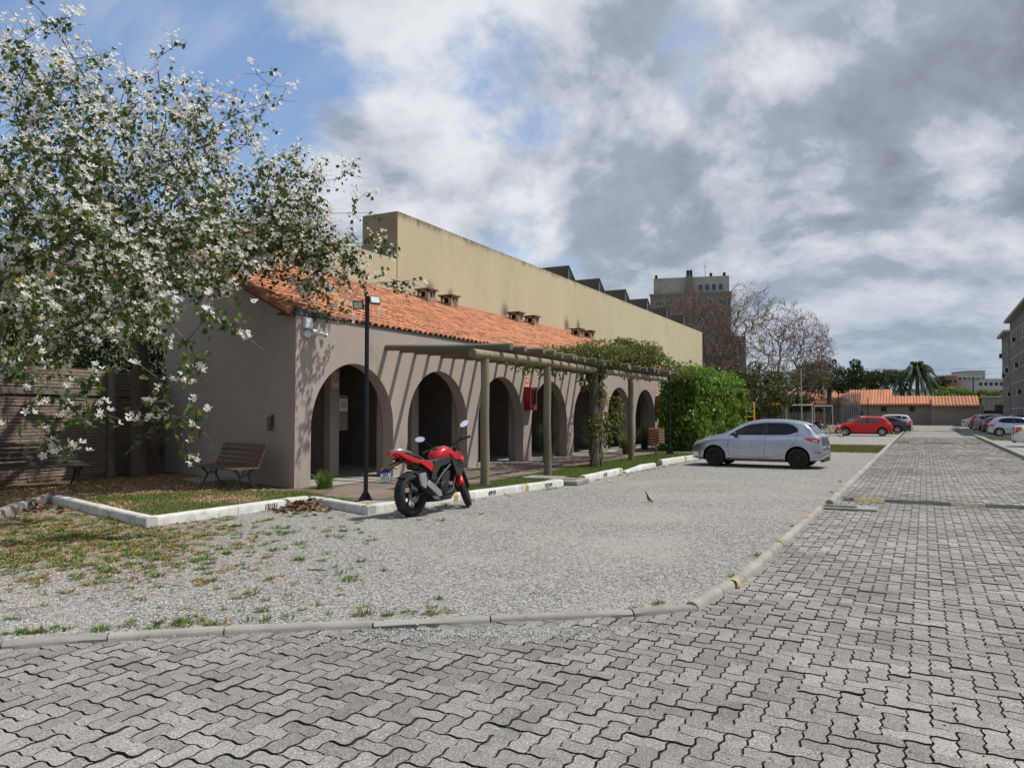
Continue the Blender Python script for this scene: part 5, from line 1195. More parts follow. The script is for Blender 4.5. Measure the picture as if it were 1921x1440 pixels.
# tank, shrouds, seat, tail
b = loft([(.60, .84, .075, .05, .07), (.66, .86, .115, .09, .10), (.76, .89, .15, .125, .12), (.88, .905, .165, .13, .13), (.98, .90, .155, .11, .13), (1.06, .875, .115, .075, .10), (1.10, .86, .07, .04, .05)], 18, 2.6); b.mk('fuel_tank', M['red_paint'], mb, smooth=60)
b = loft([(.70, .985, .05, .012, .03), (.80, 1.018, .065, .014, .03), (.93, 1.022, .065, .012, .03), (1.03, .975, .05, .010, .03)], 12); b.mk('tank_cap_strip', M['black_plastic'], mb, smooth=50)
for s in (-1, 1):
    b = B(); b.prism([(.86, .90), (1.10, .93), (1.24, .82), (1.22, .72), (1.12, .78), (.98, .80)], 'y', s * .165, s * .185); b.mk('tank_shroud', M['red_paint'], mb, bevel=.008)
    b = B(); b.prism([(.92, .80), (1.10, .78), (1.21, .72), (1.22, .60), (1.10, .50), (1.0, .58)], 'y', s * .150, s * .168); b.mk('radiator_shroud', M['black_plastic'], mb, bevel=.008)
    b = B(); b.prism([(.50, .80), (.80, .86), (.98, .80), (.86, .74), (.62, .70), (.42, .50), (.36, .52)], 'y', s * .118, s * .150); b.mk('frame_panel', M['black_plastic'], mb, bevel=.010)
    b = B(); b.prism([(.42, .79), (.58, .70), (.47, .60), (.30, .70), (.12, .80), (.2, .84)], 'y', s * .105, s * .135); b.mk('side_panel', M['red_paint'], mb, bevel=.010)
    b = B(); b.prism([(.34, .79), (-.30, .985), (-.36, .955), (-.15, .86), (.12, .77)], 'y', s * .085, s * .112); b.mk('tail_panel', M['red_paint'], mb, bevel=.012)
    b = B(); b.tube([(1.10, s * .05, .86), (.92, s * .12, .72), (.66, s * .13, .58), (.46, s * .13, .42)], .024, 8); b.tube([(1.12, s * .04, .78), (1.0, s * .12, .50), (.90, s * .13, .30), (.55, s * .13, .24)], .02, 8); b.tube([(.62, s * .11, .72), (.1, s * .09, .80), (-.25, s * .06, .88)], .014, 6); b.mk('frame_tube', M['black_metal'], mb, smooth=50)
    b = B(); b.tube([(.46, s * .11, .38), (.2, s * .115, .345), (0, s * .105, .315)], [.03, .028, .024], 8); b.cyl((0, s * .085, .315), (0, s * .135, .315), .02, n=10); b.mk('swingarm', M['black_metal'], mb, smooth=50)
    b = B(); b.cyl((.46, s * .14, .33), (.46, s * .25, .33), .013, n=8); b.cyl((.22, s * .14, .45), (.20, s * .22, .45), .012, n=8); b.mk('footpeg', M['black_metal'], mb)
    b = B(); b.cyl((-.44, s * .03, .745), (-.44, s * .10, .745), .008, n=6); st_ = b.mk('indicator_stalk', M['black_plastic'], mb)
    b = B(); b.ell((-.44, s * .125, .745), (.028, .034, .022), 10, 6); b.mk('indicator', M['orange_lens'], st_, smooth=70)
    b = B(); b.cyl((1.10, s * .10, .80), (1.12, s * .19, .80), .008, n=6); b.ell((1.12, s * .21, .80), (.024, .03, .018), 10, 6); b.mk('front_indicator', M['orange_lens'], mb, smooth=70)
b = loft([(.66, .845, .09, .02, .06), (.58, .805, .115, .025, .06), (.45, .79, .125, .03, .05), (.32, .80, .115, .03, .05), (.26, .84, .10, .04, .05), (.18, .885, .095, .035, .05), (0, .925, .085, .035, .05), (-.16, .955, .07, .03, .05), (-.24, .965, .05, .02, .03)], 16, 2.8); b.mk('seat', M['black_plastic'], mb, smooth=50)
b = loft([(.10, .80, .07, .06, .06), (-.12, .88, .075, .07, .06), (-.30, .94, .06, .05, .04), (-.40, .965, .035, .025, .02)], 14); b.mk('tail_cowl', M['red_paint'], mb, smooth=50)
b = B(); b.tube([(-.02, .10, .955), (-.20, .10, 1.0), (-.33, .06, 1.005), (-.36, 0, 1.005), (-.33, -.06, 1.005), (-.20, -.10, 1.0), (-.02, -.10, .955)], .013, 8); b.mk('grab_rail', M['alloy'], mb, smooth=50)
b = B(); b.box((-.40, 0, .945), (.03, .09, .035)); b.mk('tail_lamp', M['red_lens'], mb, bevel=.008)
b = B(); b.prism([(-.10, .82), (-.20, .86), (-.44, .775), (-.53, .745), (-.53, .715), (-.42, .735), (-.23, .80)], 'y', -.055, .055); b.mk('plate_holder', M['black_plastic'], mb, bevel=.006)
Tp = Matrix.Translation((-.530, 0, .640)) @ Matrix.Rotation(R_(18), 4, 'Y')
b = B(); b.box((0.006, 0, 0), (.008, .212, .182)); b.xf(Tp); pb = b.mk('plate_frame', M['black_plastic'], mb)
b = B(); b.box((0, 0, -.0), (.004, .196, .166)); b.xf(Tp); pl = b.mk('licence_plate', M['plate_white'], pb)
b = B(); b.box((-.0035, 0, .064), (.002, .196, .038)); b.xf(Tp); b.mk('plate_band', M['plate_blue'], pb)
def ptext(s, size, M4, mat, parent, name):
    cu = bpy.data.curves.new('txt', 'FONT'); cu.body = s; cu.size = size; cu.extrude = .0006; cu.align_x = 'CENTER'; cu.align_y = 'CENTER'; cu.offset = size * .015
    to = bpy.data.objects.new('txt', cu); LINK(to); bpy.context.view_layer.update(); me = bpy.data.meshes.new_from_object(to.evaluated_get(bpy.context.evaluated_depsgraph_get())); bpy.data.objects.remove(to)
    me.transform(M4); me.materials.clear(); me.materials.append(mat); return link(name, me, parent)
FB = Matrix(((0, 0, -1, 0), (-1, 0, 0, 0), (0, 1, 0, 0), (0, 0, 0, 1)))   # text facing -x
ptext('JBX', .070, Tp @ Matrix.Translation((-.0032, 0, .012)) @ FB, M['black_paint'], pb, 'plate_letters'); ptext('7G13', .070, Tp @ Matrix.Translation((-.0032, 0, -.048)) @ FB, M['black_paint'], pb, 'plate_letters')
# engine
b = B(); b.box((.62, 0, .36), (.34, .26, .22)); b.box((.50, 0, .46), (.22, .22, .16)); b.mk('crankcase', M['black_metal'], mb, bevel=.025)
b = B(); b.box((.40, 0, .63), (.42, .17, .24)); b.box((.28, 0, .74), (.5, .14, .14), M=Matrix.Rotation(R_(8), 3, 'Y')); b.mk('airbox', M['black_plastic'], mb, bevel=.03)
b = B(); b.prism([(.98, .40), (1.02, .30), (.86, .18), (.50, .17), (.46, .26), (.80, .30)], 'y', -.13, .13); b.mk('belly_pan', M['black_plastic'], mb, bevel=.02)
b = B(); b.box((.80, 0, .54), (.17, .19, .26), M=Matrix.Rotation(R_(18), 3, 'Y')); 
eng = b.mk('cylinder_block', M['black_metal'], mb, bevel=.015)
b = B()
for k in range(6): b.box((.772 + k * .011, 0, .47 + k * .033), (.19, .215, .010), M=Matrix.Rotation(R_(18), 3, 'Y'))
b.mk('cooling_fins', M['alloy_matt'], eng)
for s in (-1, 1): b = B(); b.lathe([(0, .0), (.085, .0), (.10, .012), (.10, .05)], 22, Matrix.Translation((.64, s * .185, .37)) @ Matrix.Rotation(R_(90 * s), 4, 'X')); b.mk('engine_cover', M['black_metal'], mb, smooth=40)
b = B(); b.box((1.04, 0, .58), (.05, .24, .26), M=Matrix.Rotation(R_(12), 3, 'Y')); b.mk('radiator', M['black_metal'], mb)
b = B(); b.tube([(.90, -.05, .46), (.97, -.06, .36), (.90, -.07, .24), (.66, -.09, .19), (.42, -.13, .24), (.30, -.17, .33)], [.022] * 4 + [.026, .034], 10); b.mk('exhaust_pipe', M['steel'], mb, smooth=50)
b = loft([(.42, .32, .04, .06, .05, -.18), (.34, .35, .062, .10, .09, -.19), (.12, .44, .072, .115, .11, -.21), (-.02, .50, .072, .11, .10, -.215), (-.06, .515, .06, .09, .085, -.217)], 12, 3.0); ms = b.mk('muffler', M['black_metal'], mb, smooth=40)
b = B(); b.prism([(.04, .635), (-.10, .62), (-.065, .44), (.0, .40), (.06, .47)], 'y', -.305, -.262); b.mk('muffler_tip', M['alloy'], ms, bevel=.008)
b = B(); b.prism([(.06, .44), (.11, .52), (.38, .34), (.40, .26), (.34, .25)], 'y', -.300, -.266); b.mk('heat_shield', M['alloy'], ms, bevel=.006)
b = B()
for q in ([(1.07, .18, 1.04), (1.16, .14, 1.0), (1.14, .10, .86), (1.02, .10, .74)], [(1.07, -.18, 1.04), (1.19, -.13, .98), (1.17, -.10, .82), (1.0, -.11, .70)], [(1.06, -.20, 1.04), (1.22, -.10, 1.02), (1.26, -.10, .70), (1.38, -.10, .42)]): b.tube(q, .006, 6)
b.mk('cables', M['black_plastic'], mb, smooth=60)
b = B(); b.tube([(.30, 0, .72), (.24, 0, .45)], .028, 10)
for k in range(8): b.lathe([(.03, 0), (.042, .006), (.042, .014), (.03, .02)], 12, Matrix.Translation((.305 - k * .008, 0, .70 - k * .033)))
b.mk('shock', M['steel'], mb, smooth=50)
b = B(); b.prism([(.22, .66), (.05, .68), (-.20, .60), (-.18, .57), (.05, .645), (.22, .58)], 'y', -.075, .075); b.mk('rear_hugger', M['black_plastic'], mb)
b = B(); b.tube([(.40, .13, .24), (.34, .22, .12), (.30, .30, .035)], .011, 7); b.box((.30, .30, .02), (.05, .04, .012)); b.mk('side_stand', M['black_metal'], mb)

# ------------------------------------------------------------------ cars
def smooth_interp(xs, pts):
    px_, pz = np.array([p[0] for p in pts]), np.array([p[1] for p in pts])
    # monotone cubic through the profile points
    h = np.diff(px_); dl = np.diff(pz) / h; m = np.zeros(len(px_)); m[0], m[-1] = dl[0], dl[-1]
    for i in range(1, len(px_) - 1):
        m[i] = 0 if dl[i - 1] * dl[i] <= 0 else 2 * dl[i - 1] * dl[i] / (dl[i - 1] + dl[i])
    xs = np.clip(xs, px_[0], px_[-1]); k = np.clip(np.searchsorted(px_, xs, 'right') - 1, 0, len(px_) - 2); t = (xs - px_[k]) / h[k]
    return (2 * t ** 3 - 3 * t ** 2 + 1) * pz[k] + (t ** 3 - 2 * t ** 2 + t) * h[k] * m[k] + (-2 * t ** 3 + 3 * t ** 2) * pz[k + 1] + (t ** 3 - t ** 2) * h[k] * m[k + 1]
class Car:
    def __init__(s, prof, Wd, belt, hw=.0):
        s.prof = prof; s.L = prof[-1][0]; s.W = Wd; s.belt = belt
        e = [0, .02, .06, .12, .2]; s.xs = np.array(e + list(np.linspace(.3, s.L - .55, 38)) + list(np.linspace(s.L - .5, s.L - .02, 16)) + [s.L])
    def sec(s, x):
        zt = float(smooth_interp(np.array([x]), s.prof)[0]); L = s.L
        f = max(0, (.55 - x) / .55); r = max(0, (x - (L - .55)) / .55)
        w = s.W * (1 - .24 * f ** 2.2 - .20 * r ** 2.4)
        zb = .19 + .05 * f ** 2 + .09 * r ** 2
        bl = float(np.interp(x, [p[0] for p in s.belt], [p[1] for p in s.belt])); zs = min(bl, zt - .03); g = max(0., zt - zs - .03); gg = min(1., g / .42)
        mid = zb + (zs - zb) * .52
        def gq(q): return w * .955 - (.40 * g * q ** 1.15) - (1 - gg) * .10 * w * q
        P = [(0, zb), (.80 * w, zb), (.955 * w, zb + .05), (.985 * w, zb + .16), (1.0 * w, mid), (.992 * w, zs - .10 * (zs - zb)), (.955 * w, zs), (gq(.35), zs + .35 * (zt - zs)), (gq(.75), zs + .76 * (zt - zs)), (gq(.93) - .03, zs + .93 * (zt - zs)), (gq(1) * .72, zt - .012), (gq(1) * .36, zt - .002), (0, zt)]
        P = np.array(P); out = [P[0]]
        for i in range(len(P) - 1):
            p0 = P[max(i - 1, 0)]; p1 = P[i]; p2 = P[i + 1]; p3 = P[min(i + 2, len(P) - 1)]
            for t in (.34, .67, 1.): out.append(.5 * (2 * p1 + (p2 - p0) * t + (2 * p0 - 5 * p1 + 4 * p2 - p3) * t * t + (3 * p1 - p0 - 3 * p2 + p3) * t ** 3))
        out = np.array(out); out[:, 0] = np.maximum(out[:, 0], 0); out[0, 0] = out[-1, 0] = 0; return out
    def side(s, x, z):
        p = s.sec(x); k = 9; zz = p[k:, 1]; yy = p[k:, 0]; o = np.argsort(zz); return float(np.interp(z, zz[o], yy[o]))
    def top(s, x, y):
        p = s.sec(x); p = p[20:]; o = np.argsort(p[:, 0]); return float(np.interp(abs(y), p[o, 0], p[o, 1]))
    def body(s, wheels, R):
        secs = [s.sec(x) for x in s.xs]; n = len(secs[0]); V = []; rows = []
        for x, p in zip(s.xs, secs):
            ring = [(x, q[0], q[1]) for q in p] + [(x, -q[0], q[1]) for q in p[-2:0:-1]]; V += ring
        m = 2 * n - 2; k = len(s.xs); F = [(i * m + j, i * m + (j + 1) % m, (i + 1) * m + (j + 1) % m, (i + 1) * m + j) for i in range(k - 1) for j in range(m)]
        F += [tuple(range(m - 1, -1, -1)), tuple(range((k - 1) * m, k * m))]
        b = B(); b.add(V, F); return b
def panel(car, xs, zl, zh, s, e=.006, nz=5, und=False):
    """thin panel following the body side: columns xs, lower zl[i] to upper zh[i]; s = side sign"""
    V = []; n = len(xs)
    for x, a, c in zip(xs, zl, zh):
        for j in range(nz): z = a + (c - a) * j / (nz - 1); V.append((x, s * (car.side(x, z) + e), z))
    F = [(i * nz + j, (i + 1) * nz + j, (i + 1) * nz + j + 1, i * nz + j + 1) for i in range(n - 1) for j in range(nz - 1)]
    if s > 0: F = [f[::-1] for f in F]
    b = B(); b.add(V, F); return b
def line(car, pts, s, w=.008, e=.003):
    b = B(); V = [(x, s * (car.side(x, z) + e), z) for x, z in pts]; n = len(V)
    V2 = []
    for i in range(n):
        a = pts[max(i - 1, 0)]; c = pts[min(i + 1, n - 1)]; d = np.array([c[0] - a[0], c[1] - a[1]]); d = d / (np.linalg.norm(d) + 1e-9); nx, nz = -d[1], d[0]
        for q in (-w / 2, w / 2): x = pts[i][0] + nx * q; z = pts[i][1] + nz * q; V2.append((x, s * (car.side(x, z) + e), z))
    b.add(V2, [(2 * i, 2 * i + 1, 2 * i + 3, 2 * i + 2) for i in range(n - 1)]); return b
def dense(poly, n):
    P = np.array(poly); d = np.r_[0, np.cumsum(np.hypot(*np.diff(P, axis=0).T))]; t = np.linspace(0, d[-1], n); return list(zip(np.interp(t, d, P[:, 0]), np.interp(t, d, P[:, 1])))
def wheel_parts(t, cx, cy, R, w, s, style, face):
    C_ = Matrix.Translation((cx, cy, R)) @ Matrix.Rotation(R_(-90 * s), 4, 'X')       # lathe +z -> outward
    h = w / 2
    b = B(); b.lathe([(R * .62, h * .55), (R * .66, h * .92), (R * .80, h * 1.0), (R * .94, h * .88), (R, h * .55), (R, -h * .6), (R * .9, -h), (R * .62, -h)], 32, C_); wo_ = b.mk('wheel', M['tyre'], t, smooth=40)
    b = B(); b.lathe([(R * .66, h * .80), (R * .62, h * .72), (R * .58, h * .45), (R * .30, h * .38), (0, h * .38)], 32, C_); b.mk('rim_dish', M['rim_black'] if style != 'cap' else M['alloy_matt'], wo_, smooth=40)
    b = B()
    if style == 'steel':
        b.lathe([(R * .36, h * .40), (R * .30, h * .62), (R * .12, h * .66), (0, h * .66)], 20, C_)
        for k in range(14):
            a = 2 * math.pi * k / 14; q = C_ @ Vector((R * .48 * math.cos(a), R * .48 * math.sin(a), h * .44)); b.ell(q, (.018, .006, .018), 8, 4)
        b.mk('rim', M['rim_black'], wo_, smooth=40)
    else:
        ns = 7 if style == 'alloy' else 9
        for k in range(ns):
            a = 2 * math.pi * k / ns; V = []
            for rr_, hw_, zz in ((.10 * R, .055 * R, h * .70), (.40 * R, .075 * R, h * .74), (.645 * R, .12 * R, h * .84)):
                for q in (-1, 1): V.append(C_ @ Vector((rr_ * math.cos(a) - q * hw_ * math.sin(a), rr_ * math.sin(a) + q * hw_ * math.cos(a), zz)))
            b.add(V, [(0, 2, 3, 1), (2, 4, 5, 3)])
        b.lathe([(R * .67, h * .84), (R * .62, h * .86), (R * .60, h * .70)], 32, C_); b.lathe([(R * .15, h * .66), (R * .14, h * .78), (0, h * .78)], 16, C_)
        b.mk('rim', face, wo_, smooth=30)
    return wo_
wellm = M['black_plastic']
def make_car(label, loc, rz, car, paintm, wheels, R=.31, style='steel', face=None, glass=None, wins=(), wshield=None, rglass=None, tail=None, head=None, doors=(), handles=(), mirror=None, spoiler=False, plate=True, strip=None, group=None, cladding=False, roof_rails=False, bump_light=False, rear_plate_z=.62):
    """car in local axes: nose at x=0, tail at x=L, y to the right side; moved so the wheels' centre stands at loc"""
    glass = glass or M['car_glass']; face = face or M['alloy']
    t = thing('parked_car', label, 'car', loc, rz, group)
    L = car.L; x0 = (wheels[0] + wheels[1]) / 2
    # body with wheel arches cut out
    b = car.body(wheels, R); me = bpy.data.meshes.new('body'); me.from_pydata(b.v, [], b.f); me.materials.append(paintm); me.materials.append(wellm); me.update()
    o = bpy.data.objects.new('tmp', me); LINK(o)
    c = B()
    for wx_ in wheels:
        for s in (-1, 1): c.tube([(wx_, s * (car.W - .30), R + .01), (wx_, s * (car.W + .2), R + .01)], R + .055, 28)
    cm = bpy.data.meshes.new('cut'); cm.from_pydata(c.v, [], c.f); cm.materials.append(wellm); cm.update(); co_ = bpy.data.objects.new('cut', cm); LINK(co_)
    md = o.modifiers.new('b', 'BOOLEAN'); md.operation = 'DIFFERENCE'; md.object = co_; md.solver = 'EXACT'; md.material_mode = 'TRANSFER'
    bpy.context.view_layer.update(); me2 = bpy.data.meshes.new_from_object(o.evaluated_get(bpy.context.evaluated_depsgraph_get()))
    bpy.data.objects.remove(o); bpy.data.objects.remove(co_)
    me2.polygons.foreach_set('use_smooth', [True] * len(me2.polygons)); me2.set_sharp_from_angle(angle=R_(38)); me2.name = 'body'
    root = t
    OFF = Matrix.Translation((-x0, 0, 0))
    me2.transform(OFF); bo_ = link('body', me2, t)
    def fin(bb, name, mat, parent=t, **k): bb.xf(OFF); return bb.mk(name, mat, parent, **k)
    for wx_ in wheels:
        for s in (-1, 1): wheel_parts(t, wx_ - x0, s * (car.W - .115), R, .19, s, style, face)
        for s in (-1, 1):
            bb = B(); V = []
            for i in range(17):
                a = R_(-8 + i * 196 / 16); 
                for rr_ in (R + .052, R + .082): x = wx_ + rr_ * math.cos(a); z = R + .01 + rr_ * math.sin(a); V.append((x, s * (car.side(min(max(x, 0), L), z) + .006), z))
            bb.add(V, [(2 * i, 2 * i + 1, 2 * i + 3, 2 * i + 2) for i in range(16)]); fin(bb, 'arch_trim', M['black_plastic'] if cladding else paintm)
    for s in (-1, 1):
        for (xs, zl, zh) in wins:
            n = 14; X = np.linspace(xs[0], xs[1], n); fin(panel(car, X, smooth_interp(X, zl), smooth_interp(X, zh), s, .005), 'window', glass, smooth=60)
        if len(wins) > 1 and wins[1][0][0] - wins[0][0][1] < .2:
            xa, xb = wins[0][0][1] + .004, wins[1][0][0] - .004; X = np.linspace(xa, xb, 4); fin(panel(car, X, np.full(4, wins[0][1][-1][1]), np.full(4, wins[0][2][-1][1]), s, .0045), 'pillar_trim', M['black_plastic'], smooth=60)
        for d in doors: fin(line(car, dense(d, 24), s), 'door_seam', M['black_plastic'], bo_)
        for (hx, hz) in handles: bb = B(); y = car.side(hx, hz); bb.ell((hx, s * (y + .012), hz), (.075, .018, .018), 12, 6); fin(bb, 'door_handle', paintm if style == 'steel' else M['black_plastic'], bo_, smooth=70)
        if mirror: bb = B(); y = car.side(*mirror); bb.ell((mirror[0], s * (y + .12), mirror[1]), (.055, .10, .068), 12, 8); bb.cyl((mirror[0] + .02, s * (y - .02), mirror[1] - .03), (mirror[0], s * (y + .10), mirror[1] - .02), .025, n=8); fin(bb, 'mirror', M['black_plastic'] if style == 'steel' else paintm, smooth=60)
        if tail:
            for (xs, zl, zh, mt) in tail: X = np.linspace(xs[0], xs[1], 10); fin(panel(car, X, smooth_interp(X, zl), smooth_interp(X, zh), s, .010), 'tail_light', M[mt], smooth=60)
        if head: X = np.linspace(head[0][0], head[0][1], 10); fin(panel(car, X, smooth_interp(X, head[1]), smooth_interp(X, head[2]), s, .008), 'headlight', M['clear_lens'], smooth=60)
        if strip: X = np.linspace(strip[0], strip[1], 12); fin(panel(car, X, [strip[2]] * 12, [strip[3]] * 12, s, .012, 3), 'rub_strip', M['black_plastic'] if cladding else paintm, bo_)
        if cladding: X = np.linspace(wheels[0] + R + .08, wheels[1] - R - .08, 12); fin(panel(car, X, [.24] * 12, [.40] * 12, s, .010, 3), 'sill_cladding', M['black_plastic'], bo_)
        if roof_rails: bb = B(); bb.tube([(x, s * .52, car.top(x, .52) + (.05 if 1.5 < x < L - .75 else .0)) for x in np.linspace(1.4, L - .6, 9)], .018, 6); fin(bb, 'roof_rail', M['alloy'])
    def topglass(xa, xb, fr, name, e=.006):
        V = []; nx, ny = 9, 9
        for x in np.linspace(xa, xb, nx):
            p = car.sec(x); ye = p[27, 0] * fr
            for q in np.linspace(-1, 1, ny): z = car.top(x, q * ye); V.append((x + (e if xa > L / 2 else -e), q * ye, z + e))
        bb = B(); bb.add(V, [(i * ny + j, i * ny + j + 1, (i + 1) * ny + j + 1, (i + 1) * ny + j) for i in range(nx - 1) for j in range(ny - 1)]); fin(bb, name, glass, smooth=60)
    if wshield: topglass(*wshield, .97, 'windscreen')
    if rglass: topglass(*rglass, .93, 'rear_window')
    if plate:
        bb = B(); bb.bx((L - .01, -.26, rear_plate_z - .09), (L + .012, .26, rear_plate_z + .09)); pr2 = fin(bb, 'plate_recess', M['black_plastic'], bevel=.01)
        bb = B(); bb.bx((L + .0125, -.2, rear_plate_z - .06), (L + .017, .2, rear_plate_z + .06)); fin(bb, 'licence_plate', M['plate_white'], pr2)
    bb = B(); bb.bx((L - .12, -car.W * .62, .20), (L + .004, car.W * .62, .34)); fin(bb, 'rear_valance', M['black_plastic'], bevel=.02)
    bb = B(); bb.bx((-.006, -car.W * .5, .24), (.10, car.W * .5, .42)); fin(bb, 'front_grille', M['black_plastic'], bevel=.02)
    bb = B(); bb.bx((.5, -.55, .17), (L - .5, .55, .25)); fin(bb, 'underbody', M['black_plastic'])
    if spoiler:
        bb = B(); xe = rglass[0]; zt = car.top(xe, 0); bb.prism([(xe - .22, zt + .012), (xe + .06, zt - .012), (xe + .07, zt - .03), (xe - .2, zt - .02)], 'y', -.48, .48); fin(bb, 'spoiler', paintm, bevel=.008)
    return t
# --- profiles
P207 = [(0, .52), (.03, .66), (.12, .76), (.40, .87), (.90, .985), (1.02, 1.015), (1.45, 1.25), (1.80, 1.395), (2.15, 1.445), (2.6, 1.45), (3.05, 1.41), (3.32, 1.345), (3.45, 1.275), (3.72, 1.00), (3.80, .90), (3.84, .78), (3.87, .60), (3.88, .46)]
c207 = Car(P207, .83, [(0, .60), (.4, .80), (1.0, .90), (2.0, .935), (3.2, .985), (3.6, .98), (3.88, .85)])
car_kw = dict(
    wins=[((1.22, 2.24), [(1.22, .955), (1.7, .965), (2.24, .975)], [(1.22, .985), (1.5, 1.15), (1.8, 1.275), (2.24, 1.335)]),
          ((2.33, 3.20), [(2.33, .975), (2.9, .99), (3.20, 1.075)], [(2.33, 1.338), (2.8, 1.33), (3.06, 1.275), (3.20, 1.17)])],
    wshield=(1.06, 1.74), rglass=(3.44, 3.70), mirror=(1.40, .99),
    doors=[[(1.20, .97), (1.17, .60), (1.20, .34), (2.24, .31)], [(2.285, 1.34), (2.27, .70), (2.25, .31)], [(3.23, 1.20), (3.15, .80), (2.98, .58), (2.80, .38), (2.25, .31)]],
    handles=[(2.08, .83), (2.95, .84)])
rzc = math.pi + R_(4)          # nose towards -x (the garden)
make_car('silver five-door hatchback with black steel wheels parked by the hedge', (-4.47, 24.55, .022), R_(-3), c207, M['car_silver'], (.75, 3.19), .30, 'steel', head=((.06, .62), [(.06, .655), (.35, .70), (.62, .80)], [(.06, .68), (.35, .80), (.62, .845)]),
         tail=[((3.36, 3.80), [(3.36, .90), (3.55, .80), (3.80, .755)], [(3.36, .905), (3.6, .90), (3.80, .87)], 'red_lens'), ((3.62, 3.74), [(3.62, .80), (3.74, .785)], [(3.62, .86), (3.74, .84)], 'clear_lens'), ((3.66, 3.82), [(3.66, .47), (3.82, .46)], [(3.66, .51), (3.82, .50)], 'red_lens')],
         strip=(1.26, 2.90, .565, .60), spoiler=True, plate=False, **car_kw)
PGOL = [(0, .55), (.03, .70), (.10, .78), (.40, .87), (.95, .98), (1.05, 1.00), (1.55, 1.27), (1.85, 1.40), (2.2, 1.45), (2.7, 1.45), (3.2, 1.40), (3.42, 1.33), (3.55, 1.22), (3.75, .98), (3.82, .88), (3.86, .75), (3.89, .60), (3.90, .46)]
cgol = Car(PGOL, .83, [(0, .62), (.4, .82), (1.0, .91), (2.0, .93), (3.2, .98), (3.6, .97), (3.9, .85)])
gol_kw = dict(wins=[((1.30, 2.20), [(1.30, .955), (2.20, .965)], [(1.30, .99), (1.6, 1.16), (1.9, 1.30), (2.20, 1.345)]), ((2.30, 3.22), [(2.30, .965), (2.9, .99), (3.22, 1.10)], [(2.30, 1.345), (2.8, 1.33), (3.08, 1.25), (3.22, 1.14)])],
    wshield=(1.10, 1.80), rglass=(3.50, 3.74), mirror=(1.42, .985), doors=[[(1.26, .97), (1.22, .60), (1.26, .33), (2.2, .31)], [(2.25, 1.35), (2.25, .31)], [(3.24, 1.15), (3.12, .75), (2.85, .35), (2.25, .31)]], handles=[(2.06, .84), (2.9, .86)],
    head=((.05, .50), [(.05, .64), (.5, .70)], [(.05, .72), (.5, .83)]), tail=[((3.52, 3.84), [(3.52, .78), (3.84, .72)], [(3.52, .93), (3.84, .86)], 'red_lens')])
make_car('bright red hatchback with silver wheels parked beyond the grass verge', (-4.0, 63.0, .024), 0, cgol, M['car_red'], (.78, 3.24), .31, 'alloy', glass=M['car_glass_clear'], spoiler=True, **gol_kw)
PSED = [(0, .52), (.03, .66), (.12, .75), (.5, .86), (1.05, .96), (1.2, 1.0), (1.7, 1.27), (2.0, 1.39), (2.5, 1.43), (3.0, 1.41), (3.4, 1.31), (3.85, 1.10), (3.98, 1.06), (4.30, 1.03), (4.36, .97), (4.40, .80), (4.42, .60), (4.43, .46)]
csed = Car(PSED, .86, [(0, .6), (.5, .80), (1.1, .90), (2.2, .93), (3.6, .98), (4.43, .86)])
sed_kw = dict(wins=[((1.42, 2.40), [(1.42, .945), (2.40, .955)], [(1.42, .99), (1.7, 1.15), (2.05, 1.30), (2.40, 1.33)]), ((2.50, 3.45), [(2.50, .955), (3.45, 1.04)], [(2.50, 1.33), (3.0, 1.30), (3.45, 1.08)])],
    wshield=(1.25, 1.95), rglass=(3.42, 3.84), mirror=(1.55, .97), doors=[[(1.38, .95), (1.34, .60), (1.4, .33), (2.4, .31)], [(2.45, 1.33), (2.45, .31)], [(3.46, 1.06), (3.3, .7), (3.05, .35), (2.45, .31)]], handles=[(2.25, .84), (3.2, .86)],
    head=((.05, .55), [(.05, .62), (.55, .68)], [(.05, .70), (.55, .80)]), tail=[((4.10, 4.39), [(4.10, .76), (4.39, .70)], [(4.10, .90), (4.39, .92)], 'red_lens')])
PSUV = [(0, .62), (.03, .80), (.12, .90), (.5, 1.0), (1.0, 1.08), (1.15, 1.12), (1.6, 1.42), (1.9, 1.56), (2.3, 1.60), (3.2, 1.60), (3.7, 1.55), (3.9, 1.45), (4.08, 1.15), (4.16, 1.0), (4.20, .80), (4.22, .6), (4.23, .5)]
csuv = Car(PSUV, .88, [(0, .72), (.5, .94), (1.1, 1.02), (2.2, 1.06), (3.6, 1.12), (4.23, .98)])
suv_kw = dict(wins=[((1.36, 2.30), [(1.36, 1.08), (2.30, 1.09)], [(1.36, 1.14), (1.7, 1.34), (2.0, 1.47), (2.30, 1.50)]), ((2.40, 3.30), [(2.40, 1.09), (3.30, 1.12)], [(2.40, 1.50), (3.0, 1.50), (3.30, 1.46)]), ((3.38, 3.80), [(3.38, 1.14), (3.80, 1.26)], [(3.38, 1.44), (3.80, 1.36)])],
    wshield=(1.2, 1.85), rglass=(3.86, 4.07), mirror=(1.5, 1.10), doors=[[(1.3, 1.06), (1.28, .65), (1.34, .40), (2.3, .38)], [(2.35, 1.5), (2.35, .38)], [(3.34, 1.4), (3.2, .8), (2.95, .42), (2.35, .38)]], handles=[(2.15, .98), (3.05, 1.0)],
    head=((.05, .5), [(.05, .74), (.5, .82)], [(.05, .84), (.5, .95)]), tail=[((3.98, 4.19), [(3.98, .90), (4.19, .86)], [(3.98, 1.12), (4.19, 1.04)], 'red_lens')])
make_car('black sedan parked just beyond the red hatchback', (-3.35, 73.0, .014), 0, csed, M['car_black'], (.82, 3.42), .32, 'alloy', **sed_kw)
make_car('white crossover parked beyond the black sedan', (-3.1, 81.0, .014), 0, csuv, M['car_white'], (.85, 3.42), .33, 'cap', **suv_kw)
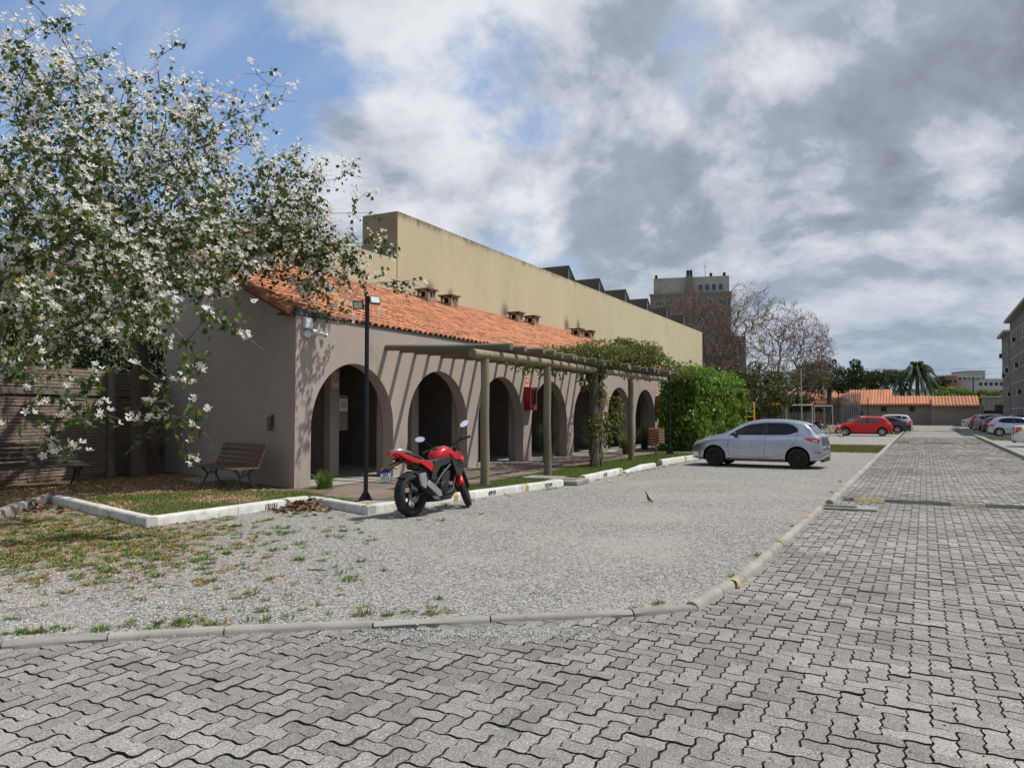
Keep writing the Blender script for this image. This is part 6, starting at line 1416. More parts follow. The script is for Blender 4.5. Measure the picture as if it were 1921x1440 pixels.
make_car('white car parked farthest up the left row', (-3.3, 87.5, .014), 0, c207, M['car_white'], (.75, 3.19), .30, 'cap', head=((.06, .62), [(.06, .655), (.62, .80)], [(.06, .68), (.62, .845)]), tail=[((3.36, 3.80), [(3.36, .90), (3.80, .755)], [(3.36, .905), (3.80, .87)], 'red_lens')], **car_kw)
# right row: tails to the road
p = AD(1600, 777, 96); make_car('silver car facing the road behind the goal frame under the far roof', (p[0], p[1] + 8, .012), R_(70), c207, M['car_silver'], (.75, 3.19), .30, 'cap', head=((.06, .62), [(.06, .655), (.62, .80)], [(.06, .68), (.62, .845)]), tail=None, **car_kw)
rt_ = math.pi
make_car('white sedan cut by the right edge of the picture', (6.15, 45.6, .022), rt_, csed, M['car_white'], (.82, 3.42), .32, 'alloy', **{**sed_kw, 'tail': [((4.12, 4.40), [(4.12, .84), (4.40, .66)], [(4.12, .98), (4.40, .97)], 'red_lens')]})
make_car('silver hatchback with alloy wheels second in the right row', (5.95, 66.5, .022), rt_, c207, M['car_silver'], (.75, 3.19), .30, 'alloy', head=((.06, .62), [(.06, .655), (.62, .80)], [(.06, .68), (.62, .845)]), tail=[((3.36, 3.80), [(3.36, .90), (3.55, .80), (3.80, .755)], [(3.36, .905), (3.6, .90), (3.80, .87)], 'red_lens')], strip=(1.26, 2.90, .565, .60), **car_kw)
make_car('black hatchback third in the right row between silver and grey cars', (6.0, 74.0, .022), rt_, cgol, M['car_black'], (.78, 3.24), .31, 'alloy', **gol_kw)
make_car('grey crossover with roof rails fourth in the right row', (6.0, 82.0, .022), rt_, csuv, M['car_grey'], (.85, 3.42), .34, 'steel', cladding=True, roof_rails=True, **suv_kw)
make_car('dark red car fifth in the right row', (6.1, 91.0, .022), rt_, csuv, M['car_wine'], (.85, 3.42), .33, 'alloy', **suv_kw)
make_car('white sedan at the far end of the right row by the wall', (5.9, 100.5, .022), rt_, csed, M['car_white'], (.82, 3.42), .32, 'alloy', **sed_kw)
make_car('blue-grey car roof showing behind the right row', (9.6, 96.0, .0), rt_, csuv, M['car_blue'], (.85, 3.42), .33, 'alloy', roof_rails=True, **suv_kw)
# ------------------------------------------------------------------ far tiled building closing the road
pm('far_stucco', (.27, .235, .21), (.24, .21, .19), 1.2, .95, .2, 20, c3=(.20, .175, .155), s3=.5)
pm('far_tile', (.44, .195, .105), (.36, .145, .08), 3, .85, rnd=.2, c3=(.28, .12, .06), s3=.6, lo3=.55, hi3=.75)
pm('far_dark', (.02, .02, .022), None, rough=.6)
pm('trim_white', (.55, .55, .54), (.48, .48, .47), 4, .7)
FY = 132.
fb = thing('far_arcade', 'low taupe building with orange tiled roof closing the end of the road', 'building', (-7, FY, 0))
b = B(); b.bx((-24, FY, 0), (.85, FY + 9, 3.35)); b.mk('wall', M['far_stucco'], fb, world=True)
b = B(); b.bx((.85, FY - 1.6, 0), (7.6, FY + 6, 2.95)); b.mk('annex_wall', M['far_stucco'], fb, world=True)
def far_roof(x0, x1, y0, z0, depth, slope, name='roof'):
    bb = B(); y1 = y0 + depth; z1 = z0 + depth * slope; bb.add([(x0, y0, z0), (x1, y0, z0), (x1, y1, z1), (x0, y1, z1)] + [(x0, y0, z0 - .15), (x1, y0, z0 - .15), (x1, y1, z1 - .15), (x0, y1, z1 - .15)], [(0, 1, 2, 3), (4, 5, 1, 0), (7, 6, 5, 4), (0, 3, 7, 4), (1, 5, 6, 2)]); rf = bb.mk(name, M['far_tile'], fb, world=True)
    wl2 = wloc(rf); n = int((x1 - x0) / .42); L = depth * math.hypot(1, slope)
    pr = [(-.15, -.01), (-.11, .09), (0, .14), (.11, .09), (.15, -.01)]
    V = [(p[0], 0, p[1]) for p in pr] + [(p[0], depth, p[1] + depth * slope) for p in pr]; me = bpy.data.meshes.new('tile_course'); me.from_pydata(V, [], [(j, j + 1, 6 + j, 5 + j) for j in range(4)]); me.materials.append(M['far_tile']); me.update()
    for i in range(n): link('tile_course', me, rf, Vector((x0 + (i + .5) * (x1 - x0) / n, y0 - .02, z0 + .01)) - wl2)
    return rf
far_roof(-24.3, .95, FY - .5, 3.15, 4.4, .30); far_roof(-24.3, -4.6, FY + 4, 4.35, 3.6, .36, 'upper_roof'); far_roof(.9, 7.0, FY - 2.0, 2.92, 3.6, .40, 'annex_roof')
for c, w in ((-9.9, 1.45), (-15.2, 1.45), (-19.2, 1.45)):
    bb = B(); n = 14; V = [(c - w, FY - .01, .0)] + [(c - w * math.cos(math.pi * i / n), FY - .01, 1.3 + 1.45 * math.sin(math.pi * i / n)) for i in range(n + 1)] + [(c + w, FY - .01, 0)]
    bb.add(V, [tuple(range(len(V)))[::-1]]); ao = bb.mk('arch_opening', M['far_dark'], fb, world=True)
    for k in range(5): B().box((c - w + .5 + k * .48, FY - .03, 1.1), (.05, .04, 2.2)).mk('bar', M['black_metal'], ao, world=True)
for c in (-5.6, -1.7): 
    wi = B().box((c, FY - .01, 2.45), (.75, .06, .70)).mk('window', M['far_dark'], fb, world=True); B().box((c, FY - .05, 2.07), (.85, .10, .06)).mk('sill', M['far_stucco'], wi, world=True)
tag(B().bx((7.0, FY - 3, 0), (7.15, FY + 9, 3.1)).mk('side_wall', M['far_stucco']), 'plain beige side wall at the right end of the far roof', 'wall')
b = B(); b.bx((7.2, 131, 0), (30, 131.25, 2.2)); tag(b.mk('site_wall', M['far_dark']), 'dark low site wall right of the far building', 'wall')
t = thing('shed', 'pale low shed with roof clutter right of the far roof', 'shed', (11, 150, 0)); B().bx((8.5, 146, 0), (14.5, 152, 4.4)).mk('wall', M['concrete'], t, world=True); B().bx((8.3, 145.8, 4.41), (14.7, 152.2, 4.6)).mk('roof', M['trim_white'], t, world=True); B().bx((10, 145.95, 2.2), (11.2, 146.05, 3.2)).mk('window', M['far_dark'], t, world=True)
# ------------------------------------------------------------------ apartment slabs on the right
pm('apt_wall', (.19, .165, .155), (.17, .15, .14), 1, .95, .15, 20, c3=(.15, .13, .125), s3=.4)
pm('apt_trim', (.50, .48, .46), None, rough=.8); pm('apt_eave', (.34, .30, .24), (.28, .25, .2), 2, .8)
pm('ac_case', (.40, .40, .38), (.33, .33, .31), 5, .6)
def apt(label, x0, y0, y1, nwin, ztop, base_z=0.):
    t = thing('apartment_block', label, 'building', (x0, (y0 + y1) / 2, 0))
    B().bx((x0, y0, 0), (x0 + 12, y1, ztop)).mk('wall', M['apt_wall'], t, world=True)
    bb = B(); zz = ztop + .02; bb.add([(x0 - .55, y0 - .6, zz), (x0 - .55, y1 + .6, zz), (x0 + 12.5, y1 + .6, zz), (x0 + 12.5, y0 - .6, zz), (x0 + 5.5, y0 + 3, zz + 2.2), (x0 + 5.5, y1 - 3, zz + 2.2), (x0 - .55, y0 - .6, zz - .3), (x0 - .55, y1 + .6, zz - .3), (x0 + 12.5, y0 - .6, zz - .3)], [(0, 4, 5, 1), (0, 3, 4), (1, 5, 2), (2, 5, 4, 3), (6, 0, 1, 7), (6, 8, 3, 0)])
    bb.mk('roof', M['apt_eave'], t, world=True)
    bb = B(); bb.add([(x0 - .55, y0 - .6, zz - .31), (x0 - .55, y1 + .6, zz - .31), (x0 + .0, y1 + .6, zz - .31), (x0, y0 - .6, zz - .31)], [(0, 1, 2, 3)]); bb.mk('soffit', M['apt_eave'], t, world=True)
    ys = np.linspace(y0 + .9, y1 - .9, nwin)
    for fl in range(4):
        for i, y in enumerate(ys):
            z = .9 + fl * 2.85
            fr = B().bx((x0 - .06, y - .50, z - .1), (x0 - .003, y + .50, z + 1.45)).mk('window', M['apt_trim'], t, world=True)
            B().bx((x0 - .075, y - .36, z + .02), (x0 - .062, y + .36, z + 1.32)).mk('pane', M['far_dark'], fr, world=True)
            if (i * 7 + fl * 3) % 5 == 1:
                ac = B().bx((x0 - .62, y + .52, z - .15), (x0 - .1, y + 1.1, z + .50)).mk('air_conditioner', M['ac_case'], t, world=True); B().bx((x0 - .58, y + .508, z - .05), (x0 - .3, y + .516, z + .40)).mk('fan_grille', M['far_dark'], ac, world=True)
    return t
apt('grey-brown four-storey apartment block at the right edge', 8.95, 72, 106.5, 16, 12.6)
apt('grey-brown apartment block behind, with air conditioners on its left edge', 9.75, 119.0, 128.0, 3, 12.6)
# ------------------------------------------------------------------ tall block behind the hall
pm('tall_conc', (.42, .40, .34), (.37, .355, .30), 1, .95, c3=(.2, .195, .175), s3=.15)
pm('tall_brown', (.20, .165, .145), (.23, .19, .165), .6, .9)
pm('win_glass', (.05, .06, .08), None, rough=.1, spec=.6)
TD = 165.; pc = AD(1296, 700, TD); rz_ = YAW + R_(-14)
t = thing('tower_block', 'tall brown and cream apartment tower rising behind the yellow hall', 'building', (pc[0], pc[1], 0), rz_)
k_ = TD / FPX; wT = 148 * k_; zt_ = HGT + (777 - 517) * k_; zm = HGT + (777 - 552) * k_
B().bx((-wT / 2, 0, 0), (wT / 2, 14, zm)).mk('wall', M['tall_brown'], t); B().bx((-wT / 2 + .7, .8, zm), (wT / 2 - .3, 14, zt_)).mk('penthouse', M['tall_conc'], t)
B().bx((wT / 2, 1.5, 0), (wT / 2 + 3, 13, zm - 9)).mk('side_wing', M['yellow_render'], t); B().bx((-wT / 2 - .2, -.15, zm), (wT / 2 + .2, .7, zm + .5)).mk('parapet', M['tall_brown'], t)
ch = B().bx((-.9, -.4, zm - 4), (.6, .78, zm + 4.2)).mk('flue_stack', M['tall_brown'], t)
for s in (-.45, .2): b = B(); b.cyl((s, .2, zm + 4.2), (s, .2, zm + 5.4), .32, n=10); b.mk('flue', M['black_metal'], ch)
for fl in range(8):
    z = zm - 2.4 - fl * 2.9
    for xx in np.linspace(-wT / 2 + 1.6, wT / 2 - 1.6, 7):
        if -1.6 < xx < 1.2 and fl < 2: continue
        w = B().bx((xx - .75, -.06, z), (xx + .75, -.003, z + 1.3)).mk('window', M['trim_white'], t)
        for q in (-.36, .36): B().bx((xx + q - .31, -.075, z + .08), (xx + q + .31, -.062, z + 1.22)).mk('pane', M['win_glass'], w)
for xx in (2.2, 3.6, 5.0, 6.4): w = B().bx((xx - .55, .73, zm + .9), (xx + .55, .79, zm + 2.4)).mk('window', M['trim_white'], t); B().bx((xx - .45, .70, zm + 1.0), (xx + .45, .725, zm + 2.3)).mk('pane', M['win_glass'], w)
for xx in (-wT / 2 + 1.2, 4.4, 7.2): b = B(); b.cyl((xx, 2, zt_), (xx, 2, zt_ + .9), .3, n=8); b.mk('roof_vent', M['black_metal'], t)
b = B(); b.cyl((3.2, 4, zt_), (3.2, 4, zt_ + 3.2), .05, n=6); b.box((3.2, 4, zt_ + 2.6), (1.0, .05, .05)); b.mk('antenna', M['black_metal'], t)
# ------------------------------------------------------------------ distant blocks on the right horizon
pm('brick_red', (.38, .14, .085), (.33, .12, .075), 1, .9); pm('pale_wall', (.46, .47, .48), (.40, .41, .42), .4, .9)
def dblock(label, x0, x1, ytop, D, mat, nx, nz, dark=None, zbase=0.):
    a, c = AD(x0, 777, D), AD(x1, 777, D); w = np.linalg.norm(c - a); zt = HGT + (777.5 - ytop) * D / FPX; m = (a + c) / 2
    t = thing('distant_block', label, 'building', (m[0], m[1], 0), YAW)
    B().bx((-w / 2, 0, 0), (w / 2, 14, zt)).mk('wall', mat, t); B().bx((-w / 2 - .2, -.2, zt), (w / 2 + .2, 14.2, zt + .35)).mk('roof', M['trim_white'] if mat is M['pale_wall'] else mat, t)
    for i in range(nx):
        for j in range(nz):
            xx = -w / 2 + (i + .5) * w / nx; z = zt - 2.2 - j * 2.9; wi = B().bx((xx - .7, -.06, z - .1), (xx + .7, -.003, z + 1.3)).mk('window', M['trim_white'], t); B().bx((xx - .6, -.08, z), (xx + .6, -.062, z + 1.2)).mk('pane', M['far_dark'], wi)
    return t
dblock('distant brick-red apartment block on the right horizon', 1774, 1797, 707, 300, M['brick_red'], 3, 3)
dblock('distant pale grey apartment block with rows of windows', 1798, 1850, 703, 310, M['pale_wall'], 6, 3)
dblock('distant white apartment block left of the right-hand slab', 1836, 1885, 712, 290, M['pale_wall'], 5, 3)
dblock('taller pale block peeking over the distant apartments', 1822, 1850, 696, 330, M['tall_conc'], 3, 1)
t = thing('warehouse', 'white warehouse with a yellow band beyond the far roof', 'warehouse', tuple(AD(1690, 777, 190) * np.array([1, 1, 0])), YAW); B().bx((-10, 0, 0), (9, 14, 7.4)).mk('wall', M['trim_white'], t); B().bx((-10, -.05, 3.9), (9, -.003, 5.2)).mk('yellow_band', M['yellow_paint'], t); B().bx((-10.3, -.3, 7.41), (9.3, 14.3, 7.9)).mk('roof', M['pale_wall'], t)
t = thing('warehouse', 'pale blue-grey shed roof right of the palm', 'warehouse', tuple(AD(1768, 777, 200) * np.array([1, 1, 0])), YAW); B().bx((-7, 0, 0), (7, 12, 5.6)).mk('wall', M['pale_wall'], t); B().prism([(-7.4, 5.61), (7.4, 5.61), (0, 7.6)], 'y', -.3, 12.3).mk('roof', M['trim_white'], t)
# ------------------------------------------------------------------ utility poles and wires
pm('pole_wood', (.06, .055, .05), (.09, .08, .07), 3, .9)
for i, (px_, D, h_, lb) in enumerate(((1827, 150, 9.0, 'utility pole with crossarm beside the right apartments'), (1797, 160, 7.0, 'short dark utility pole above the annex roof'), (1680, 170, 8.0, 'thin pole left of the palm above the far roof'))):
    p = AD(px_, 777, D); t = thing('utility_pole', lb, 'utility pole', (p[0], p[1], 0), YAW); b = B(); b.cyl((0, 0, -.2), (0, 0, h_), .16, .11, 8); b.mk('pole', M['pole_wood'], t)
    b = B(); b.box((0, -.12, h_ - .5), (2.6 if i == 0 else 1.2, .12, .12)); ar = b.mk('crossarm', M['pole_wood'], t)
    for s in (-.9, -.3, .3, .9): b = B(); b.cyl((s * (1 if i == 0 else .5), -.12, h_ - .44), (s * (1 if i == 0 else .5), -.12, h_ - .22), .05, n=6); b.mk('insulator', M['trim_white'], ar)
for i, (ya, yb, lb) in enumerate(((689, 688, 'uppermost thin overhead wire across the right horizon'), (698, 700, 'middle thin overhead wire across the right horizon'), (704, 708, 'lowest thin overhead wire across the right horizon'))):
    P = [AD(x, ya + (yb - ya) * t_ + 5 * math.sin(math.pi * t_), 158) for x, t_ in zip(np.linspace(1560, 1890, 14), np.linspace(0, 1, 14))]; tag(B().tube(P, .022, 4).mk('overhead_wire', M['pole_wood']), lb, 'wire')
# ------------------------------------------------------------------ trees behind
pm('bare_bark', (.20, .155, .12), (.14, .11, .085), 6, .95)
leafm('brown_leaf', (.13, .05, .035), (.20, .10, .06), .4, .25, .6)
def bare_tree(label, base_px, D, clouds, rt, r0, leaf_n, seed):
    rng = np.random.default_rng(seed); p = AD(base_px, 777, D); t = thing('bare_tree', label, 'tree', (p[0], p[1], 0))
    P = px_cloud([(x, y, D + d, rx, ry, rd, n) for (x, y, d, rx, ry, rd, n) in clouds], rng); P = P[P[:, 2] > 1.0]
    tk = [(p[0], p[1], -.1), (p[0] + .1, p[1], 1.4), (p[0] + .2, p[1] + .1, 2.8)]
    N, par = skeleton(tk, P, .30); bo2, rr2, ch2 = branch_mesh('branches', N, par, r0, rt, M['bare_bark'], t, 2.2)
    b = B(); b.tube(tk, [rt * 1.25, rt * 1.05, rt], 10); b.mk('trunk', M['bare_bark'], t, world=True, smooth=60)
    tw = B(); tips = [i for i in range(3, len(N)) if rr2[i] < r0 * 2.6]
    for i in tips:
        d_ = N[i] - N[par[i]]; d_ = d_ / (np.linalg.norm(d_) + 1e-6)
        for k in range(5): v = d_ * .8 + rng.normal(0, .55, 3); v = v / np.linalg.norm(v) * rng.uniform(.35, .95); tw.tube([N[i], N[i] + v * .55 + rng.normal(0, .05, 3), N[i] + v], [r0 * .7, r0 * .55, r0 * .35], 3, cap=False)
    tw.mk('twigs', M['bare_bark'], t, world=True, kind='stuff')
    if leaf_n:
        I = rng.choice(tips, leaf_n); Q = N[I] + rng.normal(0, .35, (leaf_n, 3)); scatter('dry_leaves', LT, LTF, Q, facing(leaf_n, rng.normal(0, 1, (leaf_n, 3)), .4, rng), rng.uniform(.12, .24, leaf_n), M['brown_leaf'], t, kind='stuff')
    return t
bare_tree('wide bare grey tree behind the end of the yellow hall', 1350, 78, [(1330, 600, 0, 80, 55, 4, 380), (1400, 580, 1, 60, 50, 4, 200), (1290, 575, 0, 65, 35, 3, 220), (1350, 670, 0, 60, 60, 4, 340), (1420, 700, -2, 80, 60, 4, 180), (1330, 640, 2, 60, 60, 4, 200), (1380, 740, 0, 70, 30, 4, 120)], .42, .017, 250, 11)
bare_tree('bare tree with reddish leftover leaves right of the hall', 1470, 84, [(1470, 620, 0, 70, 60, 4, 260), (1510, 640, 0, 50, 55, 4, 220), (1430, 640, 0, 50, 50, 4, 150), (1525, 690, 0, 40, 40, 3, 120), (1480, 710, 0, 80, 40, 4, 160), (1545, 660, 0, 22, 40, 3, 60)], .36, .014, 2200, 12)
def green_tree(label, px_, py_, D, rx, ry, rd, n, ls, mat, seed, group='trees beyond the playground', flat=1.):
    rng = np.random.default_rng(seed); c = AD(px_, py_, D); k = D / FPX; rX, rZ = rx * k, ry * k
    t = thing('leafy_tree', label, 'tree', (c[0], c[1], 0), group=group)
    # clumps of leaves spread through the crown
    nc = 46; q = rng.normal(0, 1, (nc, 3)); q /= np.linalg.norm(q, axis=1)[:, None]; q *= (rng.uniform(.35, 1, nc) ** .5)[:, None]; q[:, 2] *= flat
    cc = np.array([c + RT * a[0] * rX + np.array([FW[0], FW[1], 0]) * a[1] * rd + np.array([0, 0, a[2] * rZ]) for a in q]); cc = cc[cc[:, 2] > .8]
    m = n // len(cc); sz = rng.uniform(.18, .34, len(cc)) * min(rX, rZ * 1.6)
    d = rng.normal(0, 1, (len(cc), m, 3)); d /= np.linalg.norm(d, axis=2)[..., None]; P = (cc[:, None] + d * (rng.uniform(.5, 1, (len(cc), m, 1)) ** .5) * sz[:, None, None] * np.array([1, 1, .7])).reshape(-1, 3); O = (d + np.array([.1, -.1, .5])).reshape(-1, 3); kp = P[:, 2] > .3
    scatter('crown', LT, LTF, P[kp], facing(kp.sum(), O[kp], .5, rng), rng.uniform(.7, 1.3, kp.sum()) * ls, mat, t, kind='stuff')
    tk = [(c[0], c[1], -.1), (c[0], c[1], max(1., c[2] - rZ) * .6), (c[0], c[1], max(1.4, c[2] - rZ * .6))]; N, par = skeleton(tk, cc, .3); branch_mesh('branches', N, par, .03, .05 * c[2], M['bark'], t)
    b = B(); b.tube(tk, [.06 * c[2], .05 * c[2], .045 * c[2]], 8); b.mk('trunk', M['bark'], t, world=True, smooth=60); return t
green_tree('olive green tree directly behind the hedge', 1425, 735, 70, 55, 55, 4, 5200, .24, M['olive_leaf'], 21)
green_tree('dark green tree behind the play frames', 1485, 735, 104, 70, 48, 5, 6500, .32, M['dark_leaf'], 22)
green_tree('dark tree left of the far orange roof', 1555, 704, 122, 70, 30, 6, 6500, .36, M['dark_leaf'], 23)
green_tree('dark tree overhanging the far roof from behind', 1605, 717, 150, 52, 24, 6, 5200, .42, M['dark_leaf'], 24)
green_tree('low dark tree under the bare branches', 1385, 745, 74, 40, 45, 4, 3600, .26, M['dark_leaf'], 25)
green_tree('green tree filling the gap beside the yellow hall', 1345, 740, 96, 50, 70, 5, 4200, .32, M['olive_leaf'], 30)
green_tree('round umbrella-shaped tree on the horizon', 1662, 706, 230, 34, 18, 6, 3600, .55, M['olive_leaf'], 26, 'trees on the horizon', .6)
green_tree('lower flat tree left of the umbrella tree on the horizon', 1632, 718, 235, 22, 12, 5, 2200, .5, M['olive_leaf'], 27, 'trees on the horizon', .6)
green_tree('bright green tree in front of the distant pale apartments', 1785, 740, 165, 30, 16, 4, 3200, .38, M['hedge_leaf'], 28, 'trees on the horizon')
green_tree('long yellow-green tree clump below the white apartments', 1850, 744, 175, 40, 14, 4, 3200, .4, M['vine_leaf'], 29, 'trees on the horizon')
green_tree('small dark tree right of the palm', 1765, 718, 240, 12, 13, 4, 1500, .5, M['dark_leaf'], 31, 'trees on the horizon')
green_tree('reddish green bush beside the right apartment wall', 1875, 770, 135, 12, 26, 3, 1600, .3, M['vine_leaf'], 32, 'trees on the horizon')
# palm
p = AD(1722, 777, 150); t = thing('palm_tree', 'big palm with drooping fronds above the far roof', 'palm', (p[0], p[1], 0))
b = B(); b.tube([(p[0], p[1], -.1), (p[0] + .1, p[1], 4), (p[0], p[1], 10.2)], [.38, .34, .30], 10); b.mk('trunk', M['bark'], t, world=True, smooth=60)
leafm('palm_leaf', (.03, .065, .02), (.06, .10, .03), .35, .25, .5)
def frond(a, el, L, seed):
    V = []; F = []; c_, s_ = math.cos(a), math.sin(a); rng = np.random.default_rng(seed); pts = []
    for i in range(11):
        s = i / 10; r = L * (s * math.cos(el) * (1 - .12 * s)); z = L * (s * math.sin(el) - (.55 + .35 * math.cos(el)) * s ** 2.1); pts.append(np.array([r * c_, r * s_, z]))
    for i in range(1, 11):
        for sg in (-1, 1):
            for k in range(4):
                b0 = pts[i - 1] + (pts[i] - pts[i - 1]) * k / 4; ll = L * .20 * (1 - .5 * abs(i / 10 - .45)); side = np.array([-s_, c_, 0]) * sg
                e = b0 + side * ll * .62 + (pts[i] - pts[i - 1]) * 1.1 + np.array([0, 0, -ll * (.55 + rng.uniform(0, .4))]); o = len(V); V += [b0, b0 + (pts[i] - pts[i - 1]) * .42, e]; F.append((o, o + 1, o + 2))
    return V, F, pts
cr = np.array([p[0], p[1], 10.2])
for k in range(44):
    a = 2.4 * k; el = R_([74, 52, 30, 4, -30][k % 5]); V, F, pts = frond(a, el, [5.0, 5.2, 5.2, 4.8, 4.2][k % 5], k); b = B(); b.add([cr + v for v in V], F); b.tube([cr + q for q in pts], .035, 4); b.mk('frond', M['palm_leaf'], t, world=True)
p2 = AD(1690, 777, 152); t2 = thing('palm_tree', 'smaller dark palm left of the big palm', 'palm', (p2[0], p2[1], 0)); b = B(); b.tube([(p2[0], p2[1], -.1), (p2[0], p2[1], 7.6)], [.25, .2], 8); b.mk('trunk', M['bark'], t2, world=True)
cr = np.array([p2[0], p2[1], 7.6])
for k in range(14): V, F, pts = frond(2.4 * k, R_([60, 25, -10][k % 3]), 3.0, 50 + k); b = B(); b.add([cr + v for v in V], F); b.tube([cr + q for q in pts], .03, 4); b.mk('frond', M['palm_leaf'], t2, world=True)
# ------------------------------------------------------------------ playground behind the silver car
pm('play_yellow', (.70, .36, .02), None, rough=.45, spec=.5); pm('play_blue', (.03, .06, .28), None, rough=.45); pm('fence_wood', (.20, .165, .13), (.15, .12, .095), 3, .9, rnd=.2)
pm('galv', (.36, .36, .34), (.30, .30, .29), 5, .5, metal=.5)
def pb(px_, D): q = AD(px_, 777, D); return np.array([q[0], q[1], 0])
a_, c_ = pb(1399, 58), pb(1415, 58); t = thing('play_ladder', 'yellow climbing ladder behind the silver car', 'play equipment', tuple(a_)); 
for q in (a_, c_): b = B(); b.cyl(q, q + np.array([0, 0, 2.5]), .055, n=8); b.mk('rail', M['play_yellow'], t, world=True)
for z in (.5, 1.0, 1.45, 1.85): b = B(); b.cyl(a_ + np.array([0, 0, z]), c_ + np.array([0, 0, z]), .035, n=8); b.mk('rung', M['play_yellow'], t, world=True)
D = 68; t = thing('climbing_bars', 'blue and yellow climbing frame right of the ladder', 'play equipment', tuple(pb(1441, D)))
for x, m_ in ((1442, 'play_blue'), (1451, 'play_blue'), (1457, 'play_blue'), (1467, 'play_blue')):
    for dd in (0, 2.0):
        q = pb(x, D + dd); b = B(); b.cyl(q, q + np.array([0, 0, 1.9]), .055, n=8); b.mk('blue_post', M['play_blue'], t, world=True); b = B(); b.cyl(q + np.array([0, 0, 1.9]), q + np.array([0, 0, 2.55]), .055, n=8); b.mk('yellow_post', M['play_yellow'], t, world=True)
for dd in (0, 2.0): b = B(); b.cyl(pb(1442, D + dd) + np.array([0, 0, 2.55]), pb(1467, D + dd) + np.array([0, 0, 2.55]), .05, n=8); b.mk('top_bar', M['play_yellow'], t, world=True)
def goal(label, xa, xb, D, h):
    t = thing('goal_frame', label, 'goal', tuple(pb(xa, D))); A_, C_2 = pb(xa, D), pb(xb, D); H_ = np.array([0, 0, h])
    for q in (A_, C_2): b = B(); b.cyl(q, q + H_, .05, n=8); b.mk('upright', M['trim_white'], t, world=True); b = B(); b.cyl(q + H_, q + np.array([FW[0], FW[1], 0]) * 1.6, .03, n=6); b.mk('stay', M['galv'], t, world=True)
    b = B(); b.cyl(A_ + H_, C_2 + H_, .05, n=8); b.mk('crossbar', M['trim_white'], t, world=True)
goal('white metal goal frame behind the silver car roof', 1475, 1524, 72, 2.5); goal('second white goal frame beside the far arcade', 1528, 1562, 88, 2.6)
t = thing('picket_fence', 'grey-brown picket fence at the back of the playground', 'fence', tuple(pb(1450, 92)))
pk = B(); pk.box((0, 0, .95), (.13, .03, 1.9)); pkm = bpy.data.meshes.new('picket'); pkm.from_pydata(pk.v, [], pk.f); pkm.materials.append(M['fence_wood']); pkm.update()
A_, C_2 = pb(1335, 92), pb(1552, 92); n_ = 92
for i in range(n_): q = A_ + (C_2 - A_) * i / n_; o = link('picket', pkm, t, Vector(q) - wloc(t)); o.rotation_euler = (0, random.gauss(0, .01), YAW); o.scale = (1, 1, random.uniform(.95, 1.05))
for z in (.4, 1.5): b = B(); b.cyl(A_ + np.array([0, .06, z]), C_2 + np.array([0, .06, z]), .04, n=4); b.mk('rail', M['fence_wood'], t, world=True)
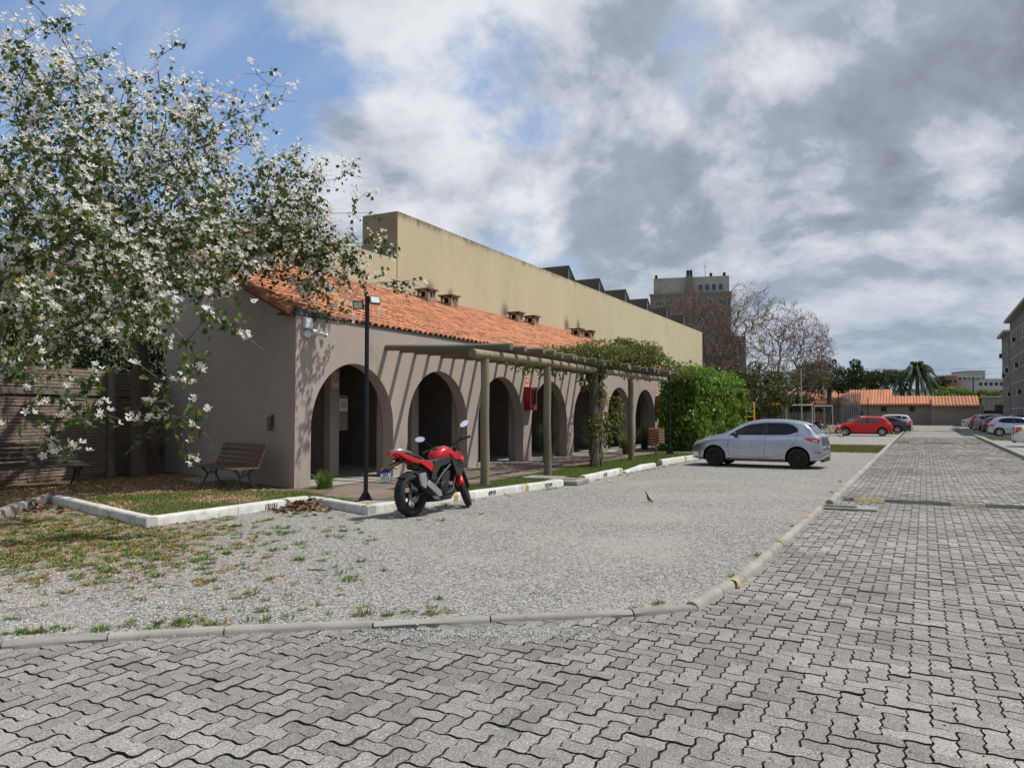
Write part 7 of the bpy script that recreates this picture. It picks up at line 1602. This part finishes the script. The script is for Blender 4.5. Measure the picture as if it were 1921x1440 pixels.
# tall netting cage right of the goals
t = thing('ball_cage', 'tall grey netting cage standing before the far orange roof', 'netting', tuple(pb(1598, 96)))
for x in np.linspace(1581, 1614, 9):
    q = pb(x, 96); b = B(); b.cyl(q, q + np.array([0, 0, 4.3 + random.uniform(-.2, .3)]), .05, n=6); b.mk('post', M['galv'], t, world=True)
for z in np.linspace(.3, 4.2, 14): b = B(); b.cyl(pb(1581, 96) + np.array([0, 0, z]), pb(1614, 96) + np.array([0, 0, z]), .015, n=4); b.mk('net_line', M['galv'], t, world=True)
for x in np.linspace(1582, 1613, 34): b = B(); q = pb(x, 96.1); b.cyl(q + np.array([0, 0, .2]), q + np.array([0, 0, 4.2]), .014, n=4); b.mk('net_line', M['galv'], t, world=True)
for i, (x, D, h, lb) in enumerate(((1504, 60, 5.2, 'tall thin pale pole behind the silver car roof'), (1546, 78, 4.6, 'thin grey pole before the second goal'), (1628, 110, 4.0, 'slim dark pole before the far arch'))):
    q = pb(x, D); b = B(); b.cyl(q, q + np.array([0, 0, h]), .05, n=8); b.cyl(q, q + np.array([0, 0, .12]), .10, n=8); tag(b.mk('thin_pole', M['galv'] if i < 2 else M['black_metal']), lb, 'pole')
# parked motor scooters and bicycle
def bike(label, c, rz, rim):
    t = thing('bicycle', label, 'bicycle', tuple(c), rz)
    for x in (0, 1.02):
        b = B(); b.tube([(x + .32 * math.cos(q), 0, .34 + .32 * math.sin(q)) for q in np.linspace(0, 2 * math.pi, 24, endpoint=False)], .02, 6, closed=True); w = b.mk('wheel', M['tyre'], t); b = B()
        for q in np.linspace(0, math.pi, 8, endpoint=False): b.cyl((x + .30 * math.cos(q), 0, .34 + .30 * math.sin(q)), (x - .30 * math.cos(q), 0, .34 - .30 * math.sin(q)), .003, n=4)
        b.mk('spokes', M['steel'], w)
    b = B(); b.tube([(0, 0, .34), (.38, 0, .32), (.82, 0, .82), (.30, 0, .84), (.38, 0, .32)], .02, 6); b.tube([(0, 0, .34), (.30, 0, .84)], .015, 6); b.tube([(1.02, 0, .34), (.86, 0, .78), (.80, 0, .98)], .018, 6); b.mk('frame', rim, t)
    b = B(); b.tube([(.78, -.26, 1.0), (.82, 0, 1.0), (.78, .26, 1.0)], .014, 6); b.mk('handlebar', M['black_metal'], t); b = B(); b.ell((.27, 0, .93), (.13, .07, .035), 10, 6); b.cyl((.30, 0, .80), (.28, 0, .92), .014, n=6); b.mk('saddle', M['black_plastic'], t); b = B(); b.cyl((.38, -.10, .32), (.38, .10, .32), .03, n=8); b.lathe([(.09, 0), (.09, .006)], 14, Matrix.Translation((.38, .04, .32)) @ RY); b.mk('crank', M['steel'], t)
q = G(1550, 820); bike('bicycle lying past the tail of the silver car', (q[0], q[1], .02), .35, M['white_paint'])
for i, x in enumerate((1515, 1535)):
    q = pb(x, 74); t = copy_tree(mb); t.location = (q[0], q[1], .0); t.rotation_euler = (R_(-6), 0, 2.2 + i * .3); t['label'] = ['distant parked motorcycle left of the goal post', 'distant parked motorcycle right of the goal post'][i]
